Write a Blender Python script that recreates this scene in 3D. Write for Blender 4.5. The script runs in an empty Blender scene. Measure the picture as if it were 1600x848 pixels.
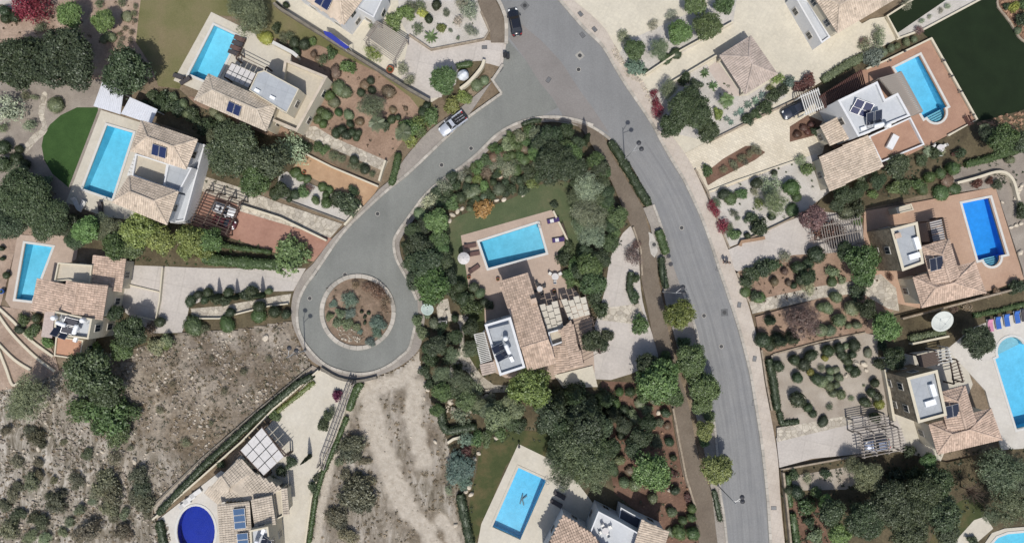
import bpy, bmesh, math, random
import numpy as np
from mathutils import Vector, Matrix, noise
from mathutils.geometry import tessellate_polygon

# ---------------------------------------------------------------- camera, sky, sun, exposure
S = 0.1            # metres on the ground for one photo pixel
CAMH = 100.0       # drone height
sc = bpy.context.scene
cam_d = bpy.data.cameras.new('camera'); cam = bpy.data.objects.new('camera', cam_d)
sc.collection.objects.link(cam); cam.location = (0, 0, CAMH)
cam_d.sensor_fit = 'HORIZONTAL'; cam_d.angle = 2*math.atan(80.0/CAMH)
cam_d.clip_start = 0.5; cam_d.clip_end = 5000
sc.camera = cam
SUN_EL = math.radians(58); SUN_AZ = math.radians(180 - 3)      # sun stands to the south (bottom of the picture)
w = bpy.data.worlds.new('World'); sc.world = w; w.use_nodes = True
wn = w.node_tree.nodes; wl = w.node_tree.links
bg = wn['Background']; sky = wn.new('ShaderNodeTexSky'); sky.sky_type = 'NISHITA'; sky.sun_disc = False
sky.sun_elevation = SUN_EL; sky.sun_rotation = SUN_AZ; sky.dust_density = 2.0
wl.new(sky.outputs[0], bg.inputs[0]); bg.inputs[1].default_value = 0.12
sd = bpy.data.lights.new('sun', 'SUN'); sd.energy = 3.85; sd.angle = math.radians(0.9); sd.color = (1, 0.968, 0.912)
so = bpy.data.objects.new('sun', sd); sc.collection.objects.link(so); so.location = (0, -60, 120)
sdir = Vector((math.sin(SUN_AZ)*math.cos(SUN_EL), math.cos(SUN_AZ)*math.cos(SUN_EL), math.sin(SUN_EL)))
so.rotation_euler = sdir.to_track_quat('Z', 'Y').to_euler()
sc.view_settings.view_transform = 'Standard'; sc.view_settings.look = 'None'
sc.view_settings.exposure = -0.01; sc.view_settings.gamma = 1.0
sc.cycles.max_bounces = 6; sc.cycles.transparent_max_bounces = 6; sc.cycles.diffuse_bounces = 3
# ---------------------------------------------------------------- helpers
COL = sc.collection
R = random.Random(7)
def P(px, py, z=0.0):
    """point at height z that stands under photo pixel px, py"""
    k = S*(1 - z/CAMH)
    return Vector(((px-800)*k, (424-py)*k, z))
def PX(v):
    k = S*(1 - v.z/CAMH)
    return (v.x/k + 800, 424 - v.y/k)
def lin(c):
    c /= 255.0
    return c/12.92 if c <= 0.04045 else ((c+0.055)/1.055)**2.4
def A(r, g, b, k=1.0):
    """base colour of a thing that shows r,g,b in full sun"""
    return tuple(min(0.85, lin(x)/1.28*k) for x in (r, g, b))

def link(o):
    COL.objects.link(o); return o
def par(ch, pa):
    ch.parent = pa; ch.matrix_parent_inverse = pa.matrix_basis.inverted(); return ch
REG = []
def T(o, label, cat, group=None, at=None, far=None):
    o['label'] = label; o['category'] = cat
    if group: o['group'] = group
    REG.append((o, label, at))
    return o
def empty(name, loc):
    o = bpy.data.objects.new(name, None); o.empty_display_size = 0.3; o.location = loc
    return link(o)
def mesh(name, verts, faces, mat, smooth=False):
    me = bpy.data.meshes.new(name); me.from_pydata([tuple(v) for v in verts], [], faces)
    if mat: me.materials.append(mat)
    if smooth: me.polygons.foreach_set('use_smooth', [True]*len(me.polygons))
    me.update(); return me
def ob(name, me, parent=None):
    o = bpy.data.objects.new(name, me); link(o)
    if parent is not None: par(o, parent)
    return o
def fixn(me):
    bm = bmesh.new(); bm.from_mesh(me); bmesh.ops.recalc_face_normals(bm, faces=bm.faces); bm.to_mesh(me); bm.free(); return me

# ---- materials
MATS = {}
def newmat(name):
    m = bpy.data.materials.new(name); m.use_nodes = True
    nt = m.node_tree; b = nt.nodes['Principled BSDF']
    return m, nt, nt.nodes, nt.links, b
def ramp(nodes, stops):
    r = nodes.new('ShaderNodeValToRGB'); e = r.color_ramp.elements
    while len(e) < len(stops): e.new(0.5)
    for el, (p, c) in zip(e, stops):
        el.position = p; el.color = (*c, 1)
    return r
def nz(nodes, links, vec, scale, detail=5, rough=0.6, dist=0.0):
    n = nodes.new('ShaderNodeTexNoise'); n.inputs['Scale'].default_value = scale
    n.inputs['Detail'].default_value = detail; n.inputs['Roughness'].default_value = rough
    n.inputs['Distortion'].default_value = dist
    links.new(vec, n.inputs['Vector']); return n
def mul(nodes, links, a, b, blend='MULTIPLY', fac=1.0):
    m = nodes.new('ShaderNodeMix'); m.data_type = 'RGBA'; m.blend_type = blend; m.inputs[0].default_value = fac
    links.new(a, m.inputs[6]); links.new(b, m.inputs[7]); return m.outputs[2]
def surf(name, stops, scale=0.15, fine=3.0, famp=0.25, rough=0.9, bump=0.3, spec=0.2, obj=False, stretch=None, kind=None, ks=1.0, kang=0.0, joint=(0.55, 0.55, 0.55), streak=None):
    """patchy colour (stops over a large noise) times fine speckle; kind adds joints: crazy / brick / slab"""
    if name in MATS: return MATS[name]
    m, nt, N, L, b = newmat(name)
    if obj:
        tc = N.new('ShaderNodeTexCoord'); vec = tc.outputs['Object']
    else:
        g = N.new('ShaderNodeNewGeometry'); vec = g.outputs['Position']
    if stretch:
        mp = N.new('ShaderNodeMapping'); mp.inputs['Scale'].default_value = stretch[0]; mp.inputs['Rotation'].default_value = (0, 0, stretch[1])
        L.new(vec, mp.inputs['Vector']); v2 = mp.outputs[0]
    else: v2 = vec
    n1 = nz(N, L, v2, scale, 7, 0.62); r1 = ramp(N, stops); L.new(n1.outputs[0], r1.inputs[0])
    n2 = nz(N, L, vec, fine, 6, 0.7)
    r2 = ramp(N, [(0.25, (1-famp,)*3), (0.75, (1+famp*0.6,)*3)]); L.new(n2.outputs[0], r2.inputs[0])
    col = mul(N, L, r1.outputs[0], r2.outputs[0])
    h = n2.outputs[0]
    if kind:
        mp = N.new('ShaderNodeMapping'); mp.inputs['Rotation'].default_value = (0, 0, kang); L.new(vec, mp.inputs['Vector'])
        if kind == 'crazy':
            vo = N.new('ShaderNodeTexVoronoi'); vo.feature = 'DISTANCE_TO_EDGE'; vo.inputs['Scale'].default_value = ks; L.new(mp.outputs[0], vo.inputs['Vector'])
            rj = ramp(N, [(0.0, joint), (0.07, (1, 1, 1))]); L.new(vo.outputs['Distance'], rj.inputs[0])
            vc = N.new('ShaderNodeTexVoronoi'); vc.inputs['Scale'].default_value = ks; L.new(mp.outputs[0], vc.inputs['Vector'])
            bw = N.new('ShaderNodeRGBToBW'); L.new(vc.outputs['Color'], bw.inputs[0])
            rc = ramp(N, [(0.2, (0.78, 0.76, 0.74)), (0.8, (1.12, 1.1, 1.06))]); L.new(bw.outputs[0], rc.inputs[0])
            col = mul(N, L, col, rj.outputs[0]); col = mul(N, L, col, rc.outputs[0])
        else:
            br = N.new('ShaderNodeTexBrick'); br.inputs['Scale'].default_value = ks
            lo_, hi_ = (.965, 1.03) if kind == 'slab' else (.9, 1.07); br.inputs['Color1'].default_value = (lo_, lo_, lo_, 1); br.inputs['Color2'].default_value = (hi_, hi_, hi_*.99, 1)
            br.inputs['Mortar'].default_value = (*joint, 1); br.inputs['Mortar Size'].default_value = 0.012 if kind == 'slab' else 0.03
            br.inputs['Brick Width'].default_value = 0.5; br.inputs['Row Height'].default_value = 0.5 if kind == 'slab' else 0.25
            if kind == 'slab': br.offset = 0.0
            L.new(mp.outputs[0], br.inputs['Vector']); col = mul(N, L, col, br.outputs[0])
    if streak:
        mp = N.new('ShaderNodeMapping'); mp.inputs['Scale'].default_value = (1, streak[0], 1); mp.inputs['Rotation'].default_value = (0, 0, streak[1]); L.new(vec, mp.inputs['Vector'])
        n3 = nz(N, L, mp.outputs[0], 0.5, 4); r3 = ramp(N, [(0.3, (1-streak[2],)*3), (0.7, (1+streak[2],)*3)]); L.new(n3.outputs[0], r3.inputs[0]); col = mul(N, L, col, r3.outputs[0])
    L.new(col, b.inputs['Base Color']); b.inputs['Roughness'].default_value = rough; b.inputs['Specular IOR Level'].default_value = spec
    if bump:
        bp = N.new('ShaderNodeBump'); bp.inputs['Strength'].default_value = bump; bp.inputs['Distance'].default_value = 0.08
        L.new(h, bp.inputs['Height']); L.new(bp.outputs[0], b.inputs['Normal'])
    MATS[name] = m; return m
def two(name, c, d=0.12, **k):
    """c with soft lighter and darker patches"""
    lo = tuple(x*(1-d) for x in c); hi = tuple(min(.9, x*(1+d)) for x in c)
    return surf(name, [(0.32, lo), (0.68, hi)], **k)
def plain(name, c, rough=0.5, metal=0.0, spec=0.5, coat=0.0):
    if name in MATS: return MATS[name]
    m, nt, N, L, b = newmat(name)
    tc = N.new('ShaderNodeTexCoord'); n = nz(N, L, tc.outputs['Object'], 2.5, 5)
    r = ramp(N, [(0.3, tuple(x*0.9 for x in c)), (0.7, tuple(min(.95, x*1.08) for x in c))]); L.new(n.outputs[0], r.inputs[0]); L.new(r.outputs[0], b.inputs['Base Color'])
    b.inputs['Roughness'].default_value = rough; b.inputs['Metallic'].default_value = metal; b.inputs['Specular IOR Level'].default_value = spec
    b.inputs['Coat Weight'].default_value = coat
    MATS[name] = m; return m
def tilemat(name, c, var=0.3):
    if name in MATS: return MATS[name]
    m, nt, N, L, b = newmat(name)
    g = N.new('ShaderNodeNewGeometry')
    r = ramp(N, [(0.0, tuple(x*.68 for x in c)), (0.035, tuple(x*(1-var) for x in c)), (0.5, c), (0.96, tuple(min(.9, x*(1+var*0.8)) for x in c)), (1.0, tuple(min(.9, x*1.22) for x in c))]); L.new(g.outputs['Random Per Island'], r.inputs[0])
    n = nz(N, L, g.outputs['Position'], 0.6, 6, 0.65); r2 = ramp(N, [(0.3, (0.74, 0.73, 0.71)), (0.68, (1.08, 1.06, 1.04))]); L.new(n.outputs[0], r2.inputs[0])
    L.new(mul(N, L, r.outputs[0], r2.outputs[0]), b.inputs['Base Color']); b.inputs['Roughness'].default_value = 0.9; b.inputs['Specular IOR Level'].default_value = 0.2
    MATS[name] = m; return m
def foliage():
    m, nt, N, L, b = newmat('foliage')
    at = N.new('ShaderNodeAttribute'); at.attribute_name = 'tone'
    oi = N.new('ShaderNodeObjectInfo')
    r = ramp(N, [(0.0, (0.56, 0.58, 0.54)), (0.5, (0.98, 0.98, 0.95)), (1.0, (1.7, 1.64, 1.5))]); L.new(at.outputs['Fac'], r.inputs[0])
    c = mul(N, L, r.outputs[0], oi.outputs['Color'])
    nt.nodes.remove(b)
    d = N.new('ShaderNodeBsdfDiffuse'); t = N.new('ShaderNodeBsdfTranslucent'); mx = N.new('ShaderNodeMixShader'); mx.inputs[0].default_value = 0.34
    gl = N.new('ShaderNodeBsdfGlossy'); gl.inputs['Roughness'].default_value = 0.45; gl.inputs['Color'].default_value = (.8, .85, .8, 1); m2 = N.new('ShaderNodeMixShader'); m2.inputs[0].default_value = 0.03
    L.new(c, d.inputs[0]); L.new(c, t.inputs[0]); L.new(d.outputs[0], mx.inputs[1]); L.new(t.outputs[0], mx.inputs[2])
    L.new(mx.outputs[0], m2.inputs[1]); L.new(gl.outputs[0], m2.inputs[2])
    L.new(m2.outputs[0], N['Material Output'].inputs[0])
    return m
FOL = foliage()
BARK = surf('bark', [(0.3, (0.07, 0.05, 0.035)), (0.7, (0.16, 0.12, 0.09))], scale=3, fine=14, famp=.4, obj=True)
def watermat(name, tint):
    m, nt, N, L, b = newmat(name); nt.nodes.remove(b)
    tr = N.new('ShaderNodeBsdfTransparent'); tr.inputs[0].default_value = (*tint, 1)
    gl = N.new('ShaderNodeBsdfGlossy'); gl.inputs['Roughness'].default_value = 0.03
    fr = N.new('ShaderNodeFresnel'); fr.inputs[0].default_value = 1.33
    g = N.new('ShaderNodeNewGeometry'); n = nz(N, L, g.outputs['Position'], 1.3, 4); bp = N.new('ShaderNodeBump'); bp.inputs['Strength'].default_value = 0.25; bp.inputs['Distance'].default_value = 0.05
    L.new(n.outputs[0], bp.inputs['Height']); L.new(bp.outputs[0], gl.inputs['Normal']); L.new(bp.outputs[0], fr.inputs['Normal'])
    mx = N.new('ShaderNodeMixShader'); L.new(fr.outputs[0], mx.inputs[0]); L.new(tr.outputs[0], mx.inputs[1]); L.new(gl.outputs[0], mx.inputs[2])
    L.new(mx.outputs[0], N['Material Output'].inputs[0]); return m
WATER = watermat('pool_water', (0.97, 0.99, 1.0))
def depth_tint(m):
    """deeper water takes out more red and green: tint = exp(-absorption x depth)"""
    N, L = m.node_tree.nodes, m.node_tree.links; tr = next(n for n in N if n.type == 'BSDF_TRANSPARENT'); at = N.new('ShaderNodeAttribute'); at.attribute_name = 'depth'
    r = ramp(N, [(0.0, (.97, .99, 1.0)), (1.0, (math.exp(-.5), math.exp(-.13), math.exp(-.05)))]); mm = N.new('ShaderNodeMath'); mm.operation = 'MULTIPLY'; mm.inputs[1].default_value = .5; L.new(at.outputs['Fac'], mm.inputs[0]); L.new(mm.outputs[0], r.inputs[0]); L.new(r.outputs[0], tr.inputs[0])
depth_tint(WATER)

# ---- geometry
def cat_rom(pts, n=5, closed=False):
    out = []; m = len(pts)
    for i in range(m if closed else m-1):
        if closed: p0, p1, p2, p3 = pts[i-1], pts[i], pts[(i+1) % m], pts[(i+2) % m]
        else: p0, p1, p2, p3 = pts[max(i-1, 0)], pts[i], pts[i+1], pts[min(i+2, m-1)]
        for j in range(n):
            t = j/n
            out.append(tuple(0.5*((2*b)+(c-a)*t+(2*a-5*b+4*c-d)*t*t+(3*b-a-3*c+d)*t**3) for a, b, c, d in zip(p0, p1, p2, p3)))
    if not closed: out.append(tuple(pts[-1]))
    return out
def inside(x, y, poly):
    c = False; j = len(poly)-1
    for i in range(len(poly)):
        xi, yi = poly[i][0], poly[i][1]; xj, yj = poly[j][0], poly[j][1]
        if (yi > y) != (yj > y) and x < (xj-xi)*(y-yi)/(yj-yi)+xi: c = not c
        j = i
    return c
def area2(p): return sum(p[i-1][0]*p[i][1]-p[i][0]*p[i-1][1] for i in range(len(p)))
def offset_poly(pts, d):
    """shrink a 2D polygon (list of Vectors) by d"""
    sgn = 1 if area2(pts) > 0 else -1; n = len(pts); out = []
    for i in range(n):
        a, b, c = (Vector(q[:2]) for q in (pts[i-1], pts[i], pts[(i+1) % n]))
        e1 = (b-a).normalized(); e2 = (c-b).normalized()
        n1 = Vector((-e1.y, e1.x))*sgn; n2 = Vector((-e2.y, e2.x))*sgn
        k = (n1+n2); k = k/max(0.25, k.dot(n1)) if k.length > 1e-6 else n1
        out.append(b+k*d)
    return out
POOLS = []; ZONES = []
def zone(name, pts, mat, smooth=0, up=None, holes=True, wob=0.0):
    """a sheet of the setting in painter's order, each 4 mm above the one before, with a skirt to the ground"""
    if smooth: pts = cat_rom(pts, smooth, True)
    if wob:
        q = []
        for i in range(len(pts)):
            a, b = pts[i], pts[(i+1) % len(pts)]; n = max(1, int(math.dist(a, b)/5))
            for j in range(n): q.append((a[0]+(b[0]-a[0])*j/n, a[1]+(b[1]-a[1])*j/n))
        pts = [(x+noise.noise(Vector((x*.09, y*.09, 3.1)))*wob*1.3+R.uniform(-.3, .3)*wob, y+noise.noise(Vector((x*.09, y*.09, 9.7)))*wob*1.3+R.uniform(-.3, .3)*wob) for x, y in pts]
    z = 0.03+0.004*len(ZONES) if up is None else up
    if up is not None:
        pass
    outer = [P(x, y, z) for x, y in pts]; loops = [outer]
    for pl in POOLS:
        n_in = sum(inside(x, y, pts) for x, y in pl)
        if n_in == len(pl): loops.append([P(x, y, z) for x, y in pl])
        elif n_in: print('WARN pool partly in zone', name, n_in, len(pl))
    tris = tessellate_polygon(loops); V = [v for l in loops for v in l]; F = [list(t) for t in tris]
    F = [f if (V[f[1]]-V[f[0]]).cross(V[f[2]]-V[f[0]]).z > 0 else f[::-1] for f in F]
    n0 = len(V)
    for l in loops:
        s = len(V); V += [Vector((v.x, v.y, -0.03)) for v in l]; k = V.index(l[0]) if False else None
    # skirts
    base = 0; sk = n0
    for l in loops:
        n = len(l)
        for i in range(n): j = (i+1) % n; F.append([base+i, base+j, sk+j, sk+i])
        base += n; sk += n
    o = ob(name, mesh(name, V, F, mat)); o['kind'] = 'structure'
    ZONES.append((pts, z)); return o
def gz(px, py):
    z = 0.0
    for pts, zz in ZONES:
        if zz > z and inside(px, py, pts): z = zz
    if TERRAIN and inside(px, py, TERRAIN): 
        v = P(px, py, 0); z = max(z, terr_h(v.x, v.y))
    return z
TERRAIN = None
def ribbon(pts, wl, wr, z0, z1, closed=False):
    """box section along a polyline of world xy points"""
    n = len(pts); V = []; F = []; P2 = [Vector(p[:2]) for p in pts]
    for i in range(n):
        a = P2[i-1] if closed else P2[max(i-1, 0)]; c = P2[(i+1) % n] if closed else P2[min(i+1, n-1)]; e = (c-a).normalized(); nn = Vector((-e.y, e.x))
        l = P2[i]+nn*wl; r = P2[i]-nn*wr
        V += [(l.x, l.y, z0), (l.x, l.y, z1), (r.x, r.y, z1), (r.x, r.y, z0)]
    for i in range(n if closed else n-1):
        k = i*4; k2 = (k+4) % (4*n)
        for a, b in ((0, 1), (1, 2), (2, 3)): F.append([k+a, k+b, k2+b, k2+a])
    if closed: return V, F
    F.append([0, 3, 2, 1]); k = (n-1)*4; F.append([k, k+1, k+2, k+3])
    return V, F
def wall(pts, wpx, h, mat, label, cat='wall', name='garden_wall', z0=None, smooth=0, group=None, cap=None, level=False):
    if smooth: pts = cat_rom(pts, smooth)
    zb = z0 if z0 is not None else min(gz(*p) for p in pts)
    V, F = ribbon([P(x, y, 0) for x, y in pts], wpx*S/2, wpx*S/2, max(0, zb-0.02), zb+h)
    me = fixn(mesh(name, V, F, mat))
    mid = pts[len(pts)//2]
    if cap:
        c = P(mid[0], mid[1], zb); root = empty(name, c); ob('wall_body', me, root)
        V, F = ribbon([P(x, y, 0) for x, y in pts], wpx*S/2+.06, wpx*S/2+.06, zb+h+.002, zb+h+.07)
        ob('coping', fixn(mesh('coping', V, F, cap)), root); o = root
    else: o = ob(name, me)
    o['kind'] = 'thing'; return T(o, label, cat, group, at=mid)
_CUBE = {}
def cube(mat):
    k = mat.name
    if k not in _CUBE:
        _CUBE[k] = mesh('box_'+k, [(x, y, z) for x in (-.5, .5) for y in (-.5, .5) for z in (-.5, .5)],
            [(0, 1, 3, 2), (4, 6, 7, 5), (0, 4, 5, 1), (2, 3, 7, 6), (0, 2, 6, 4), (1, 5, 7, 3)], mat)
    return _CUBE[k]
def boxo(name, c, dim, rz, mat, parent=None, tilt=0.0, tx=0.0):
    o = bpy.data.objects.new(name, cube(mat)); link(o); o.location = c; o.rotation_euler = (tx, tilt, rz); o.scale = dim
    if parent is not None: par(o, parent)
    return o
def bar(name, a, b, wd, ht, mat, parent=None):
    a = Vector(a); b = Vector(b); d = b-a; o = bpy.data.objects.new(name, cube(mat)); link(o)
    o.location = (a+b)/2; o.rotation_mode = 'QUATERNION'
    x = d.normalized(); y = Vector((0, 0, 1)).cross(x); y = y.normalized() if y.length > 1e-4 else Vector((0, 1, 0)); zz = x.cross(y)
    o.rotation_quaternion = Matrix((x, y, zz)).transposed().to_quaternion(); o.scale = (d.length, wd, ht)
    if parent is not None: par(o, parent)
    return o
def lathe(prof, n=16, c=(0, 0, 0)):
    V = []; F = []
    for r, z in prof:
        for i in range(n): a = 2*math.pi*i/n; V.append((c[0]+r*math.cos(a), c[1]+r*math.sin(a), c[2]+z))
    for k in range(len(prof)-1):
        for i in range(n): j = (i+1) % n; F.append([k*n+i, k*n+j, (k+1)*n+j, (k+1)*n+i])
    F.append(list(range(n))[::-1]); F.append([(len(prof)-1)*n+i for i in range(n)])
    return V, F
def prism(pts, z0, z1):
    n = len(pts); V = [(p[0], p[1], z0) for p in pts]+[(p[0], p[1], z1) for p in pts]
    F = [[i, (i+1) % n, n+(i+1) % n, n+i] for i in range(n)]+[list(range(n))[::-1], [n+i for i in range(n)]]
    return V, F
def joinVF(lst):
    V = []; F = []
    for v, f in lst:
        k = len(V); V += list(v); F += [[i+k for i in q] for q in f]
    return V, F
# ---------------------------------------------------------------- the setting: ground, roads, lots
def arc(cx, cy, r, a0, a1, n=10):
    return [(cx+r*math.cos(math.radians(a0+(a1-a0)*i/n)), cy+r*math.sin(math.radians(a0+(a1-a0)*i/n))) for i in range(n+1)]
def mixp(a, b, t): return (a[0]+(b[0]-a[0])*t, a[1]+(b[1]-a[1])*t)
def bulge(a, b, t0, t1, n=10, sgn=1, k=1.0):
    """a half-round bay on the side a -> b"""
    p, q = mixp(a, b, t0), mixp(a, b, t1); c = mixp(p, q, .5); u = ((q[0]-p[0])/2, (q[1]-p[1])/2); v = (u[1]*sgn, -u[0]*sgn); out = []
    for i in range(n+1):
        t = math.pi*i/n; out.append((c[0]-u[0]*math.cos(t)+v[0]*math.sin(t)*k, c[1]-u[1]*math.cos(t)+v[1]*math.sin(t)*k))
    return out
POOL = {
 'centre': [(749, 378), (840, 349), (853, 395), (763, 419)],
 'west': [(168, 196), (209, 208), (176, 311), (130, 295)],
 'northwest': [(335, 40), (373, 58), (335, 133), (296, 116)],
 'southwest': [(40, 380), (83, 386), (51, 470), (25, 467)],
 'oval': [(307+30*math.cos(a*math.pi/14), 829+40*math.sin(a*math.pi/14)) for a in range(28)],
 'south': [(810, 729), (854, 749), (813, 842), (769, 822)],
 'northeast': [(1396, 107), (1436, 87), (1479, 167)]+bulge((1479, 167), (1442, 186), .12, .88, 10, 1)+[(1442, 186)],
 'east': [(1501, 318), (1545, 309), (1571, 397)]+bulge((1571, 397), (1526, 407), .22, .82, 10, 1)+[(1526, 407)],
 'southeast': [(1552, 560)]+bulge((1552, 560), (1600, 537), .12, .98, 10, 1, .95)+[(1660, 540), (1670, 650), (1586, 670)],
 'corner': [(1546, 850), (1556, 838), (1572, 832), (1640, 826), (1650, 900), (1548, 900)],
}
for k in POOL: POOLS.append(POOL[k])

ASPH = surf('asphalt', [(0.3, A(130, 130, 129)), (0.7, A(148, 148, 147))], scale=0.05, fine=5, famp=.18, rough=.88, bump=.12, streak=(0.12, math.radians(62), .06))
ASPH2 = surf('old_asphalt', [(0.3, A(126, 127, 122)), (0.7, A(142, 143, 137))], scale=0.12, fine=5, famp=.2, bump=.12, streak=(0.15, math.radians(-40), .06))
ASPH3 = surf('brown_asphalt', [(0.3, A(134, 129, 125)), (0.7, A(147, 142, 138))], scale=0.2, fine=5, famp=.18, bump=.12)
PAVE = surf('pavement_slabs', [(0.3, A(190, 178, 165)), (0.7, A(206, 195, 183))], scale=0.3, fine=4, famp=.14, kind='slab', ks=.55, kang=math.radians(20), joint=(.86, .84, .82))
PAVE2 = surf('brown_brick_path', [(0.3, A(118, 106, 93)), (0.7, A(136, 124, 110))], scale=0.25, fine=4, famp=.14, kind='brick', ks=1.6, kang=math.radians(-60), joint=(.8, .8, .8))
PAVEG = surf('grey_pavement', [(0.3, A(150, 142, 134)), (0.7, A(172, 164, 154))], scale=0.3, fine=4, famp=.14, kind='brick', ks=1.6, kang=math.radians(40), joint=(.85, .85, .85))
KERBS = None
KERB = two('kerb_concrete', A(186, 180, 170), .1, scale=.6, fine=5, famp=.15)
SOIL = surf('soil', [(0.3, A(118, 98, 80)), (0.55, A(150, 126, 105)), (0.75, A(170, 148, 126))], scale=.25, fine=3.5, famp=.35, bump=.8)
REDSOIL = surf('red_soil', [(0.3, A(104, 80, 66)), (0.6, A(132, 104, 88)), (0.8, A(154, 128, 110))], scale=.3, fine=3.5, famp=.35, bump=.8)
TAN = surf('tan_soil', [(0.3, A(140, 116, 98)), (0.6, A(168, 142, 122)), (0.8, A(184, 160, 140))], scale=.25, fine=3.5, famp=.3, bump=.7)
PINKSOIL = surf('pale_soil', [(0.3, A(150, 128, 112)), (0.6, A(182, 160, 142)), (0.8, A(200, 182, 165))], scale=.3, fine=3, famp=.3, bump=.7)
DARKSOIL = surf('dark_soil', [(0.3, A(78, 70, 54)), (0.6, A(108, 98, 76)), (0.8, A(134, 118, 94))], scale=.3, fine=3, famp=.4, bump=.8)  # darker brown soil of the planted beds
GRAV = surf('white_gravel', [(0.3, A(188, 182, 172)), (0.7, A(214, 208, 200))], scale=.35, fine=7, famp=.28, bump=.5)
GRAV2 = surf('beige_gravel', [(0.3, A(160, 148, 134)), (0.7, A(192, 182, 168))], scale=.3, fine=7, famp=.25, bump=.5)
GRAV3 = surf('grey_gravel', [(0.3, A(138, 128, 118)), (0.7, A(172, 162, 150))], scale=.3, fine=7, famp=.28, bump=.5)
CONC = two('pale_concrete', A(198, 190, 182), .08, scale=.2, fine=3, famp=.17, bump=.1, kind='slab', ks=.12, kang=.2, joint=(.93, .93, .92))
CREAM = two('cream_paving', A(214, 206, 188), .07, scale=.2, fine=3, famp=.15, bump=.1, kind='slab', ks=.8, kang=math.radians(30), joint=(.92, .91, .9))
CREAM2 = surf('cream_pavers', [(0.35, A(214, 203, 182)), (0.65, A(228, 218, 198))], scale=.3, fine=3, famp=.12, bump=.1, kind='brick', ks=.75, kang=math.radians(28), joint=(.84, .82, .79))
ORANGE = surf('orange_concrete', [(0.3, A(172, 140, 110)), (0.7, A(194, 162, 130))], scale=.35, fine=2.5, famp=.15, bump=.1)
REDC = surf('red_concrete', [(0.3, A(156, 118, 102)), (0.7, A(182, 142, 124))], scale=.3, fine=2.5, famp=.15, bump=.1)
TERRA = surf('terracotta_tiles', [(0.3, A(166, 130, 110)), (0.7, A(184, 148, 126))], scale=.3, fine=3, famp=.1, bump=.1, kind='slab', ks=1.6, kang=math.radians(28), joint=(.85, .85, .85))
DECKP = surf('pink_deck_tiles', [(0.3, A(178, 158, 142)), (0.7, A(194, 174, 158))], scale=.25, fine=3, famp=.1, bump=.1, kind='slab', ks=1.5, kang=math.radians(14), joint=(.85, .85, .85))
DECKT = surf('tan_deck_tiles', [(0.3, A(178, 146, 124)), (0.7, A(194, 164, 142))], scale=.25, fine=3, famp=.1, bump=.1, kind='slab', ks=1.5, kang=math.radians(14), joint=(.85, .85, .85))
DECKC = surf('cream_deck', [(0.3, A(200, 192, 176)), (0.7, A(214, 207, 193))], scale=.25, fine=3, famp=.09, bump=.08, kind='slab', ks=1.0, kang=math.radians(28), joint=(.93, .92, .9))
DECKW = surf('white_deck', [(0.3, A(204, 198, 188)), (0.7, A(216, 211, 203))], scale=.25, fine=3, famp=.08, bump=.08, kind='slab', ks=1.0, kang=math.radians(14), joint=(.93, .92, .91))
CRAZY = surf('crazy_paving', [(0.3, A(186, 178, 164)), (0.7, A(208, 201, 188))], scale=.5, fine=4, famp=.15, bump=.2, kind='crazy', ks=1.5, joint=(.62, .6, .57))
LAWN = surf('lawn_green', [(0.3, A(56, 82, 42)), (0.7, A(70, 98, 52))], scale=.4, fine=9, famp=.35, bump=.5)
LAWND = surf('lawn_dark', [(0.3, A(28, 40, 22)), (0.7, A(35, 49, 28))], scale=.35, fine=9, famp=.3, bump=.4)
LAWNM = surf('lawn_mixed', [(0.25, A(76, 90, 62)), (0.5, A(92, 102, 72)), (0.72, A(116, 112, 86))], scale=.22, fine=8, famp=.3, bump=.5)
LAWNB = surf('lawn_dry', [(0.25, A(94, 98, 56)), (0.5, A(122, 118, 82)), (0.75, A(142, 126, 100))], scale=.12, fine=8, famp=.25, bump=.5)
LAWNS = surf('lawn_dull', [(0.25, A(60, 72, 42)), (0.5, A(78, 84, 52)), (0.75, A(116, 100, 72))], scale=.3, fine=8, famp=.3, bump=.5)  # duller green with brownish patches
WALLW = two('white_render', A(226, 226, 226), .04, scale=.4, fine=3, famp=.08, bump=.05)
WALLC = two('cream_render', A(216, 206, 184), .05, scale=.4, fine=3, famp=.1, bump=.05)
WALLS = surf('stone_wall', [(0.3, A(140, 126, 110)), (0.7, A(186, 172, 152))], scale=1.2, fine=4, famp=.3, bump=.6)
WALLG = surf('grey_stone_wall', [(0.3, A(112, 106, 96)), (0.7, A(150, 142, 130))], scale=1.2, fine=4, famp=.3, bump=.6)

# ground sheet that runs to the horizon, open where the pools are sunk
outer = [Vector((-1500, -1500, 0)), Vector((1500, -1500, 0)), Vector((1500, 1500, 0)), Vector((-1500, 1500, 0))]
loops = [outer]+[[P(x, y, 0) for x, y in pl] for pl in POOLS]
Vg = [v for l in loops for v in l]; Fg = []
for t in tessellate_polygon(loops):
    Fg.append(list(t) if (Vg[t[1]]-Vg[t[0]]).cross(Vg[t[2]]-Vg[t[0]]).z > 0 else list(t)[::-1])
GROUNDM = surf('ground_earth', [(0.3, A(104, 90, 72)), (0.55, A(140, 124, 104)), (0.75, A(168, 152, 132))], scale=.2, fine=3, famp=.35, bump=.8)
o = ob('ground', mesh('ground', Vg, Fg, GROUNDM)); o['kind'] = 'structure'

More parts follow.
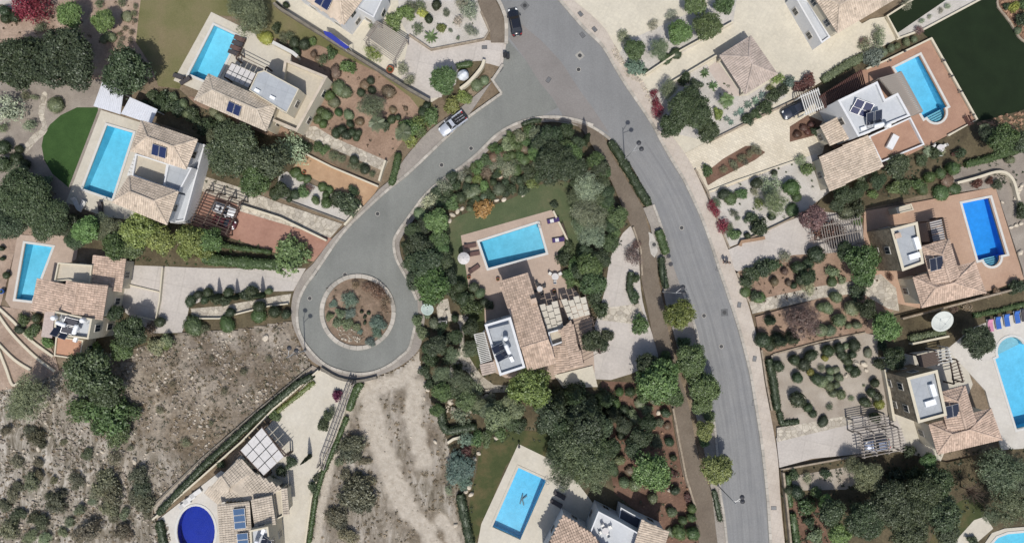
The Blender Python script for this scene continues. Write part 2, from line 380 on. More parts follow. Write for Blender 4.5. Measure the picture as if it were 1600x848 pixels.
# edges of the roads
E_right = [(812, -75), (868, -6), (890, 20), (912, 45), (940, 72), (960, 105), (975, 130), (997, 162), (1020, 197), (1032, 220), (1047, 247), (1067, 280), (1085, 317), (1100, 352), (1112, 387), (1124, 424), (1135, 456), (1150, 501), (1162, 544), (1172, 586), (1180, 634), (1187, 678), (1194, 736), (1199, 791), (1203, 856), (1209, 960)]
E_left = [(952, 217), (985, 257), (1005, 292), (1020, 320), (1035, 362), (1043, 392), (1055, 424), (1063, 449), (1071, 469), (1085, 511), (1091, 539), (1100, 580), (1108, 628), (1115, 663), (1120, 715), (1123, 761), (1130, 806), (1135, 856), (1142, 960)]
E_isl = [(652, 468), (640, 441), (630, 424), (620, 404), (616, 382), (620, 367), (640, 338), (665, 305), (690, 283), (717, 264), (745, 242), (777, 211), (810, 193), (840, 185), (872, 184), (902, 189), (927, 197), (952, 217)]
E_west = [(784, 147), (727, 188), (700, 213), (640, 270), (610, 294), (570, 330), (535, 366), (495, 424), (480, 444), (470, 464), (466, 484), (467, 509), (475, 531), (490, 551), (510, 569), (535, 579), (560, 583), (585, 580), (610, 569), (627, 556), (640, 543), (648, 514), (653, 490), (652, 468)]
E_top = [(728, -75), (774, -6), (787, 20), (791, 37), (791, 70), (786, 100), (770, 126), (784, 147)]
cr, cl, ci, cw = cat_rom(E_right, 4), cat_rom(E_left, 4), cat_rom(E_isl, 4), cat_rom(E_west, 4)
road = E_top+cw[1:]+ci[1:]+cl[1:]+cr[::-1]
# lots first, then roads over them
zone('garden_soil', [(0, 0), (220, 0), (212, 65), (245, 120), (160, 130), (120, 160), (0, 160)], PINKSOIL, wob=3)
zone('garden_soil', [(0, 130), (160, 125), (160, 172), (104, 330), (0, 345)], GRAV3, wob=2)
zone('concrete_yard', [(-5, -5), (46, -5), (24, 32), (-5, 22)], CONC)
zone('lawn', [(222, -5), (420, -5), (425, 30), (330, 25), (280, 140), (246, 138), (236, 100), (212, 65), (216, 30)], LAWNB, wob=4)
zone('lawn', [(153, 168), (120, 168), (95, 180), (78, 195), (68, 212), (65, 228), (69, 250), (82, 272), (98, 285), (107, 293), (153, 173)], LAWN)
zone('garden_path', [(66, 146), (60, 178), (66, 198), (52, 210), (40, 224), (28, 238), (10, 246), (10, 256), (32, 248), (46, 234), (58, 220), (74, 204), (69, 178), (74, 148)], CRAZY, smooth=3)
zone('pool_deck', [(158, 172), (222, 192), (210, 260), (260, 345), (180, 345), (103, 316)], DECKC)
zone('dry_grass', [(425, -5), (440, 10), (560, 92), (640, 142), (672, 160), (680, 172), (668, 186), (610, 130), (500, 72), (432, 60), (390, 50), (385, -5)], LAWNB, wob=2)
zone('pool_deck', [(330, 19), (385, 46), (432, 72), (462, 88), (440, 150), (330, 150), (271, 126)], DECKC)
zone('garden_soil', [(455, 82), (500, 72), (590, 112), (640, 152), (668, 186), (640, 205), (612, 245), (600, 255), (520, 216), (470, 212), (400, 215), (330, 190), (250, 155), (300, 150), (430, 195), (465, 208)], TAN, wob=2)
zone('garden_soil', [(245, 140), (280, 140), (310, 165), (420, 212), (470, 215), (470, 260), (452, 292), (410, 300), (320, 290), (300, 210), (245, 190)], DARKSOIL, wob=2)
zone('garden_path', [(475, 198), (492, 197), (520, 214), (606, 252), (600, 268), (478, 214)], CRAZY)
zone('terrace', [(425, -5), (640, -5), (640, 55), (672, 78), (690, 150), (674, 160), (640, 141), (560, 86), (452, 20)], CREAM)
zone('gravel_garden', [(622, -5), (748, -5), (752, 20), (765, 50), (758, 63), (674, 79), (638, 56), (624, 30)], GRAV)
zone('driveway', [(672, 78), (758, 63), (792, 66), (786, 106), (765, 100), (742, 96), (716, 110), (714, 130), (690, 152), (664, 155), (625, 130), (640, 55)], CONC)
zone('garden_soil', [(716, 108), (738, 96), (757, 95), (757, 112), (735, 138), (700, 170), (690, 150), (712, 132)], DARKSOIL)
zone('driveway', [(476, 236), (592, 290), (574, 324), (458, 262)], ORANGE)
zone('gravel_garden', [(436, 275), (448, 268), (468, 280), (566, 322), (540, 346), (430, 306)], GRAV)
zone('garden_path', [(318, 275), (372, 292), (440, 318), (535, 350), (512, 376), (372, 330), (374, 318), (330, 306), (305, 292)], CRAZY)
zone('driveway', [(318, 300), (374, 320), (375, 330), (520, 373), (490, 408), (440, 402), (360, 372), (300, 355)], REDC)
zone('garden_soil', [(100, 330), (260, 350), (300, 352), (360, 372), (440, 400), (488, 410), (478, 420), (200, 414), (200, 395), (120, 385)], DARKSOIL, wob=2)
zone('garden_soil', [(-5, 340), (100, 335), (125, 380), (30, 366), (0, 480), (-5, 480)], PINKSOIL, wob=2)
zone('pool_deck', [(28, 366), (112, 374), (122, 386), (119, 405), (90, 420), (70, 490), (17, 481), (8, 468)], DECKP)
zone('driveway', [(200, 414), (330, 419), (478, 419), (458, 455), (340, 460), (296, 478), (290, 505), (283, 522), (240, 520), (196, 494), (188, 460)], CONC)
zone('garden_soil', [(296, 478), (340, 459), (458, 454), (456, 500), (360, 515), (290, 518)], DARKSOIL, wob=1.5)
zone('garden_path', [(298, 482), (345, 478), (440, 461), (455, 459), (452, 473), (420, 477), (345, 496), (300, 496)], CRAZY)
zone('garden_soil', [(-5, 476), (48, 484), (85, 556), (92, 580), (50, 600), (-5, 610)], PINKSOIL, wob=1.5)
zone('garden_soil', [(150, 455), (200, 492), (240, 520), (285, 520), (230, 540), (130, 560), (120, 530)], DARKSOIL, wob=2)
# south-west villa
zone('gravel_strip', [(488, 571), (503, 578), (420, 642), (330, 718), (246, 812), (238, 790), (318, 712), (404, 638)], GRAV2, wob=.8)
zone('driveway', [(497, 577), (527, 591), (520, 624), (507, 670), (490, 720), (500, 735), (486, 776), (478, 856), (347, 856), (347, 742), (428, 655)], DECKC)
zone('pool_deck', [(246, 812), (300, 770), (345, 735), (400, 760), (400, 880), (270, 880)], DECKW)
zone('garden_path', [(527, 591), (547, 596), (538, 636), (522, 680), (497, 736), (486, 776), (478, 830), (470, 830), (484, 735), (505, 672), (520, 624)], DECKC)
# island villa
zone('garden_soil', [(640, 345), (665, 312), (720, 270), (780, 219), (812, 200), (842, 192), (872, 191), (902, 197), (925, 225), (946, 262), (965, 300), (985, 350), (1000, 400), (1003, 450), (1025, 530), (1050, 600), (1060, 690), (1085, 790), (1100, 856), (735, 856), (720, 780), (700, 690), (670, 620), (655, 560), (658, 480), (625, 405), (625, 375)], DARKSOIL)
zone('garden_soil', [(940, 595), (1040, 600), (1056, 690), (1070, 745), (1085, 800), (1092, 856), (1030, 856), (1000, 800), (960, 770), (945, 690)], REDSOIL, wob=2)
zone('garden_soil', [(775, 256), (800, 248), (818, 262), (806, 284), (780, 280)], TAN, wob=2)
zone('lawn', [(703, 350), (720, 336), (765, 322), (800, 310), (840, 290), (885, 284), (912, 310), (918, 390), (895, 410), (730, 450), (712, 455), (700, 425), (697, 385)], LAWNM, smooth=3)
zone('lawn', [(727, 500), (760, 480), (770, 560), (745, 575), (727, 545)], LAWNS, smooth=3)
zone('driveway', [(985, 353), (998, 386), (1000, 436), (1004, 470), (1012, 500), (1027, 548), (1024, 562), (985, 584), (928, 592), (925, 530), (935, 490), (946, 450), (951, 415), (962, 383)], CONC, smooth=2)
zone('garden_path', [(952, 480), (1000, 474), (1006, 492), (988, 506), (940, 500)], CRAZY)
zone('pool_deck', [(720, 368), (862, 328), (887, 377), (871, 393), (878, 428), (905, 460), (925, 500), (930, 600), (866, 592), (790, 590), (760, 575), (756, 458), (732, 447)], DECKP)
zone('garden_path', [(690, 469), (700, 466), (704, 490), (712, 492), (728, 492), (732, 496), (724, 508), (725, 525), (726, 545), (742, 572), (754, 588), (772, 601), (795, 602), (797, 612), (768, 613), (745, 600), (730, 580), (712, 572), (706, 590), (701, 590), (704, 568), (716, 548), (719, 525), (718, 508), (712, 500), (698, 503), (684, 500), (682, 480)], CRAZY)
zone('lawn', [(752, 702), (790, 674), (850, 676), (900, 700), (900, 760), (812, 700), (756, 816), (738, 850), (733, 790), (745, 735)], LAWNS, smooth=3)
zone('pool_deck', [(810, 693), (870, 722), (905, 757), (930, 790), (900, 856), (745, 856), (752, 818)], DECKC)
# east side lots, north to south
zone('terrace', [(880, -5), (1300, -5), (1350, 40), (1345, 95), (1280, 130), (1230, 160), (1100, 240), (1070, 245), (1046, 208), (1012, 150), (985, 112), (945, 45)], CREAM)
zone('gravel_garden', [(966, 85), (985, 62), (1135, -5), (1152, -5), (1145, 38), (1008, 116), (985, 110)], GRAV)
zone('gravel_garden', [(1012, 148), (1050, 126), (1104, 100), (1132, 150), (1168, 150), (1200, 130), (1230, 150), (1110, 222), (1060, 210)], GRAV)
zone('paved_pad', [(1105, 106), (1121, 95), (1160, 150), (1135, 150)], surf('pinkish_paving', [(.3, A(192, 178, 168)), (.7, A(205, 192, 182))], scale=.3, fine=3, famp=.1))
zone('garden_soil', [(1275, 135), (1345, 92), (1380, 62), (1400, 62), (1448, 48), (1456, 62), (1380, 100), (1350, 112), (1285, 150)], DARKSOIL, wob=1)
zone('yard', [(1270, 110), (1310, 58), (1360, 30), (1385, 26), (1400, 62), (1350, 88)], CREAM)
zone('lawn', [(1382, 28), (1432, -5), (1486, -5), (1398, 55)], LAWND)
zone('gravel_strip', [(1398, 55), (1486, -5), (1540, -5), (1442, 46), (1402, 63)], GRAV)
zone('lawn', [(1440, 50), (1540, -5), (1557, -5), (1557, 12), (1576, 36), (1590, 60), (1605, 68), (1605, 172), (1550, 186), (1524, 191), (1515, 180), (1453, 62)], LAWND)
zone('garden_soil', [(1558, -5), (1605, -5), (1605, 66), (1592, 60), (1577, 36), (1558, 12)], REDSOIL)
zone('pool_deck', [(1346, 111), (1452, 62), (1523, 188), (1480, 212), (1376, 266), (1300, 230), (1282, 160)], TERRA)
zone('garden_soil', [(1523, 190), (1550, 186), (1605, 170), (1605, 290), (1580, 300), (1500, 290), (1380, 320), (1260, 345), (1290, 300), (1380, 262), (1480, 213)], DARKSOIL)
zone('gravel_strip', [(1478, 270), (1500, 262), (1560, 248), (1605, 222), (1605, 470), (1597, 420), (1556, 292), (1500, 300)], GRAV3, wob=1)
zone('driveway', [(1070, 240), (1095, 227), (1222, 163), (1250, 160), (1290, 150), (1300, 185), (1285, 240), (1245, 258), (1125, 305), (1104, 300), (1085, 265)], CREAM2)
zone('garden_soil', [(1100, 272), (1130, 248), (1165, 228), (1178, 228), (1196, 238), (1180, 250), (1122, 280), (1106, 290)], REDSOIL)
zone('garden_soil', [(1234, 198), (1262, 180), (1285, 190), (1272, 212), (1234, 222)], REDSOIL)
zone('gravel_garden', [(1104, 302), (1128, 296), (1240, 252), (1276, 240), (1296, 300), (1260, 328), (1165, 376), (1140, 386), (1120, 345)], GRAV)
zone('driveway', [(1138, 390), (1165, 378), (1215, 352), (1270, 330), (1345, 335), (1352, 396), (1290, 398), (1240, 400), (1152, 424), (1147, 420)], CONC)
zone('garden_soil', [(1153, 424), (1240, 398), (1350, 392), (1392, 420), (1380, 440), (1190, 480), (1168, 470)], TAN, wob=1)
zone('pool_deck', [(1350, 330), (1442, 314), (1555, 292), (1600, 436), (1537, 458), (1440, 482), (1385, 470), (1348, 400)], DECKT)
zone('garden_soil', [(1180, 495), (1280, 466), (1345, 456), (1400, 480), (1360, 520), (1280, 532), (1205, 553), (1190, 545)], TAN, wob=1)
zone('garden_path', [(1170, 471), (1280, 447), (1340, 438), (1376, 428), (1400, 450), (1405, 486), (1388, 482), (1345, 457), (1280, 466), (1176, 490)], CRAZY)
zone('gravel_garden', [(1205, 555), (1350, 520), (1372, 524), (1388, 655), (1330, 655), (1250, 665), (1216, 652)], GRAV2)
zone('garden_soil', [(1372, 500), (1440, 482), (1600, 440), (1600, 482), (1520, 512), (1500, 545), (1480, 560), (1400, 570), (1372, 560)], DARKSOIL)
zone('yard', [(1372, 558), (1500, 540), (1520, 600), (1470, 720), (1395, 705), (1388, 640)], DECKC)
zone('driveway', [(1213, 684), (1330, 650), (1400, 650), (1420, 700), (1350, 708), (1270, 716), (1218, 730)], CONC)
zone('garden_path', [(1214, 668), (1330, 648), (1332, 662), (1214, 690)], CRAZY)
zone('pool_deck', [(1480, 545), (1520, 512), (1560, 496), (1700, 470), (1700, 690), (1565, 704), (1540, 610)], DECKW)
zone('garden_soil', [(1218, 732), (1300, 716), (1400, 704), (1480, 722), (1570, 702), (1680, 696), (1680, 814), (1568, 824), (1546, 834), (1532, 858), (1229, 858)], DARKSOIL)
zone('gravel_garden', [(1236, 744), (1330, 728), (1342, 752), (1322, 764), (1240, 766)], GRAV2, wob=1)
zone('garden_soil', [(1228, 785), (1275, 780), (1300, 856), (1232, 856)], REDSOIL, wob=1)
zone('lawn', [(1488, 790), (1530, 780), (1535, 812), (1500, 856), (1450, 856)], LAWNS, smooth=3)
zone('garden_path', [(1522, 812), (1540, 806), (1552, 825), (1500, 870), (1470, 870)], DECKC)
zone('pool_deck', [(1536, 852), (1550, 832), (1570, 825), (1670, 817), (1670, 920), (1536, 920)], DECKC)
# roads and pavements
zone('road', road, ASPH)
zone('road', cat_rom([(784, 147), (727, 188), (700, 213), (640, 270), (610, 294), (570, 330), (535, 366), (495, 424), (480, 444), (470, 464), (466, 484), (467, 509), (475, 531), (490, 551), (510, 569), (535, 579), (560, 583), (585, 580), (610, 569), (627, 556), (640, 543), (648, 514), (653, 490), (652, 468)], 4)+ci[1:48]+[(842, 184), (872, 168), (850, 132), (822, 95), (793, 62), (786, 100), (770, 126)], ASPH2)
zone('road', [(795, 58), (815, 38), (847, 65), (877, 97), (905, 140), (927, 170), (952, 208), (927, 196), (902, 188), (880, 182), (865, 155), (842, 127), (820, 92)], ASPH3)
def lane_strip():
    """worn surface of the main road below the junction: streaks follow the lanes"""
    def xat(pts, y):
        for (a, b), (c, d) in zip(pts[:-1], pts[1:]):
            if b <= y <= d and d > b: return a+(c-a)*(y-b)/(d-b)
        return pts[-1][0]
    V = []; F = []; A_ = []; K = 14; z = 0.03+0.004*len(ZONES)+.001; n = 0; ys = [222+i*6 for i in range(107)]
    for y in ys:
        xl, xr = xat(cl, y), xat(cr, y)
        for k in range(K+1): t = k/K; V.append(P(xl+2+(xr-xl-4)*t, y, z)); A_.append(t)
    for i in range(len(ys)-1):
        for k in range(K): a = i*(K+1)+k; F.append([a, a+K+1, a+K+2, a+1])
    m, nt, N, L, b = newmat('worn_asphalt'); at = N.new('ShaderNodeAttribute'); at.attribute_name = 'lane'; g = N.new('ShaderNodeNewGeometry'); sp = N.new('ShaderNodeSeparateXYZ'); L.new(g.outputs['Position'], sp.inputs[0])
    m1 = N.new('ShaderNodeMath'); m1.operation = 'MULTIPLY'; m1.inputs[1].default_value = 7; L.new(at.outputs['Fac'], m1.inputs[0]); m2 = N.new('ShaderNodeMath'); m2.operation = 'MULTIPLY'; m2.inputs[1].default_value = .035; L.new(sp.outputs[1], m2.inputs[0])
    cb = N.new('ShaderNodeCombineXYZ'); L.new(m1.outputs[0], cb.inputs[0]); L.new(m2.outputs[0], cb.inputs[1]); n1 = nz(N, L, cb.outputs[0], 1.6, 5, .6); r1 = ramp(N, [(.3, A(130, 130, 130)), (.5, A(141, 141, 140)), (.7, A(150, 150, 149))]); L.new(n1.outputs[0], r1.inputs[0])
    n2 = nz(N, L, g.outputs['Position'], 5, 6, .7); r2 = ramp(N, [(.25, (.84,)*3), (.75, (1.1,)*3)]); L.new(n2.outputs[0], r2.inputs[0]); n3 = nz(N, L, g.outputs['Position'], .45, 5, .6); r3 = ramp(N, [(.3, (.93, .93, .94)), (.65, (1.04, 1.03, 1.02)), (.8, (.88, .88, .88))]); L.new(n3.outputs[0], r3.inputs[0])
    L.new(mul(N, L, mul(N, L, r1.outputs[0], r2.outputs[0]), r3.outputs[0]), b.inputs['Base Color']); b.inputs['Roughness'].default_value = .88; b.inputs['Specular IOR Level'].default_value = .2
    me = mesh('road', V, F, m); a = me.attributes.new('lane', 'FLOAT', 'POINT'); a.data.foreach_set('value', A_); o = ob('road', me); o['kind'] = 'structure'
    ZONES.append(([(x, y) for x, y in [(xat(cl, y)+2, y) for y in ys]+[(xat(cr, y)-2, y) for y in ys[::-1]]], z))
lane_strip()
out_r = [(834, -75), (890, -6), (922, 22), (945, 45), (960, 70), (985, 112), (1005, 127), (1013, 150), (1032, 180), (1047, 207), (1070, 240), (1085, 265), (1100, 297), (1120, 345), (1137, 387), (1149, 424), (1167, 469), (1177, 504), (1187, 544), (1195, 599), (1202, 636), (1211, 686), (1216, 723), (1220, 786), (1227, 856), (1238, 960)]
zone('pavement', [(x+3, y) for x, y in cr]+cat_rom(out_r, 3)[::-1], PAVE)
out_w = [(768, 128), (715, 172), (672, 203), (640, 238), (622, 262), (606, 284), (594, 294), (570, 320), (540, 352), (517, 375), (490, 411), (475, 426), (460, 454), (455, 481), (457, 506), (466, 529), (482, 559), (504, 574), (530, 588), (560, 592), (590, 587), (628, 570), (655, 545), (661, 516), (664, 492), (661, 470)]
zone('pavement', [(x, y) for x, y in cat_rom(out_w, 3)]+cw[4:][::-1], PAVEG)
in_isl = [(661, 466), (648, 440), (637, 422), (628, 404), (624, 383), (628, 370), (646, 344), (670, 312), (695, 290), (721, 271), (749, 249), (781, 218), (812, 200), (842, 192), (872, 191), (902, 197), (924, 206)]
zone('pavement', cat_rom(in_isl, 3)+[(940, 208)]+cat_rom(E_isl[:-1], 3)[::-1], PAVEG)
zone('footpath', cat_rom([(848, 192), (872, 190), (902, 196), (922, 222), (945, 262), (962, 298), (972, 322), (986, 353), (998, 383), (1000, 424), (1010, 474), (1020, 524), (1028, 549), (1040, 600), (1049, 636), (1057, 686), (1067, 741), (1082, 786), (1093, 856)], 3)+cat_rom([(1121, 856), (1119, 811), (1115, 776), (1098, 736), (1086, 686), (1077, 636), (1060, 580), (1045, 520), (1037, 474), (1028, 429), (1025, 387), (1012, 352), (1005, 325), (980, 282), (955, 240), (944, 214), (927, 201), (902, 193), (872, 188)], 3), PAVE2)
zone('pavement', [(744, -6), (752, 18), (765, 50), (767, 66), (788, 66), (788, 37), (784, 20), (771, -6)], PAVE2)
zone('pavement', [(1005, 325), (1020, 320), (1035, 362), (1043, 392), (1055, 424), (1064, 449), (1072, 469), (1087, 515), (1092, 545), (1100, 590), (1112, 640), (1120, 705), (1124, 761), (1136, 856), (1122, 856), (1112, 770), (1100, 700), (1085, 636), (1064, 560), (1044, 490), (1030, 424), (1016, 352)], PAVEG)
zone('plaster_spill', [(1012, 362), (1020, 366), (1024, 376), (1028, 392), (1024, 402), (1016, 396), (1013, 382), (1016, 374)], GRAV, wob=2)
zone('roundabout_bed', [(560+53*math.cos(a*math.pi/24), 487+53*math.sin(a*math.pi/24)) for a in range(48)], surf('dry_bed', [(0.3, A(108, 94, 78)), (0.55, A(144, 124, 106)), (0.75, A(172, 152, 134))], scale=.35, fine=3.5, famp=.35, bump=.8))
ZTOP = max(z for _, z in ZONES)
def kerb(pts, wpx=4.5, h=.1, mat=None, name='kerb', smooth=4, closed=False):
    q = cat_rom(pts, smooth, closed) if smooth else pts
    if closed: q = q+[q[0]]
    W = [P(x, y, 0) for x, y in q]; run = [W[0]]; acc = 0.0; lst = []; step = 1.0
    def cut(pts):
        if len(pts) < 2: return
        a = pts[0]+(pts[1]-pts[0]).normalized()*.015; b = pts[-1]+(pts[-2]-pts[-1]).normalized()*.015; dj = R.uniform(-.012, .012)
        lst.append(ribbon([a]+pts[1:-1]+[b], wpx*S/2+R.uniform(-.012, .012), wpx*S/2+R.uniform(-.012, .012), 0, ZTOP+h+dj))
    for a, b in zip(W[:-1], W[1:]):
        while acc+(b-a).length >= step:
            a = a+(b-a).normalized()*(step-acc); run.append(a); cut(run); run = [a.copy()]; acc = 0.0
            if (b-a).length < 1e-4: break
        acc += (b-a).length
        if (b-a).length > 1e-3: run.append(b)
    if acc > .1: cut(run)
    V, F = joinVF(lst)
    o = ob(name, fixn(mesh(name, V, F, tilemat('kerb_stones', A(190, 184, 174), .14)))); o['kind'] = 'structure'; return o
kerb(E_right); kerb(E_west[:-1], 4); kerb(E_isl[:-1], 4); kerb(E_top[:5], 5.5); kerb([(786, 102), (778, 114), (770, 126)], 4, smooth=0); kerb([(768, 124), (784, 147)], 3.5, smooth=0)
kerb(E_left[3:6], 3.5); kerb(E_left[7:], 3.5); kerb([(918, 196), (936, 206), (953, 219)], 4)
kerb([(560+56*math.cos(a*math.pi/24), 487+56*math.sin(a*math.pi/24)) for a in range(48)], 6.5, .14, None, 'roundabout_kerb', 1, True)

# open hillside to the south-west: uneven earth, paler where vehicles have worn it
TERR_POLY = [(-12, 604), (50, 600), (92, 580), (120, 560), (230, 540), (288, 518), (360, 516), (456, 502), (463, 528), (480, 560), (486, 571), (404, 638), (318, 712), (238, 790), (244, 812), (262, 818), (270, 862), (-12, 862)]
TERR2 = [(560, 594), (592, 588), (629, 572), (656, 548), (660, 570), (672, 622), (700, 690), (718, 775), (735, 862), (478, 862), (487, 776), (501, 736), (524, 682), (540, 640), (549, 600)]
TRACKS = [([(572, 592), (580, 640), (592, 690), (610, 735), (628, 780), (640, 800)], 21), ([(650, 602), (645, 650), (654, 690), (662, 720)], 17), ([(596, 604), (636, 590), (660, 562)], 13), ([(640, 800), (668, 830), (680, 858)], 15), ([(690, 810), (712, 850)], 12), ([(548, 628), (532, 690), (510, 750), (494, 850)], 8)]
def segd(x, y, pts):
    d = 1e9
    for (ax, ay), (bx, by) in zip(pts[:-1], pts[1:]):
        t = max(0, min(1, ((x-ax)*(bx-ax)+(y-ay)*(by-ay))/((bx-ax)**2+(by-ay)**2))); d = min(d, math.hypot(x-ax-t*(bx-ax), y-ay-t*(by-ay)))
    return d
def terr_h(x, y):
    return 0.16+0.13*noise.fractal(Vector((x*.35, y*.35, 1.7)), 1.0, 2.0, 5)+0.12*noise.noise(Vector((x*.12, y*.12, 4)))
def pale_mask(px, py):
    m = 0.0
    for pts, wd in TRACKS: m = max(m, 1-segd(px, py, pts)/wd+.4*noise.noise(Vector((px*.07, py*.07, 2))))
    return max(0, min(.96, m*2.6))
def rocky(px, py):
    """bare limestone slope in the south-west corner"""
    if px > 470: return max(0.0, min(.85, .45+.7*noise.noise(Vector((px*.025, py*.02, 3)))))
    t = ((245-px)+.9*(py-640))/160+.5*noise.noise(Vector((px*.02, py*.02, 8))); return max(0.0, min(1.0, t))
def terrain(poly, name, step=3.5):
    xs = [p[0] for p in poly]; ys = [p[1] for p in poly]; ids = {}; V = []; F = []; M = []; RK = []
    nx = int((max(xs)-min(xs))/step)+2; ny = int((max(ys)-min(ys))/step)+2
    def vid(i, j):
        if (i, j) not in ids:
            px, py = min(xs)+i*step, min(ys)+j*step; v = P(px, py, 0); m = pale_mask(px, py)
            ids[i, j] = len(V); V.append((v.x, v.y, max(.015, terr_h(v.x, v.y)*(1-.6*m)))); M.append(m); RK.append(rocky(px, py))
        return ids[i, j]
    for i in range(nx):
        for j in range(ny):
            cx, cy = min(xs)+(i+.5)*step, min(ys)+(j+.5)*step
            if inside(cx, cy, poly): F.append([vid(i, j), vid(i, j+1), vid(i+1, j+1), vid(i+1, j)])
    me = mesh(name, V, F, TERRM, True); at = me.attributes.new('pale', 'FLOAT', 'POINT'); at.data.foreach_set('value', M); a2 = me.attributes.new('rocky', 'FLOAT', 'POINT'); a2.data.foreach_set('value', RK)
    o = ob(name, me); o['kind'] = 'structure'; return o
def terrmat():
    m, nt, N, L, b = newmat('hillside'); g = N.new('ShaderNodeNewGeometry'); v = g.outputs['Position']
    n1 = nz(N, L, v, .13, 8, .65, .3); r1 = ramp(N, [(.28, A(96, 86, 72)), (.43, A(124, 112, 98)), (.54, A(148, 138, 126)), (.66, A(180, 170, 158)), (.8, A(206, 198, 188))]); L.new(n1.outputs[0], r1.inputs[0])
    n4 = nz(N, L, v, .05, 4, .5); r4 = ramp(N, [(.35, (1.03, 1.0, .93)), (.65, (.94, .95, .97))]); L.new(n4.outputs[0], r4.inputs[0])
    c = mul(N, L, r1.outputs[0], r4.outputs[0])
    n2 = nz(N, L, v, 2.2, 7, .75); r2 = ramp(N, [(.3, (.42, .42, .4)), (.5, (.97, .97, .97)), (.72, (1.42, 1.4, 1.37))]); L.new(n2.outputs[0], r2.inputs[0]); c = mul(N, L, c, r2.outputs[0])
    mp = N.new('ShaderNodeMapping'); mp.inputs['Rotation'].default_value = (0, 0, math.radians(-27)); mp.inputs['Scale'].default_value = (1.0, .33, 1); L.new(v, mp.inputs['Vector'])
    n5 = nz(N, L, mp.outputs[0], .75, 9, .72, .6); r5 = ramp(N, [(.3, A(88, 81, 69)), (.42, A(124, 116, 102)), (.5, A(150, 142, 129)), (.58, A(185, 177, 165)), (.7, A(214, 207, 196))]); L.new(n5.outputs[0], r5.inputs[0])
    ar = N.new('ShaderNodeAttribute'); ar.attribute_name = 'rocky'; mr = N.new('ShaderNodeMix'); mr.data_type = 'RGBA'; L.new(ar.outputs['Fac'], mr.inputs[0]); L.new(c, mr.inputs[6]); L.new(r5.outputs[0], mr.inputs[7]); c = mr.outputs[2]
    at = N.new('ShaderNodeAttribute'); at.attribute_name = 'pale'
    n3 = nz(N, L, v, 1.2, 6, .7); r3 = ramp(N, [(.3, A(172, 161, 146)), (.7, A(206, 196, 181))]); L.new(n3.outputs[0], r3.inputs[0])
    mx = N.new('ShaderNodeMix'); mx.data_type = 'RGBA'; L.new(at.outputs['Fac'], mx.inputs[0]); L.new(c, mx.inputs[6]); L.new(r3.outputs[0], mx.inputs[7])
    L.new(mx.outputs[2], b.inputs['Base Color']); b.inputs['Roughness'].default_value = .95; b.inputs['Specular IOR Level'].default_value = .1
    bp = N.new('ShaderNodeBump'); bp.inputs['Strength'].default_value = .7; bp.inputs['Distance'].default_value = .15; L.new(n2.outputs[0], bp.inputs['Height']); L.new(bp.outputs[0], b.inputs['Normal'])
    return m
TERRM = terrmat()
terrain(TERR_POLY, 'hillside'); terrain(TERR2, 'hillside')
def on_terr(px, py): return inside(px, py, TERR_POLY) or inside(px, py, TERR2)
def gz(px, py):
    z = 0.0
    for pts, zz in ZONES:
        if zz > z and inside(px, py, pts): z = zz
    if on_terr(px, py):
        v = P(px, py, 0); z = max(z, terr_h(v.x, v.y)*(1-.6*pale_mask(px, py)))
    return z
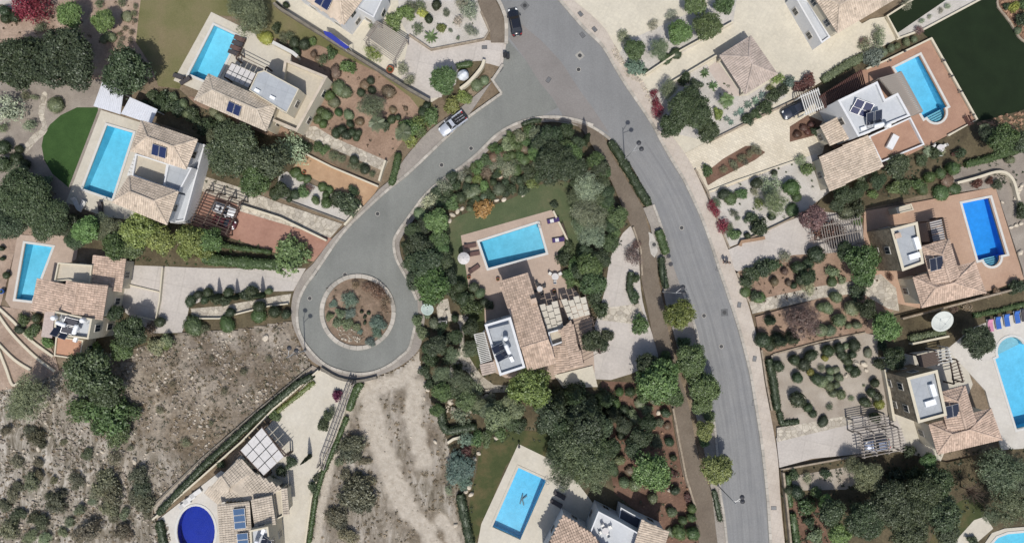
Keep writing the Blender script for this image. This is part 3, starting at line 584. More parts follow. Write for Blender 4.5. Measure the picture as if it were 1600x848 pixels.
# ---------------------------------------------------------------- pools
def tilefloor(name, c, c2=None):
    return surf(name, [(.3, c), (.7, c2 or tuple(min(.85, x*1.16) for x in c))], scale=.3, fine=1.1, famp=.16, rough=.5, bump=0, kind='slab', ks=2.2, kang=.3, joint=(.93, .95, .97))
PB1 = tilefloor('pool_tiles_aqua', (.21, .46, .56)); PB2 = tilefloor('pool_tiles_sky', (.23, .53, .64)); PB3 = tilefloor('pool_tiles_azure', (.04, .27, .66)); PB4 = tilefloor('pool_tiles_cobalt', (.018, .028, .3)); PB5 = tilefloor('pool_tiles_bright', (.21, .50, .66))
COPW = two('pool_coping_white', A(214, 212, 206), .05, scale=.8, fine=4, famp=.08, bump=.05); COPT = two('pool_coping_tan', A(190, 160, 140), .05, scale=.8, fine=4, famp=.08)
def pool(key, floor, label, cop=COPW, depth=1.35, cw=.33, slope=1):
    pl = POOL[key]; cx = sum(p[0] for p in pl)/len(pl); cy = sum(p[1] for p in pl)/len(pl)
    zt = gz(pl[0][0]*1.001+(pl[0][0]-cx)*.08, pl[0][1]+(pl[0][1]-cy)*.08); zt = max(zt, .12)
    root = empty('swimming_pool', P(cx, cy, -depth))
    g0 = [P(x, y, 0) for x, y in pl]; n = len(g0)
    if area2(g0) < 0: g0 = g0[::-1]
    outl = offset_poly(g0, -cw); inn = offset_poly(g0, .03)
    # floor slopes along the long side
    ed = max(((inn[(i+1) % n]-inn[i]) for i in range(n)), key=lambda e: e.length if n < 12 or e.length > 2.5 else 0).normalized() if n != 28 else Vector((0, 1)); ts = [p.dot(ed) for p in inn]; t0, t1 = min(ts), max(ts)
    fz = [-depth+.4-.75*(t-t0)/(t1-t0) if slope > 0 else -depth-.35+.75*(t-t0)/(t1-t0) for t in ts]
    V = [(p.x, p.y, zt+.05) for p in inn]+[(p.x, p.y, fz[i]) for i, p in enumerate(inn)]
    F = [[(i+1) % n, i, n+i, n+(i+1) % n] for i in range(n)]
    for t in tessellate_polygon([[Vector(v) for v in V[n:]]]): F.append([n+i for i in t])
    me = mesh('basin', V, F, floor)
    bm = bmesh.new(); bm.from_mesh(me)
    for f in bm.faces:
        if abs(f.normal.z) > .9 and f.normal.z < 0: f.normal_flip()
    bm.to_mesh(me); bm.free(); ob('basin', me, root)
    V = [(p.x, p.y, zt+.06) for p in outl]+[(p.x, p.y, zt+.06) for p in inn]+[(p.x, p.y, -.02) for p in outl]+[(p.x, p.y, zt-.12) for p in inn]
    F = []
    for i in range(n):
        j = (i+1) % n; F += [[i, j, n+j, n+i], [2*n+i, 2*n+j, j, i], [n+i, n+j, 3*n+j, 3*n+i]]
    ob('coping', mesh('coping', V, F, cop), root)
    V = [(p.x, p.y, zt-.06) for p in inn]; F = [list(t) for t in tessellate_polygon([[Vector(v) for v in V]])]
    F = [f if (Vector(V[f[1]])-Vector(V[f[0]])).cross(Vector(V[f[2]])-Vector(V[f[0]])).z > 0 else f[::-1] for f in F]
    me = mesh('water', V, F, WATER); at = me.attributes.new('depth', 'FLOAT', 'POINT'); at.data.foreach_set('value', [zt-.06-z for z in fz]); ob('water', me, root)
    T(root, label, 'swimming pool', None, at=(cx, cy)); return root, zt
STEPM = two('pool_step', A(176, 206, 214), .05, scale=1)
def pool_steps(root, c, r, ang, zt, n=4, full=False):
    """half-round steps going down towards the pool"""
    for k in range(n):
        rr = r*S; d = Vector((math.cos(ang), math.sin(ang), 0)); s = Vector((-d.y, d.x, 0)); cc = P(c[0], c[1], 0)
        off = rr*(1-k/n)
        pts = []
        for i in range(13):
            a = -math.pi/2+math.pi*i/12; q = cc+d*(rr*.96*math.cos(a))+s*(rr*.96*math.sin(a))
            if (q-cc).dot(d) < rr*.92*k/n: q = q+d*(rr*.92*k/n-(q-cc).dot(d))
            pts.append(q)
        V, F = prism(pts, -1.3+.004*k, zt-.95+.2*k); ob('pool_step', fixn(mesh('pool_step', V, F, STEPM)), root)
pr, zt = pool('centre', PB1, 'rectangular aqua pool with white edge on the island villa terrace')
pool('west', PB2, 'long sky blue pool beside the half round lawn', depth=1.5)
pool('northwest', PB2, 'sky blue pool at the top left beside the dry lawn')
pool('southwest', PB2, 'small sky blue pool on the pink terrace at the left edge')
pool('oval', PB4, 'dark cobalt blue oval pool at the bottom edge', depth=1.2)
pr7, z7 = pool('south', PB5, 'bright blue pool with dark K emblem on its floor', cop=DECKC)
prn, zn = pool('northeast', PB5, 'blue pool with half round steps on the terracotta terrace')
pre, ze = pool('east', PB3, 'strong azure pool with half round steps beside the tan villa')
prs, zs = pool('southeast', PB5, 'large blue pool with round bay cut by the right edge')
pool('corner', PB2, 'pool corner just visible at the bottom right corner')
c = mixp((1479, 167), (1442, 186), .5); pool_steps(prn, c, 15.5, math.radians(-63), zn)
c = mixp((1571, 397), (1526, 407), .52); pool_steps(pre, c, 13.5, math.radians(-77), ze)
c = mixp((1552, 560), (1600, 537), .55); pool_steps(prs, c, 22, math.radians(116), zs)
DARKM = plain('mosaic_and_recess_dark', (.015, .03, .06), .4)
for a, b in (((817, 772), (812.5, 787)), ((823.5, 774), (815, 780.5)), ((816, 780), (818.5, 789))):
    bar('emblem_stroke', P(*a, -1.15), P(*b, -1.15), .17, .05, DARKM, pr7)
# darker navy band along the right side of the east pool
NAVY = plain('navy_band', A(12, 40, 150), .5)
q = [(1537, 311), (1545, 309), (1571, 397), (1563, 398.5)]; ob('floor_band', fixn(mesh('floor_band', *prism([P(*p, -1.3) for p in q], -1.34, -1.3), NAVY)), pre)

# ---------------------------------------------------------------- houses
TILE1 = tilemat('clay_tiles_brown', A(202, 180, 162), .22); TILE2 = tilemat('clay_tiles_pale', A(212, 196, 178), .14); TILE3 = tilemat('clay_tiles_rose', A(208, 184, 166), .18); TILE4 = tilemat('clay_tiles_pinkish', A(194, 180, 170), .1); TILE5 = tilemat('clay_tiles_buff', A(206, 194, 178), .12)
FLATG = two('grey_roof_membrane', A(176, 180, 184), .06, scale=.5, fine=3, famp=.1, bump=.1, kind='slab', ks=.3, kang=.35, joint=(.88, .88, .88)); FLATW = two('pale_roof_membrane', A(200, 203, 206), .05, scale=.5, fine=3, famp=.1, bump=.1); FLATC = two('terrace_tiles', A(200, 190, 172), .05, scale=.4, fine=3, famp=.1, bump=.1, kind='slab', ks=1.2, kang=.35, joint=(.9, .9, .9)); FLATP = two('pink_terrace_tiles', A(194, 150, 124), .05, scale=.4, fine=3, famp=.1, bump=.1, kind='slab', ks=1.2, kang=.2, joint=(.9, .9, .9))
FRAME = plain('window_frame', (.5, .47, .42), .5); GLASS = plain('window_glass', (.02, .028, .035), .08, 0, .6)
TIMBER = plain('dark_timber', A(92, 76, 66), .7); TIMBERW = plain('white_timber', A(222, 220, 214), .5); TIMBERG = plain('grey_timber', A(156, 147, 137), .7); TIMBERB = plain('maroon_timber', A(84, 52, 44), .7); FABRIC = plain('white_canvas', A(212, 208, 205), .8)
STONEW = surf('rough_stone', [(0.3, A(142, 130, 112)), (0.7, A(178, 166, 146))], scale=1.5, fine=5, famp=.3, bump=.6, kind='crazy', ks=2.2, joint=(.7, .68, .65))

def house(name, label, cpx, cat='house', group=None):
    r = empty(name, P(cpx[0], cpx[1], 0)); T(r, label, cat, group, at=cpx); return r
def add_windows(root, a, b, zlo, zhi, wallm, out, every=3.2, frame=FRAME):
    d = Vector((b[0]-a[0], b[1]-a[1], 0)); ln = d.length
    if ln < 2.2: return
    d.normalize(); n = max(1, int(ln/every)); rz = math.atan2(d.y, d.x)
    levels = [z for z in (1.5, 4.4) if zlo+.4 < z < zhi-.75]
    for z in levels:
        for i in range(n):
            c = Vector((a[0], a[1], 0))+d*ln*(i+.5)/n+out*.03; c.z = z
            f = boxo('window', c, (1.15, .1, 1.25), rz, frame, root)
            for s in (-.5, .5): boxo('pane', c+out*.035+d*s*.5, (.44, .06, 1.05), rz, GLASS, f)
def outward(a, b, cen):
    d = Vector((b[0]-a[0], b[1]-a[1], 0)).normalized(); n = Vector((d.y, -d.x, 0)); m = Vector(((a[0]+b[0])/2-cen[0], (a[1]+b[1])/2-cen[1], 0))
    return n if n.dot(m) > 0 else -n
def flat(root, pts, z, roofm=FLATG, wallm=WALLW, par_h=.45, pw=.25, z0=-.03, windows=True, recess=None, capm=None):
    """walls under a flat roof with a parapet; pts are the parapet corners seen at height z"""
    W = [P(x, y, z) for x, y in pts]
    if area2(W) < 0: W = W[::-1]
    n = len(W); inn = offset_poly(W, pw)
    V = [(p.x, p.y, z0) for p in W]+[(p.x, p.y, z) for p in W]+[(p.x, p.y, z) for p in inn]+[(p.x, p.y, z-par_h-.05) for p in inn]; F = []
    for i in range(n):
        j = (i+1) % n; F += [[i, j, n+j, n+i], [n+i, n+j, 2*n+j, 2*n+i], [2*n+i, 2*n+j, 3*n+j, 3*n+i]]
    wl_ = ob('wall', mesh('wall', V, F, wallm), root)
    if capm:
        o2 = offset_poly(W, -.06); i2 = offset_poly(W, pw+.05); V = [(p.x, p.y, z+.05) for p in o2]+[(p.x, p.y, z+.05) for p in i2]+[(p.x, p.y, z+.002) for p in o2]+[(p.x, p.y, z+.002) for p in i2]; F = []
        for i in range(n): j = (i+1) % n; F += [[i, j, n+j, n+i], [2*n+i, 2*n+j, j, i], [n+i, n+j, 3*n+j, 3*n+i]]
        ob('parapet_cap', mesh('parapet_cap', V, F, capm), root)
    V = [Vector((p[0], p[1], z-par_h)) for p in inn]; F = [list(t) for t in tessellate_polygon([V])]
    F = [f if (V[f[1]]-V[f[0]]).cross(V[f[2]]-V[f[0]]).z > 0 else f[::-1] for f in F]
    ob('flat_roof', mesh('flat_roof', V, F, roofm), root)
    cen = sum(W, Vector())/n
    if windows:
        for i in range(n): add_windows(root, W[i], W[(i+1) % n], max(0, z0), z, wallm, outward(W[i], W[(i+1) % n], cen))
    return z-par_h
TU, TV = .34, .42
def tiles_on(face, V, F):
    """rows of half-round clay tiles over one roof plane; face = world points"""
    n = Vector()
    for i in range(len(face)):
        a, b = face[i], face[(i+1) % len(face)]; n += a.cross(b)
    n.normalize()
    if n.z < 0: n = -n
    dn = Vector((n.x, n.y, 0)); dn = (Vector((0, -1, 0)) if dn.length < 1e-4 else dn); dn = (dn-n*dn.dot(n)).normalized(); u = n.cross(dn).normalized()
    o = face[0]; uv = [((p-o).dot(u), (p-o).dot(dn)) for p in face]
    u0, u1 = min(p[0] for p in uv), max(p[0] for p in uv); v0, v1 = min(p[1] for p in uv), max(p[1] for p in uv)
    vv = v1-TV/2; row = 0
    while vv > v0:
        uu = u0+TU/2
        while uu < u1:
            if inside(uu, vv, uv):
                j = R.uniform(-.012, .012); h = .048+R.uniform(-.012, .012); k = len(V)
                for dv, lift, wd in ((-TV*.52, .0, .42), (TV*.55, .045, .5)):
                    for a, hh in ((-wd, 0), (-wd*.5, h), (wd*.5, h), (wd, 0)):
                        V.append(o+u*(uu+a*TU+j)+dn*(vv+dv)+n*(.02+lift+hh))
                F.extend([[k, k+4, k+5, k+1], [k+1, k+5, k+6, k+2], [k+2, k+6, k+7, k+3], [k+4, k+7, k+6, k+5]])
            uu += TU
        vv -= TV; row += 1
def roof(root, faces, tm, wallm=WALLC, inset=.4, walls=True, ridge=True, windows=True, zbase=-.03, open_=False):
    """faces: lists of (px, py, z); builds roof slab, clay tiles, ridge tiles and the walls below the eaves"""
    fw = [[P(*p) for p in f] for f in faces]; V = []; F = []; key = {}; edges = {}
    for f in fw:
        ids = []
        for p in f:
            kk = (round(p.x*2), round(p.y*2), round(p.z*2))
            if kk not in key: key[kk] = len(V); V.append(p.copy())
            ids.append(key[kk])
        F.append(ids)
        for i in range(len(ids)): e = tuple(sorted((ids[i], ids[(i+1) % len(ids)]))); edges[e] = edges.get(e, 0)+1
    n = len(V); V2 = V+[v-Vector((0, 0, .18)) for v in V]; F2 = [list(f) for f in F]+[[i+n for i in f][::-1] for f in F]
    bd = [e for e, c_ in edges.items() if c_ == 1]
    for a, b in bd: F2.append([a, b, n+b, n+a])
    ro = ob('roof', fixn(mesh('roof', V2, F2, tm)), root)
    TVs = []; TF = []
    for f in fw: tiles_on(f, TVs, TF)
    t = ob('roof_tiles', mesh('roof_tiles', TVs, TF, tm), ro); t['kind'] = 'stuff'
    if ridge:
        RV = []; RF = []
        for (a, b), c_ in edges.items():
            if c_ < 2: continue
            p, q = V[a], V[b]; d = (q-p); ln = d.length; d.normalize(); s = Vector((-d.y, d.x, 0)).normalized(); m = max(1, int(ln/.4))
            for i in range(m):
                p0 = p+d*ln*i/m; p1 = p+d*ln*(i+1.1)/m; k = len(RV)
                for q_, ex in ((p0, .0), (p1, .02)):
                    for sx, sz in ((-.17, .04), (-.09, .15+ex), (.09, .15+ex), (.17, .04)): RV.append(q_+s*sx+Vector((0, 0, sz)))
                RF += [[k, k+4, k+5, k+1], [k+1, k+5, k+6, k+2], [k+2, k+6, k+7, k+3]]
        if RV: t2 = ob('ridge_tiles', mesh('ridge_tiles', RV, RF, tm), ro); t2['kind'] = 'stuff'
    if walls:
        cen = sum(V, Vector())/n; IV = []
        loop_next = {}
        # order the outline
        adj = {}
        for a, b in bd: adj.setdefault(a, []).append(b); adj.setdefault(b, []).append(a)
        st = bd[0][0]; lp = [st]; prev = None; cur = st
        while True:
            nx = [x for x in adj[cur] if x != prev]
            if not nx or nx[0] == st: break
            prev, cur = cur, nx[0]; lp.append(cur)
            if len(lp) > 60: break
        L2 = [V[i] for i in lp]
        if area2(L2) < 0: L2 = L2[::-1]
        inn = offset_poly(L2, inset); m = len(L2)
        WV = [(p[0], p[1], zbase) for p in inn]+[(p[0], p[1], L2[i].z-.17) for i, p in enumerate(inn)]; WF = [[i, (i+1) % m, m+(i+1) % m, m+i] for i in range(m)]
        if open_:
            for i, p in enumerate(inn): boxo('post', (p[0], p[1], (L2[i].z-.17)/2), (.3, .3, L2[i].z-.15), 0, wallm, root)
        else:
            ob('wall', mesh('wall', WV, WF, wallm), root)
            if windows:
                for i in range(m):
                    a, b = inn[i], inn[(i+1) % m]; add_windows(root, a, b, max(0, zbase), min(L2[i].z, L2[(i+1) % m].z), wallm, outward(a, b, cen))
    return ro
def hip(root, nw, ne, se, sw, r1, r2, ze, zr, tm, **k):
    """four-sided hip roof: r1 is the ridge end near the nw-sw side, r2 near ne-se"""
    e = lambda p: (p[0], p[1], ze); g = lambda p: (p[0], p[1], zr)
    return roof(root, [[e(nw), e(ne), g(r2), g(r1)], [e(se), e(sw), g(r1), g(r2)], [e(sw), e(nw), g(r1)], [e(ne), e(se), g(r2)]], tm, **k)
def chimney(root, px, py, z, h=1.0, s=.7, rz=.3):
    b = boxo('chimney', P(px, py, z+h/2), (s, s*.8, h), rz, WALLC, root); boxo('chimney_cap', P(px, py, z+h+.05), (s*1.25, s*1.05, .1), rz, TILE1, b)
def pergola(label, quad, z, n, mat=TIMBER, sw=.12, sh=.14, beams=2, post=True, panels=None, overhang=.4, group='pergolas by the houses', z0=None, gap=.5, cols=None, midb=0, name='pergola'):
    """quad a b c d (px seen at height z): slats run parallel to a-b, beams along a-d and b-c"""
    a, b, c, d = (P(x, y, z) for x, y in quad); cx = sum(p[0] for p in quad)/4; cy = sum(p[1] for p in quad)/4
    g = gz(cx, cy) if z0 is None else z0
    root = empty(name, P(cx, cy, g)); T(root, label, 'pergola', group, at=(cx, cy))
    us = [0.0, 1.0]+[(i+1)/(midb+1) for i in range(midb)]
    for t in us:
        p, q = a.lerp(b, t), d.lerp(c, t); bar('beam', p-Vector((0, 0, .16)), q-Vector((0, 0, .16)), .16, .18, mat, root)
        if post:
            for e in (p, q): bar('post', (e.x, e.y, g), (e.x, e.y, z-.25), .2, .2, mat, root)
    for i in range(n):
        t = (i+.5)/n; p, q = a.lerp(d, t), b.lerp(c, t); dv = (q-p).normalized()
        bar('slat', p-dv*overhang, q+dv*overhang, sw, sh, mat, root)
    return root
def panel_pergola(label, quad, z, rows, cols, mat, gapf=.06, stagger=True, z0=None, thick=.05, gapdir='v'):
    a, b, c, d = (P(x, y, z) for x, y in quad); cx = sum(p[0] for p in quad)/4; cy = sum(p[1] for p in quad)/4
    g = gz(cx, cy) if z0 is None else z0
    root = empty('shade_canopy', P(cx, cy, g)); T(root, label, 'shade canopy', 'panelled shade canopies', at=(cx, cy))
    def uv(u, v): return a.lerp(b, u).lerp(d.lerp(c, u), v)
    for t in (0.0, 1.0):
        for s in (0, 1):
            e = uv(t, s); bar('post', (e.x, e.y, g), (e.x, e.y, z-.2), .2, .2, TIMBER, root)
        bar('beam', uv(t, 0)-Vector((0, 0, .14)), uv(t, 1)-Vector((0, 0, .14)), .14, .2, TIMBER, root)
    for k in range(cols):
        for i in range(rows):
            off = (.35/rows if (stagger and k % 2) else 0); v0 = min(1, i/rows+off+.05/rows); v1 = min(1, (i+1)/rows+off-.05/rows)
            if v1-v0 < .02: continue
            u0, u1 = k/cols+.012, (k+1)/cols-.012; dz = Vector((0, 0, .02*(k % 2)))
            q = [uv(u0, v0)+dz, uv(u1, v0)+dz, uv(u1, v1)+dz, uv(u0, v1)+dz]
            V = q+[p-Vector((0, 0, thick)) for p in q]; F = [[0, 1, 2, 3], [7, 6, 5, 4]]+[[j, (j+1) % 4, 4+(j+1) % 4, 4+j] for j in range(4)]
            ob('panel', fixn(mesh('panel', V, F, mat)), root)
    return root
PVM = plain('solar_cells', A(38, 48, 86), .15, 0, .7); PVD = plain('dark_solar_cells', A(40, 44, 58), .15, 0, .7); ALU = plain('aluminium', (.5, .5, .5), .4, .8); TANK = plain('white_tank', (.75, .76, .77), .35)
def collector(label, px, py, z, wd, ln, rz, tilt, n=2, m=PVM, group='solar collectors on the roofs', legs=True):
    """row of n flat collectors side by side, tilted on a frame"""
    c = P(px, py, z); root = empty('solar_collector', c); T(root, label, 'solar panel', group, at=(px, py)); rot = Matrix.Rotation(rz, 3, 'Z')
    for i in range(n):
        off = rot @ Vector(((i-(n-1)/2)*wd*1.06, 0, 0)); p = c+off+Vector((0, 0, .12+math.sin(abs(tilt))*ln/2))
        f = boxo('frame', p, (wd, ln, .07), rz, ALU, root, 0, tilt)
        up = (Matrix.Rotation(rz, 3, 'Z') @ Matrix.Rotation(tilt, 3, 'X')) @ Vector((0, 0, 1)); boxo('panel', p+up*.03, (wd*.92, ln*.95, .05), rz, m, f, 0, tilt)
    return root
def heater(label, px, py, z, rz, m=PVD):
    """roof water heater: two tilted collectors, a lying tank, a cistern on a stand"""
    c = P(px, py, z); root = empty('solar_water_heater', c); T(root, label, 'water heater', 'solar water heaters on the roofs', at=(px, py)); rot = Matrix.Rotation(rz, 3, 'Z')
    def w_(x, y, zz): return c+rot @ Vector((x, y, zz))
    for i in (-.55, .55):
        f = boxo('frame', w_(-.9, i*1.15, .75), (1.9, 1.1, .08), rz, ALU, root, .45, 0); up = rot @ (Matrix.Rotation(.45, 3, 'Y') @ Vector((0, 0, 1)))
        boxo('panel', w_(-.9, i*1.15, .75)+up*.03, (1.8, 1.0, .06), rz, m, f, .45, 0)
    V, F = lathe([(.0, -.75), (.2, -.74), (.3, -.66), (.32, -.5), (.32, .5), (.3, .66), (.2, .74), (0, .75)], 14)
    t = ob('tank', mesh('tank', [w_(.35+v[0], v[2], 1.35+v[1]) for v in V], F, TANK, True), root)
    V, F = lathe([(.36, 0), (.38, .15), (.37, .7), (.3, .85), (.1, .9)], 16); t = ob('cistern', mesh('cistern', [w_(.7+v[0], 1.5+v[1], .5+v[2]) for v in V], F, TANK, True), root)
    for x, y in ((.3, 1.1), (1.1, 1.1), (.3, 1.9), (1.1, 1.9)): bar('leg', w_(x, y, 0), w_(x, y, .5), .06, .06, ALU, root)
    for y in (-.9, .9): bar('leg', w_(.3, y, 0), w_(.3, y, 1.1), .06, .06, ALU, root); bar('strut', w_(-1.7, y, .05), w_(.3, y, 1.1), .05, .05, ALU, root)
    boxo('control_box', w_(.2, -1.7, .2), (.5, .8, .35), rz, TANK, root)
    return root

# island villa
h = house('island_villa', 'villa with long brown tiled roof and white flat block on the island plot', (825, 510))
roof(h, [[(779, 440, 3.4), (825, 426, 3.4), (857, 530, 5.8), (814, 543, 5.8)], [(814, 543, 5.8), (857, 530, 5.8), (868, 567, 4.9), (824, 578, 4.9)]], TILE1, WALLW)
roof(h, [[(874, 516, 3.9), (882, 510, 4.2), (893, 575, 4.2), (866, 585, 3.6), (862, 541, 3.6), (880, 536, 3.9)], [(882, 510, 4.2), (892, 500, 3.8), (911, 569, 3.6), (893, 575, 4.2)]], TILE1, WALLC, ridge=False, inset=.3)
zf = flat(h, [(757, 507), (798, 495), (821, 574), (781, 587)], 6.4, FLATG, WALLW, .5, .35)
flat(h, [(856, 519), (877, 513), (882, 534), (862, 541)], 3.7, FLATC, WALLW, .9, .2, windows=False)
roof(h, [[(750, 570, 2.6), (772, 564, 3.0), (776, 581, 3.0), (754, 587, 2.6)]], TILE4, WALLC, ridge=False, windows=False)
chimney(h, 834, 470, 4.2, .9)
boxo('dark_recess_block', P(778, 505, zf+.12), (3.1, .9, .2), math.radians(14), DARKM, h)  # dark block added on the roof, its colour standing for a recess's shade
heater('water heater with white cistern on the island villa flat roof', 790, 545, zf, math.radians(25))
pergola('brown louvred pergola against the west side of the island villa', [(741, 521), (756, 518), (768, 563), (752, 568)], 2.6, 17, TIMBERW, .12, .1, overhang=.1)
panel_pergola('beige panelled canopy over the villa terrace, nearest the long roof', [(842, 476), (871, 469), (881, 511), (855, 518)], 3.0, 4, 3, DECKC)
panel_pergola('beige panelled canopy on the villa terrace, right of its twin', [(876, 468), (914, 459), (922, 491), (889, 500)], 2.9, 3, 4, DECKC)
pergola('thin brown pergola overgrown by plants east of the island villa', [(895, 505), (925, 495), (938, 552), (912, 566)], 2.5, 11, TIMBER, .07, .08)
wall([(732, 447), (757, 459)], 3, .3, WALLC, 'low edge wall at the island villa terrace corner'); wall([(864, 330), (887, 377)], 3, .5, WALLC, 'short white wall along the east side of the island pool terrace')
zone('terrace', [(866, 586), (926, 571), (934, 604), (880, 606)], CREAM)

# villa left of centre with half round lawn
h = house('villa', 'villa with two hipped tile roofs beside the half round lawn', (250, 275))
hip(h, (221, 189), (309, 218), (291, 264), (205, 236), (230, 214), (271, 229), 5.6, 6.9, TILE2, wallm=WALLW)
hip(h, (202, 275), (279, 299), (261, 351), (176, 316), (203, 299), (241, 314), 5.6, 6.9, TILE2, wallm=WALLW)
flat(h, [(232, 246), (262, 256), (256, 292), (206, 274), (212, 240)], 3.2, FLATC, WALLW, .4, .2, windows=False)
flat(h, [(262, 256), (300, 262), (280, 300), (255, 290)], 4.6, FLATG, WALLW, .35, .2)
flat(h, [(306, 222), (320, 226), (288, 345), (266, 348), (280, 300)], 2.9, FLATW, WALLW, .3, .2, windows=False)
collector('pair of dark solar panels on the north roof of the half round lawn villa', 250.5, 237, 6.35, 1.05, 1.6, math.radians(-17), .28, 2, PVM)
pergola('white lounger shelter between the two hipped roofs by the long pool', [(212, 240), (222, 243), (208, 278), (199, 274)], 2.6, 6, TIMBERW, .5, .08, overhang=.05)
for (q, lab) in (([(160, 127), (193, 144), (188, 179), (146, 166)], 'white corrugated shed roof half under the dark tree'), ([(203, 152), (246, 171), (236, 194), (189, 178)], 'white flat carport roof beside the corrugated shed')):
    r = empty('shed', P(sum(p[0] for p in q)/4, sum(p[1] for p in q)/4, 0)); T(r, lab, 'shed', at=q[0])
    W = [P(x, y, 2.6) for x, y in q]; ob('roof', fixn(mesh('roof', *prism(W, 2.52, 2.6), plain('white_sheet', A(222, 224, 230), .4))), r)
    for i in range(14):
        t = (i+.5)/14; bar('rib', W[0].lerp(W[1], t)+Vector((0, 0, .02)), W[3].lerp(W[2], t)+Vector((0, 0, .02)), .06, .05, MATS['white_sheet'], r)
    for p in offset_poly(W if area2(W) > 0 else W[::-1], .3): bar('post', (p[0], p[1], 0), (p[0], p[1], 2.52), .15, .15, TIMBERW, r)

# north-west villa
h = house('villa', 'cream villa with hipped roof and parapet terrace right of the top left pool', (420, 150))
hip(h, (326, 116), (432, 164), (416, 205), (304, 156), (332, 141), (401, 171), 5.2, 6.4, TILE5, wallm=WALLC)
flat(h, [(402, 113), (413, 110), (467, 139), (448, 177), (389, 141)], 6.2, FLATG, WALLC, .12, .12)
flat(h, [(445, 93), (511, 120), (464, 205), (424, 188), (437, 150)], 3.5, FLATC, WALLC, .8, .28, capm=TILE5)
for x, y in ((402, 142), (426, 153)): boxo('roof_vent', P(x, y, 6.25), (.8, .45, .3), math.radians(-27), TANK, h)
collector('pair of dark solar panels on the roof of the cream villa', 367, 171, 5.95, 1.0, 1.5, math.radians(-24), .28, 2, PVM)
panel_pergola('white slatted canopy between cream villa roof and pool', [(362, 98), (400, 115), (388, 138), (350, 120)], 2.8, 2, 5, FABRIC, stagger=False)
pergola('row of dark posts and beams at the edge of the cream villa terrace', [(372, 82), (416, 104), (412, 113), (368, 91)], 2.4, 2, TIMBER, .08, .1)
wall([(432, 72), (463, 88), (470, 94)], 4, 1.6, WALLC, 'cream wall behind the cream villa terrace', cap=COPW)

# white house at the top
h = house('villa', 'white villa with pale hipped roof cut by the top edge', (520, -10))
hip(h, (505, -92), (592, -35), (537, 39), (450, -18), (520, -55), (531, -2), 5.6, 7.0, TILE2, wallm=WALLW)
flat(h, [(556, 12), (575, -22), (602, -10), (584, 28)], 4.2, FLATW, WALLW, .3, .2)
collector('pair of dark solar panels on the roof at the top edge', 506, 4, 6.3, 1.1, 1.6, math.radians(-33), .25, 2, PVM)
BLUEF = plain('blue_canvas', A(40, 52, 150), .8)
q = [(505, 48, 2.4), (516, 51, 2.5), (546, 74, 2.5), (540, 77, 2.2), (508, 55, 2.1)]
W = [P(*p) for p in q]; r = empty('awning', P(526, 62, 0)); T(r, 'narrow blue canvas awning below the white villa', 'awning', at=(526, 62))
ob('canvas', fixn(mesh('canvas', W+[p-Vector((0, 0, .05)) for p in W], [[0, 1, 2, 3, 4], [9, 8, 7, 6, 5]]+[[i, (i+1) % 5, 5+(i+1) % 5, 5+i] for i in range(5)], BLUEF)), r)
for p in (W[0], W[1], W[2], W[3]): bar('post', (p.x, p.y, 0), (p.x, p.y, p.z-.03), .08, .08, TIMBERW, r)
pergola('grey slatted pergola on the pale terrace at the top', [(592, 34), (634, 60), (614, 97), (571, 66)], 2.7, 15, TIMBERG, .11, .14, overhang=.5)

# south-west villa on the left edge
h = house('villa', 'villa with terracotta terrace roofs at the left edge', (110, 470))
roof(h, [[(145, 399, 3.6), (197, 404, 3.0), (189, 456, 3.0), (140, 450, 3.6)]], TILE3, WALLC, ridge=False)
roof(h, [[(106, 438, 5.4), (121, 441, 5.9), (114, 489, 5.9), (96, 485, 5.4)], [(121, 441, 5.9), (169, 446, 5.0), (160, 500, 5.0), (114, 489, 5.9)]], TILE3, WALLC)
roof(h, [[(59, 435, 3.9), (104, 444, 4.6), (96, 488, 4.6), (49, 485, 3.9)]], TILE3, WALLC, ridge=False)
flat(h, [(90, 410), (144, 414), (140, 444), (106, 438), (84, 440)], 4.0, FLATC, WALLC, .35, .2)
zf = flat(h, [(86, 486), (144, 498), (138, 530), (84, 523)], 6.0, FLATW, WALLC, .7, .25)
heater('water heater on the flat roof of the left edge villa', 104, 508, zf, math.radians(70)); heater('second water heater on the left edge villa, nearer its east parapet', 124, 512, zf, math.radians(-20))
flat(h, [(87, 525), (130, 531), (125, 562), (84, 556)], 3.2, FLATP, WALLC, .25, .2)
r = empty('shade_canopy', P(75, 505, 0)); T(r, 'plain pinkish canopy slab at the left edge villa', 'shade canopy', at=(75, 505))
W = [P(x, y, 2.7) for x, y in ((71, 480), (86, 483), (81, 528), (64, 526))]; ob('roof', fixn(mesh('roof', *prism(W, 2.55, 2.7), two('pinkish_slab', A(196, 180, 172), .05))), r)
for p in offset_poly(W[::-1], .2): bar('post', (p[0], p[1], 0), (p[0], p[1], 2.55), .15, .15, TIMBER, r)

# south-west villa with oval pool
h = house('villa', 'villa with buff tile roofs beside the oval pool', (385, 790))
roof(h, [[(374, 716, 3.4), (396, 737, 3.4), (359, 761, 4.4), (346, 743, 4.4)], [(346, 743, 4.4), (359, 761, 4.4), (354, 782, 3.5), (339, 787, 3.3), (320, 768, 3.3)]], TILE5, WALLC)
roof(h, [[(339, 788, 5.0), (389, 783, 4.6), (397, 880, 4.6), (345, 885, 5.0)]], TILE5, WALLC, ridge=False)
roof(h, [[(392, 781, 4.6), (424, 773, 3.9), (431, 818, 3.9), (398, 826, 4.6)]], TILE5, WALLC, ridge=False)
roof(h, [[(440, 763, 3.2), (447, 762, 3.0), (452, 803, 3.0), (442, 805, 3.2)]], TILE5, WALLC, ridge=False, windows=False)
flat(h, [(424, 770), (440, 764), (443, 806), (431, 812)], 3.0, FLATC, WALLC, .4, .2, windows=False)
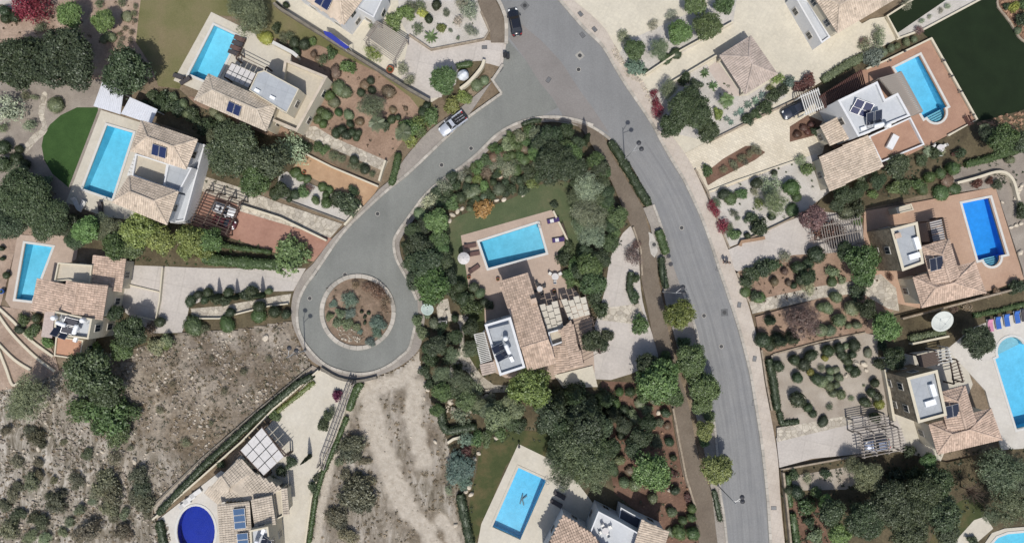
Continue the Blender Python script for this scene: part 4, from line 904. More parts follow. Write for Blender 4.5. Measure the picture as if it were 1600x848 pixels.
zf = flat(h, [(390, 828), (419, 822), (425, 880), (394, 885)], 5.6, FLATW, WALLC, .5, .25)
heater('water heater on the flat roof beside the oval pool villa skylights', 408, 846, zf, math.radians(160))
roof(h, [[(396, 737, 3.4), (440, 762, 3.0), (424, 773, 3.6), (389, 783, 3.8), (354, 782, 3.5), (359, 761, 4.0)]], TILE5, WALLC, ridge=False, windows=False)
collector('three blue roof panels in a column on the oval pool villa', 375, 809, 4.95, .95, 1.7, math.radians(95), .05, 3, plain('blue_glass', A(74, 104, 140), .1, 0, .6))
collector('pair of blue roof panels cut by the bottom edge', 380, 842, 4.95, .95, 1.6, math.radians(95), .05, 2, MATS['blue_glass'])
panel_pergola('white canvas canopy in strips above the oval pool villa drive', [(375, 703), (409, 667), (444, 713), (412, 743)], 3.0, 4, 3, FABRIC, stagger=False)
pergola('dark pergola frame under the white canvas canopy', [(373, 706), (408, 668), (448, 712), (414, 746)], 2.85, 9, TIMBER, .07, .1, overhang=.6)
pergola('long narrow trellis over the steps beside the oval pool villa', [(544, 596), (552, 600), (504, 734), (494, 731)], 2.4, 14, TIMBERG, .06, .08, overhang=.1, midb=1)

# villa at the bottom edge
h = house('villa', 'villa with white roof terrace and furniture cut by the bottom edge', (960, 830))
roof(h, [[(880, 804, 4.8), (922, 830, 4.8), (985, 900, 5.6), (900, 930, 5.6), (845, 870, 4.8)]], TILE1, WALLW, ridge=False)
zt7 = flat(h, [(935, 798), (968, 815), (1001, 834), (985, 880), (915, 850), (921, 833)], 4.9, FLATW, WALLW, 1.0, .2)
roof(h, [[(1003, 812, 4.9), (1045, 830, 4.4), (1030, 880, 4.4), (988, 862, 4.9)]], TILE2, WALLW, ridge=False)
flat(h, [(970, 792), (1004, 811), (1000, 832), (966, 814)], 2.8, surf('dark_awning', [(.3, A(70, 74, 86)), (.7, A(84, 88, 100))]), WALLW, .1, .15, windows=False)

# north-east: carport, house, white cube house
h = house('carport', 'pinkish hipped carport roof on the cream yard', (1170, 100), 'carport')
roof(h, [[(1124, 87, 2.9), (1172, 57, 2.9), (1170, 89, 4.0)], [(1172, 57, 2.9), (1215, 116, 2.9), (1176, 101, 4.0), (1170, 89, 4.0)], [(1215, 116, 2.9), (1165, 147, 2.9), (1176, 101, 4.0)], [(1165, 147, 2.9), (1124, 87, 2.9), (1170, 89, 4.0), (1176, 101, 4.0)]], TILE4, WALLC, open_=True)
h = house('villa', 'villa with brown hipped roof cut by the top edge at right', (1330, 0))
hip(h, (1262, -20), (1385, -85), (1425, -18), (1309, 52), (1312, 8), (1375, -28), 5.8, 7.1, TILE2, wallm=WALLC)
flat(h, [(1240, -8), (1264, 2), (1298, 58), (1284, 68)], 3.2, FLATW, WALLW, .35, .25)
h = house('villa', 'white cube villa with roof panels beside the terracotta pool terrace', (1365, 175))
zf = flat(h, [(1309, 157), (1371, 127), (1383, 155), (1403, 145), (1423, 181), (1341, 214)], 6.2, FLATW, WALLW, .35, .32)
roof(h, [[(1282, 196, 3.6), (1318, 180, 3.9), (1336, 212, 3.9), (1297, 228, 3.6)]], TILE2, WALLC, ridge=False)
roof(h, [[(1280, 245, 3.6), (1356, 211, 4.3), (1381, 260, 4.3), (1296, 299, 3.6)]], TILE2, WALLC, ridge=False)
flat(h, [(1357, 213), (1423, 183), (1445, 226), (1377, 254)], 3.4, TERRA, WALLW, .45, .22)
boxo('access_hatch', P(1394, 222, 3.3), (1.0, 2.2, .5), math.radians(-28), WALLW, h)
collector('four dark blue solar panels in a block on the white cube villa', 1346, 168, zf, 1.3, 1.6, math.radians(-20), .35, 2, PVM); collector('lower pair of the dark solar panels on the white cube villa roof', 1341.5, 176, zf, 1.3, .9, math.radians(-20), .35, 2, PVM)
heater('water heater beside the solar panels of the white cube villa', 1364, 195, zf, math.radians(-75))
pergola('dark grey slatted roof between the white cube villa and its pool', [(1374, 122), (1408, 112), (1442, 174), (1424, 182)], 3.0, 24, TIMBERG, .26, .08, overhang=.05)
pergola('maroon slatted pergola behind the white cube villa', [(1281, 152), (1288, 168), (1354, 138), (1347, 110)], 2.8, 26, TIMBERB, .14, .14, overhang=.2)
pergola('pale slatted carport pergola over the dark parked car', [(1250, 152), (1258, 178), (1288, 166), (1280, 140)], 2.6, 9, TIMBERW, .14, .12, overhang=.3)

# two like villas on the east side
for dx, dy, lab, pool_n in ((0, 0, 'tan villa with stone block and hipped roofs by the azure pool', 'azure'), (25, 229, 'villa with stone block and hipped roofs left of the large right edge pool', 'large')):
    h = house('villa', lab, (1450+dx, 410+dy))
    if dx == 0: fp = [(1392, 358), (1433, 347), (1443, 411), (1410, 423)]
    else: fp = [(1417, 590), (1464, 578), (1479, 648), (1435, 660)]
    zf = flat(h, fp, 6.6, FLATG, STONEW, .3, .3, capm=WALLC)
    X = lambda *p: (p[0]+dx, p[1]+dy)
    roof(h, [[(*X(1426, 433), 4.8), (*X(1462, 449), 5.9), (*X(1440, 480), 4.8)], [(*X(1440, 480), 4.8), (*X(1462, 449), 5.9), (*X(1490, 442), 5.9), (*X(1540, 457), 4.8)], [(*X(1540, 457), 4.8), (*X(1490, 442), 5.9), (*X(1523, 409), 4.8)], [(*X(1523, 409), 4.8), (*X(1490, 442), 5.9), (*X(1462, 449), 5.9), (*X(1426, 433), 4.8)]], TILE3, WALLC)
    roof(h, [[(*X(1440, 385), 5.5), (*X(1482, 373), 5.5), (*X(1472, 398), 6.4)], [(*X(1482, 373), 5.5), (*X(1500, 432), 5.5), (*X(1484, 440), 6.4), (*X(1472, 398), 6.4)], [(*X(1440, 385), 5.5), (*X(1472, 398), 6.4), (*X(1484, 440), 6.4), (*X(1456, 444), 5.5)]], TILE3, WALLC, walls=False)
    if dx == 0: chimney(h, 1403, 368, 6.2, .5)
    boxo('roof_equipment', P(1432+dx, 375+dy+5, zf+.3), (.7, 1.8, .5), .3, TANK, h); boxo('roof_equipment', P(1428+dx, 400+dy, zf+.25), (1.6, .8, .4), .3, TANK, h)
    collector('dark solar panel pair on the %s pool villa roof' % pool_n, 1461+dx, 412+dy, 6.05, .95, 1.9, math.radians(14), .2, 2, PVD)
pergola('weathered pergola over the vine covered car space', [(1281, 354), (1288, 394), (1352, 379), (1345, 341)], 2.6, 17, TIMBERG, .08, .12, overhang=.35, midb=1)
pergola('dark pergola with pale canvas strips beside the azure pool villa', [(1450, 346), (1474, 340), (1481, 375), (1456, 380)], 3.0, 10, TIMBER, .08, .12, overhang=.4); panel_pergola('pale canvas strips by the azure pool villa', [(1452, 346), (1471, 341), (1477, 373), (1458, 378)], 2.9, 3, 1, FABRIC, stagger=False)
flat(h2 := house('garden_store', 'low cream garden store north of the azure pool villa', (1415, 325), 'shed'), [(1400, 325), (1424, 318), (1428, 328), (1403, 334)], 2.4, FLATC, WALLC, .15, .15, windows=False)
pergola('dark slatted roof north of the large pool villa', [(1433, 555), (1463, 548), (1468, 568), (1440, 575)], 2.8, 9, TIMBER, .2, .12, overhang=.1)
pergola('pale pergola between dark slatted roof and large pool terrace', [(1463, 547), (1482, 543), (1488, 566), (1468, 570)], 2.8, 5, TIMBERW, .1, .12, overhang=.2)
pergola('thin dark pergola along the large pool terrace', [(1486, 566), (1496, 562), (1506, 597), (1492, 600)], 2.8, 7, TIMBER, .09, .12, overhang=.2)
pergola('pale pergola over the paved path of the large pool villa', [(1333, 656), (1382, 646), (1386, 668), (1336, 676)], 2.5, 6, TIMBERG, .1, .12, overhang=.2, midb=1)
pergola('timber car pergola with the silver blue car below', [(1346, 678), (1404, 668), (1410, 705), (1352, 716)], 2.6, 8, TIMBERG, .1, .14, overhang=.5, midb=2)
pergola('timber car pergola over the white car on the red drive', [(322, 296), (377, 313), (352, 366), (298, 346)], 2.6, 11, TIMBER, .08, .12, overhang=.3, midb=2)

# garden walls
W_ = lambda *a, **k: wall(*a, **k)
W_([(432, 10), (440, 17), (560, 92), (640, 142), (672, 160)], 4, 1.3, WALLG, 'long grey stone wall below the pale terrace at the top')
W_([(640, 56), (674, 79), (757, 63), (765, 50), (752, 20)], 3, .5, WALLS, 'low stone wall round the white gravel bed at the top')
W_([(757, 97), (752, 110), (735, 130), (720, 142)], 4.5, 1.1, WALLC, 'curved cream wall beside the top driveway', smooth=4)
W_([(1007, 119), (1062, 82), (1142, 38)], 2.5, .8, WALLC, 'cream wall below the row of green trees at upper right')
W_([(1046, 132), (1120, 88)], 2.5, .7, WALLC, 'cream wall running up to the pinkish carport')
W_([(1400, 62), (1382, 28), (1432, -4)], 3, .6, WALLC, 'cream wall corner round the small dark lawn'); W_([(1398, 63), (1442, 47), (1540, -5)], 3, .5, WALLC, 'cream wall between the gravel strip and the big dark lawn')
W_([(1452, 62), (1523, 188), (1478, 213)], 3, .35, WALLC, 'low cream wall along the terracotta terrace')
W_([(1350, 110), (1380, 97), (1452, 62)], 2.5, .5, WALLC, 'cream wall at the top of the terracotta terrace')
W_([(1557, -4), (1557, 12), (1576, 36), (1590, 60), (1602, 68)], 3, .4, WALLS, 'stone edge between dark lawn and red rock bed', smooth=3)
W_([(1490, 287), (1520, 279), (1550, 270), (1566, 272), (1577, 284), (1583, 305), (1588, 322)], 4, .7, WALLC, 'curved cream wall behind the azure pool', smooth=4)
W_([(1150, 426), (1168, 470)], 3, .6, WALLS, 'stone wall along the pavement below the gravel garden'); W_([(1206, 553), (1280, 533), (1350, 519)], 2.5, .5, WALLS, 'stone wall at the top of the ball shrub gravel garden')
W_([(1188, 546), (1196, 600), (1204, 640)], 2.5, .6, WALLS, 'stone wall along the pavement beside the ball shrub garden'); W_([(1218, 732), (1300, 717), (1345, 709)], 2.5, .6, WALLS, 'stone wall below the lower right driveway'); W_([(1220, 735), (1226, 790), (1232, 850)], 3, .8, WALLS, 'stone wall along the pavement at the bottom right')
W_([(1106, 300), (1150, 283), (1240, 252)], 2, .25, WALLC, 'low edging along the upper side of the white gravel garden'); W_([(1160, 377), (1215, 351), (1262, 328)], 2.5, .7, WALLS, 'stone wall below the white gravel garden')
W_([(1154, 384), (1156, 378), (1192, 372)], 5, .6, surf('tan_planter', [(.3, A(150, 120, 96)), (.7, A(176, 146, 120))]), 'tan planter wall beside the pink driveway entrance')
W_([(1085, 265), (1104, 300), (1120, 345), (1138, 388)], 2.5, .6, WALLS, 'stone wall between the pavement and the white gravel garden')
W_([(1108, 222), (1160, 196), (1240, 158)], 3, .6, WALLS, 'stone wall below the blue succulents'); W_([(1418, 536), (1476, 524)], 3, .8, WALLC, 'white wall below the large satellite dish')
W_([(1376, 575), (1390, 655)], 4, 1.0, WALLC, 'tan wall right of the ball shrub gravel garden'); W_([(1405, 497), (1470, 480), (1600, 446)], 3, 1.0, WALLS, 'stone wall between the two right hand villas')
W_([(500, 577), (430, 637), (380, 688), (320, 741), (243, 808)], 2.5, .9, WALLC, 'long white wall beside the hedge of the oval pool villa'); W_([(487, 572), (404, 640), (318, 714), (239, 790)], 2, .4, WALLG, 'thin stone edge between hillside and gravel strip')
W_([(550, 600), (540, 640), (524, 684), (500, 736), (488, 776), (478, 850)], 2.5, .6, WALLC, 'pale wall right of the trellis steps')
W_([(504, 574), (530, 589), (560, 594), (590, 588)], 4, .9, WALLG, 'dark stone gate wall at the foot of the roundabout', smooth=3)
W_([(257, 418), (252, 470), (246, 500), (210, 492)], 2, .5, WALLC, 'thin wall between parking bay and pale drive'); W_([(200, 444), (250, 456)], 2, .2, WALLC, 'low step across the parking bay')
W_([(374, 320), (440, 341), (512, 376)], 3, .7, WALLC, 'cream wall along the red driveway'); W_([(472, 238), (520, 262), (592, 292)], 2.5, .6, WALLC, 'wall above the orange driveway'); W_([(430, 306), (540, 347)], 2, .4, WALLG, 'dark wall below the topiary gravel bed')
W_([(300, 497), (345, 497), (420, 478), (452, 474)], 2, .5, WALLC, 'low wall below the crazy paving path'); W_([(604, 252), (598, 270), (594, 284)], 3, 1.0, WALLC, 'white gate wall at the top of the orange driveway'); W_([(540, 352), (566, 322)], 3, .9, WALLC, 'white gate wall between orange driveway and paved steps')
for k, (pts) in enumerate([[(0, 480), (25, 503), (50, 530), (85, 556)], [(0, 491), (22, 521), (57, 556), (88, 579)], [(0, 536), (25, 561), (50, 577)], [(0, 544), (12, 574), (22, 600), (32, 597)]]):
    W_(pts, 4, .3, WALLC, 'dry stone terrace wall on the slope below the left edge villa', smooth=4, group='terrace walls on the left slope')
W_([(988, 355), (1000, 390), (1002, 430)], 2.5, .4, WALLS, 'stone edge between the island villa drive and footpath'); W_([(1050, 636), (1060, 690), (1070, 742), (1085, 790)], 3, .4, WALLS, 'stone edging of the red soil garden along the footpath')
W_([(700, 690), (709, 684), (720, 681)], 4, .5, WALLC, 'short white wall by the red flowers below the island villa')
# ---------------------------------------------------------------- plants
NR = np.random.RandomState(11)
def leaf_mesh(name, cen, nrm, size, tone, aspect=.6, jit=.6, extra=None):
    """one small quad per leaf"""
    n = len(cen); nrm = nrm+NR.normal(0, jit, (n, 3)); nrm /= np.linalg.norm(nrm, axis=1)[:, None]+1e-9
    t = np.cross(nrm, NR.normal(0, 1, (n, 3))); t /= np.linalg.norm(t, axis=1)[:, None]+1e-9; b = np.cross(nrm, t)
    s = (size*NR.uniform(.7, 1.3, n))[:, None] if np.isscalar(size) else size[:, None]
    V = np.empty((n, 4, 3)); V[:, 0] = cen-t*s; V[:, 1] = cen-b*s*aspect; V[:, 2] = cen+t*s; V[:, 3] = cen+b*s*aspect
    V = V.reshape(-1, 3); tone = np.repeat(tone, 4); F = np.arange(4*n).reshape(-1, 4)
    return V, F, tone
def build_leaves(name, V, F, tone, ev=None, ef=None, et=0.12):  # et: darker tone of the inner core, shade between leaves put into colour
    nv = len(V); me = bpy.data.meshes.new(name)
    if ev is not None:
        V = np.vstack([V, ev]); tone = np.concatenate([tone, np.full(len(ev), et)])
    nf = len(F); loops = F.reshape(-1); starts = np.arange(nf)*4; tot = np.full(nf, 4)
    if ef is not None:
        ef = np.asarray(ef)+nv; starts = np.concatenate([starts, len(loops)+np.arange(len(ef))*3]); tot = np.concatenate([tot, np.full(len(ef), 3)]); loops = np.concatenate([loops, ef.reshape(-1)])
    me.vertices.add(len(V)); me.vertices.foreach_set('co', V.astype(np.float32).reshape(-1))
    me.loops.add(len(loops)); me.loops.foreach_set('vertex_index', loops.astype(np.int32))
    me.polygons.add(len(starts)); me.polygons.foreach_set('loop_start', starts.astype(np.int32)); me.polygons.foreach_set('loop_total', tot.astype(np.int32))
    me.update(calc_edges=True); me.validate()
    at = me.attributes.new('tone', 'FLOAT', 'POINT'); at.data.foreach_set('value', np.clip(tone, 0, 1).astype(np.float32))
    me.materials.append(FOL); return me
def ico(sub=2):
    bm = bmesh.new(); bmesh.ops.create_icosphere(bm, subdivisions=sub, radius=1); v = np.array([x.co[:] for x in bm.verts]); f = np.array([[q.index for q in p.verts] for p in bm.faces]); bm.free(); return v, f
def sph(n):
    v = NR.normal(0, 1, (n, 3)); return v/np.linalg.norm(v, axis=1)[:, None]
def crown(name, lobes, clumps, per, leaf, lr=(.3, .5), flat=.75, jit=.7, spread=.11, core=.62, up=.35, aspect=.6, rag=.0):
    """unit crown: overlapping lobes, leaf clumps on their outsides; gaps between the lobes stay open"""
    L = []
    for i in range(lobes):
        if i == 0: p = np.zeros(3); r = lr[1]
        else:
            a = i*2.399+NR.uniform(-.4, .4); r = NR.uniform(*lr); q = (1-r)*math.sqrt((i)/(lobes-1))*NR.uniform(.85, 1.08); p = np.array([q*math.cos(a), q*math.sin(a), NR.uniform(-.25, .5)*(1.1-q)])
        L.append((p, r))
    C = []; Nn = []
    w = np.array([r*r for _, r in L]); w /= w.sum()
    while len(C) < clumps:
        k = NR.choice(len(L), p=w); d = sph(1)[0]
        if d[2] < -.55: continue
        p = L[k][0]+d*L[k][1]*NR.uniform(.8, 1.05+rag)
        if any(np.linalg.norm((p-q)) < r*.72 for j, (q, r) in enumerate(L) if j != k): continue
        C.append(p); Nn.append(d)
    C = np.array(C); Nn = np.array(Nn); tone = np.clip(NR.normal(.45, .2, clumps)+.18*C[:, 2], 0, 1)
    cen = np.repeat(C, per, 0)+NR.normal(0, spread*.55, (clumps*per, 3)); nr = np.repeat(Nn, per, 0)+np.array([0, 0, up]); tn = np.repeat(tone, per)+NR.normal(0, .1, clumps*per)
    V, F, t = leaf_mesh(name, cen, nr, leaf, tn, aspect, jit); iv, jf = ico(1); ev = []; ef = []
    for p, r in L: ef.append(jf+len(ev)*len(iv)); ev.append(p+iv*r*core)
    ev = np.vstack(ev); V[:, 2] *= flat; ev[:, 2] *= flat
    return build_leaves(name, V, F, t, ev, np.vstack(ef), .08)
def ball(name, n, leaf, flat=.9, lump=.05, jit=.45, core=.93):
    iv, jf = ico(3 if n > 900 else 2); ph = NR.uniform(0, 9, 3)
    def rad(v): return 1+lump*np.sin(v[:, 0]*3+ph[0])*np.cos(v[:, 1]*3.3+ph[1])+lump*.6*np.sin(v[:, 2]*5+ph[2]+v[:, 0]*4)
    d = sph(n); d = d[d[:, 2] > -.7]; c = d*(rad(d)*NR.uniform(.95, 1.04, len(d)))[:, None]
    V, F, t = leaf_mesh(name, c, d*1.6, leaf, np.clip(NR.normal(.45, .16, len(d)), 0, 1), .7, jit); ev = iv*rad(iv)[:, None]*core; V[:, 2] *= flat; ev[:, 2] *= flat
    return build_leaves(name, V, F, t, ev, jf, .3)
def fronds(name, n, lenr=(.75, 1.05), droop=.5, segs=4, wd=.09, blades=0, up=.8):
    """rosette of arching leaves; with blades, feather palms"""
    cen = []; V = []; F = []; tn = []
    for i in range(n):
        a = i*2.399+NR.uniform(-.2, .2); ln = NR.uniform(*lenr); e = up*(1-i/n*1.1)+NR.uniform(-.1, .1); tone = NR.uniform(.25, .75); d = np.array([math.cos(a), math.sin(a), 0]); s = np.array([-d[1], d[0], 0])
        pts = []
        for k in range(segs+1):
            u = k/segs; pts.append(d*ln*u+np.array([0, 0, e*u-droop*u*u*1.2]))
        if blades:
            for k in range(blades):
                u = (k+.5)/blades*segs; j = min(segs-1, int(u)); p = pts[j]+(pts[j+1]-pts[j])*(u-j); bl = .3*math.sin(math.pi*min(.97, (k+.8)/blades*.9+.08))
                for sg in (-1, 1):
                    q = p+s*sg*bl+d*bl*.6-np.array([0, 0, bl*.35]); w2 = d*.028; kk = len(V); V += [p-w2, p+w2, q+w2*.4, q-w2*.4]; F.append([kk, kk+1, kk+2, kk+3]); tn += [tone]*4
        else:
            for k in range(segs):
                w0 = wd*math.sin(math.pi*(.15+.85*(1-k/segs))*.62); w1 = wd*math.sin(math.pi*(.15+.85*(1-(k+1)/segs))*.62) if k < segs-1 else .004; kk = len(V)
                V += [pts[k]-s*w0, pts[k]+s*w0, pts[k+1]+s*w1, pts[k+1]-s*w1]; F.append([kk, kk+1, kk+2, kk+3]); tn += [tone]*4
    return build_leaves(name, np.array(V), np.array(F), np.array(tn))
def conic(name, n, leaf, power=.8):
    z = NR.uniform(0, 1, n)**1.3; a = NR.uniform(0, 2*math.pi, n); r = (1-z)**power*(.9+.14*np.sin(a*5+z*9))*NR.uniform(.75, 1.03, n); c = np.stack([r*np.cos(a), r*np.sin(a), z*2], 1); nr = np.stack([np.cos(a), np.sin(a), np.full(n, .6)], 1)
    V, F, t = leaf_mesh(name, c, nr, leaf, np.clip(NR.normal(.45, .18, n), 0, 1), .5, .5); cv = []; cf = []; m = 10
    for i in range(m): cv.append((.72*math.cos(2*math.pi*i/m), .72*math.sin(2*math.pi*i/m), 0))
    cv.append((0, 0, 1.7))
    for i in range(m): cf.append([i, (i+1) % m, m])
    return build_leaves(name, V, F, t, np.array(cv), np.array(cf), .1)
def twigs(name, n=46):
    V = []; F = []
    def stick(p, q, r0, r1):
        d = q-p; s = np.cross(d, [0, 0, 1.0]); s = s/(np.linalg.norm(s)+1e-9); u = np.cross(s, d); u = u/(np.linalg.norm(u)+1e-9); k = len(V)
        for c, r in ((p, r0), (q, r1)):
            for i in range(4): a = math.pi/2*i; V.append(c+s*r*math.cos(a)+u*r*math.sin(a))
        for i in range(4): j = (i+1) % 4; F.append([k+i, k+j, k+4+j, k+4+i])
    for i in range(n):
        a = i*2.399; e = NR.uniform(.2, .9); ln = NR.uniform(.6, 1.0); p0 = np.array([0, 0, -.35]); p1 = np.array([math.cos(a)*.35*ln, math.sin(a)*.35*ln, .1*e]); p2 = p1+np.array([math.cos(a+NR.uniform(-.5, .5))*.6*ln, math.sin(a+NR.uniform(-.5, .5))*.6*ln, .45*e]); stick(p0, p1, .03, .018); stick(p1, p2, .018, .006)
        for k in range(3):
            t = NR.uniform(.2, .9); q = p1+(p2-p1)*t; stick(q, q+NR.normal(0, .16, 3)+np.array([0, 0, .08]), .008, .003)
    return mesh(name, V, F, BARK)
PROTO = {
 'big': [crown('crown_broadleaf', 16, 900, 17, .034, (.26, .44), .7, spread=.085) for _ in range(3)],
 'tree': [crown('crown_leafy', 11, 420, 15, .052, (.3, .48), .75, spread=.11) for _ in range(4)],
 'olive': [crown('crown_olive', 13, 520, 13, .036, (.24, .44), .72, .9, .12, core=.5, rag=.2, aspect=.4) for _ in range(3)],
 'shrub': [crown('leafy_shrub', 6, 130, 12, .085, (.36, .58), .75, spread=.15, rag=.1) for _ in range(4)],
 'loose': [crown('loose_shrub', 7, 110, 9, .075, (.3, .5), .7, .9, .2, core=.4, rag=.35, aspect=.45) for _ in range(4)],
 'ball': [ball('clipped_ball', 800, .085, .9, .09, .6, .88) for _ in range(3)],
 'mound': [ball('mound', 700, .085, .6, .09) for _ in range(3)],
 'conifer': [conic('crown_conifer', 1500, .075, .75) for _ in range(2)],
 'cypress': [conic('crown_cypress', 1100, .14, .55) for _ in range(2)],
 'blue': [crown('blue_conifer', 9, 260, 13, .06, (.26, .46), .6, .8, .12, aspect=.3, rag=.2) for _ in range(2)],
 'palm': [fronds('palm_crown', 22, blades=14, droop=.75, up=.85) for _ in range(2)],
 'agave': [fronds('agave_rosette', 16, wd=.13, droop=.25, up=.9) for _ in range(2)],
 'scrub': [crown('scrub', 8, 170, 11, .07, (.28, .52), .6, .9, .17, core=.55, rag=.25) for _ in range(4)],
 'bare': [twigs('bare_branches')],
}
def trunk_mesh():
    V = []; F = []
    def stick(p, q, r0, r1, n=7):
        d = (q-p).normalized(); s = d.orthogonal().normalized(); u = d.cross(s); k = len(V)
        for c, r in ((p, r0), (q, r1)):
            for i in range(n): a = 2*math.pi*i/n; V.append(c+s*r*math.cos(a)+u*r*math.sin(a))
        for i in range(n): j = (i+1) % n; F.append([k+i, k+j, k+n+j, k+n+i])
    a = Vector((0, 0, 0)); b = Vector((.04, .02, .45)); stick(a, b, .09, .06)
    for i in range(5):
        t = i*1.257+R.uniform(-.3, .3); c = b+Vector((math.cos(t)*.28, math.sin(t)*.28, R.uniform(.22, .38))); stick(b-Vector((0, 0, .02)), c, .05, .028); stick(c, c+Vector((math.cos(t+.5)*.2, math.sin(t+.5)*.2, .18)), .028, .01)
    return mesh('trunk', V, F, BARK)
TRUNKS = [trunk_mesh() for _ in range(3)]
TINT = {  # photo colours in sun
 'dk': (65, 75, 55), 'gr': (80, 96, 62), 'br': (92, 110, 70), 'yg': (108, 117, 68), 'ol': (108, 116, 90), 'gy': (128, 132, 112), 'sg': (96, 104, 82), 'bl': (98, 113, 104), 'red': (116, 48, 60), 'mag': (108, 50, 80), 'wine': (88, 62, 56), 'or': (132, 104, 64), 'brn': (116, 100, 84), 'dry': (150, 134, 112), 'ye': (138, 138, 74), 'wf': (150, 158, 132), 'dg': (56, 66, 46), 'scr': (104, 102, 84), 'sdk': (80, 82, 66), 'pk': (168, 142, 128), 'pur': (104, 84, 82)}
TREEK = {'big', 'tree', 'olive', 'conifer', 'cypress', 'palm', 'bare'}
KN = {'big': 'broadleaf_tree', 'tree': 'leafy_tree', 'olive': 'olive_tree', 'shrub': 'shrub', 'loose': 'loose_shrub', 'ball': 'clipped_shrub', 'mound': 'mound_shrub', 'conifer': 'conifer', 'cypress': 'cypress_tree', 'blue': 'blue_juniper', 'palm': 'palm', 'agave': 'rosette_plant', 'scrub': 'scrub_bush', 'bare': 'bare_tree'}
KW = {'big': 'broad dense tree', 'tree': 'leafy tree', 'olive': 'olive tree', 'shrub': 'leafy shrub', 'loose': 'loose shrub', 'ball': 'clipped round shrub', 'mound': 'low mounded shrub', 'conifer': 'pointed conifer', 'cypress': 'slim cypress', 'blue': 'spreading juniper', 'palm': 'feathery palm', 'agave': 'spiky rosette plant', 'scrub': 'wild scrub bush', 'bare': 'leafless grey tree'}
CW = {'dk': 'dark green', 'gr': 'green', 'br': 'bright green', 'yg': 'yellow-green', 'ol': 'olive green', 'gy': 'grey', 'sg': 'sage', 'bl': 'blue-grey', 'red': 'crimson', 'mag': 'magenta', 'wine': 'wine red', 'or': 'orange', 'brn': 'brownish', 'dry': 'dry', 'ye': 'yellow', 'wf': 'pale-flecked', 'dg': 'blackish green', 'scr': 'dull green', 'sdk': 'dark dull green', 'pk': 'pinkish', 'pur': 'purplish'}
CATW = {'big': 'tree', 'tree': 'tree', 'olive': 'tree', 'conifer': 'tree', 'cypress': 'tree', 'palm': 'palm', 'bare': 'tree', 'agave': 'plant'}
NPL = 0
def plant(px, py, r, kind, tint, where, hf=None):
    global NPL
    NPL += 1; pr = PROTO[kind]; me = pr[NPL % len(pr)]; rm = r*S
    rgb = TINT[tint]; j = R.uniform(.78, 1.26) if kind in TREEK else R.uniform(.8, 1.25); c = A(*rgb); c = tuple(min(.5, x*j*1.78*R.uniform(.92, 1.08)) for x in c)
    rz = R.uniform(0, 6.28); label = '%s %s %s' % (CW[tint], KW[kind], where); grp = '%ss %s' % (KW[kind], where) if not KW[kind].endswith('s') else None
    cat = CATW.get(kind, 'shrub')
    if kind in TREEK:
        zc = {'big': 1.6+rm*.55, 'tree': 1.2+rm*.75, 'olive': 1.2+rm*.6, 'conifer': .2, 'cypress': .2, 'palm': 1.2+rm*1.1, 'bare': 1.5+rm*.4}[kind]
        if hf: zc *= hf
        g = gz(px, py); w_ = P(px, py, g+zc); k = 1-(g+zc)/CAMH; base = Vector((w_.x, w_.y, g)); root = empty(KN[kind], base)
        sx = rm*k; sz = {'conifer': sx*1.1, 'cypress': max(2.2, sx*4.2)}.get(kind, sx)
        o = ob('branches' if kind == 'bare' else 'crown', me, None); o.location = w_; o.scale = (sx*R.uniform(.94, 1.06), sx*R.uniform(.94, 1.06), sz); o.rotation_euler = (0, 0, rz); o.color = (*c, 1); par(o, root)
        if kind in ('conifer', 'cypress'): V, F = lathe([(.12*min(1, sx), g-.02-base.z), (.07*min(1, sx), zc+.4)], 7); t = ob('trunk', mesh('trunk', V, F, BARK), None); t.location = base; par(t, root)
        else:
            t = ob('trunk', TRUNKS[NPL % 3], None); t.location = base; hh = zc+(.1 if kind == 'palm' else rm*.15); wt = (.5 if kind == 'palm' else .85)*max(.8, rm*.7); t.scale = (wt, wt, hh) if kind != 'palm' else (.9, .9, hh*1.3); t.rotation_euler = (0, 0, rz); par(t, root)
        T(root, label, cat, grp, at=(px, py)); return root
    f = {'ball': .85, 'mound': .35, 'shrub': .5, 'loose': .5, 'agave': .1, 'blue': .45, 'scrub': .42}[kind]
    g = gz(px, py); zc = rm*f; w_ = P(px, py, g+zc); k = 1-(g+zc)/CAMH
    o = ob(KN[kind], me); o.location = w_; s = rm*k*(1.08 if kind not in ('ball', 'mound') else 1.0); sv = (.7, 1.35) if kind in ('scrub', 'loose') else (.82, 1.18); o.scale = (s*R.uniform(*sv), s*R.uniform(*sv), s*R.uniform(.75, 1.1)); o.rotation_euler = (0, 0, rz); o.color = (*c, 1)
    return T(o, label, cat, grp, at=(px, py))
def plants(where, txt):
    """one line per kind: kind tint: x,y,r x,y,r ..."""
    for ln in txt.strip().split('\n'):
        head, rest = ln.split(':'); kind, tint = head.split()
        for it in rest.split():
            v = [float(q) for q in it.split(',')]; plant(v[0], v[1], v[2], kind, tint, where)
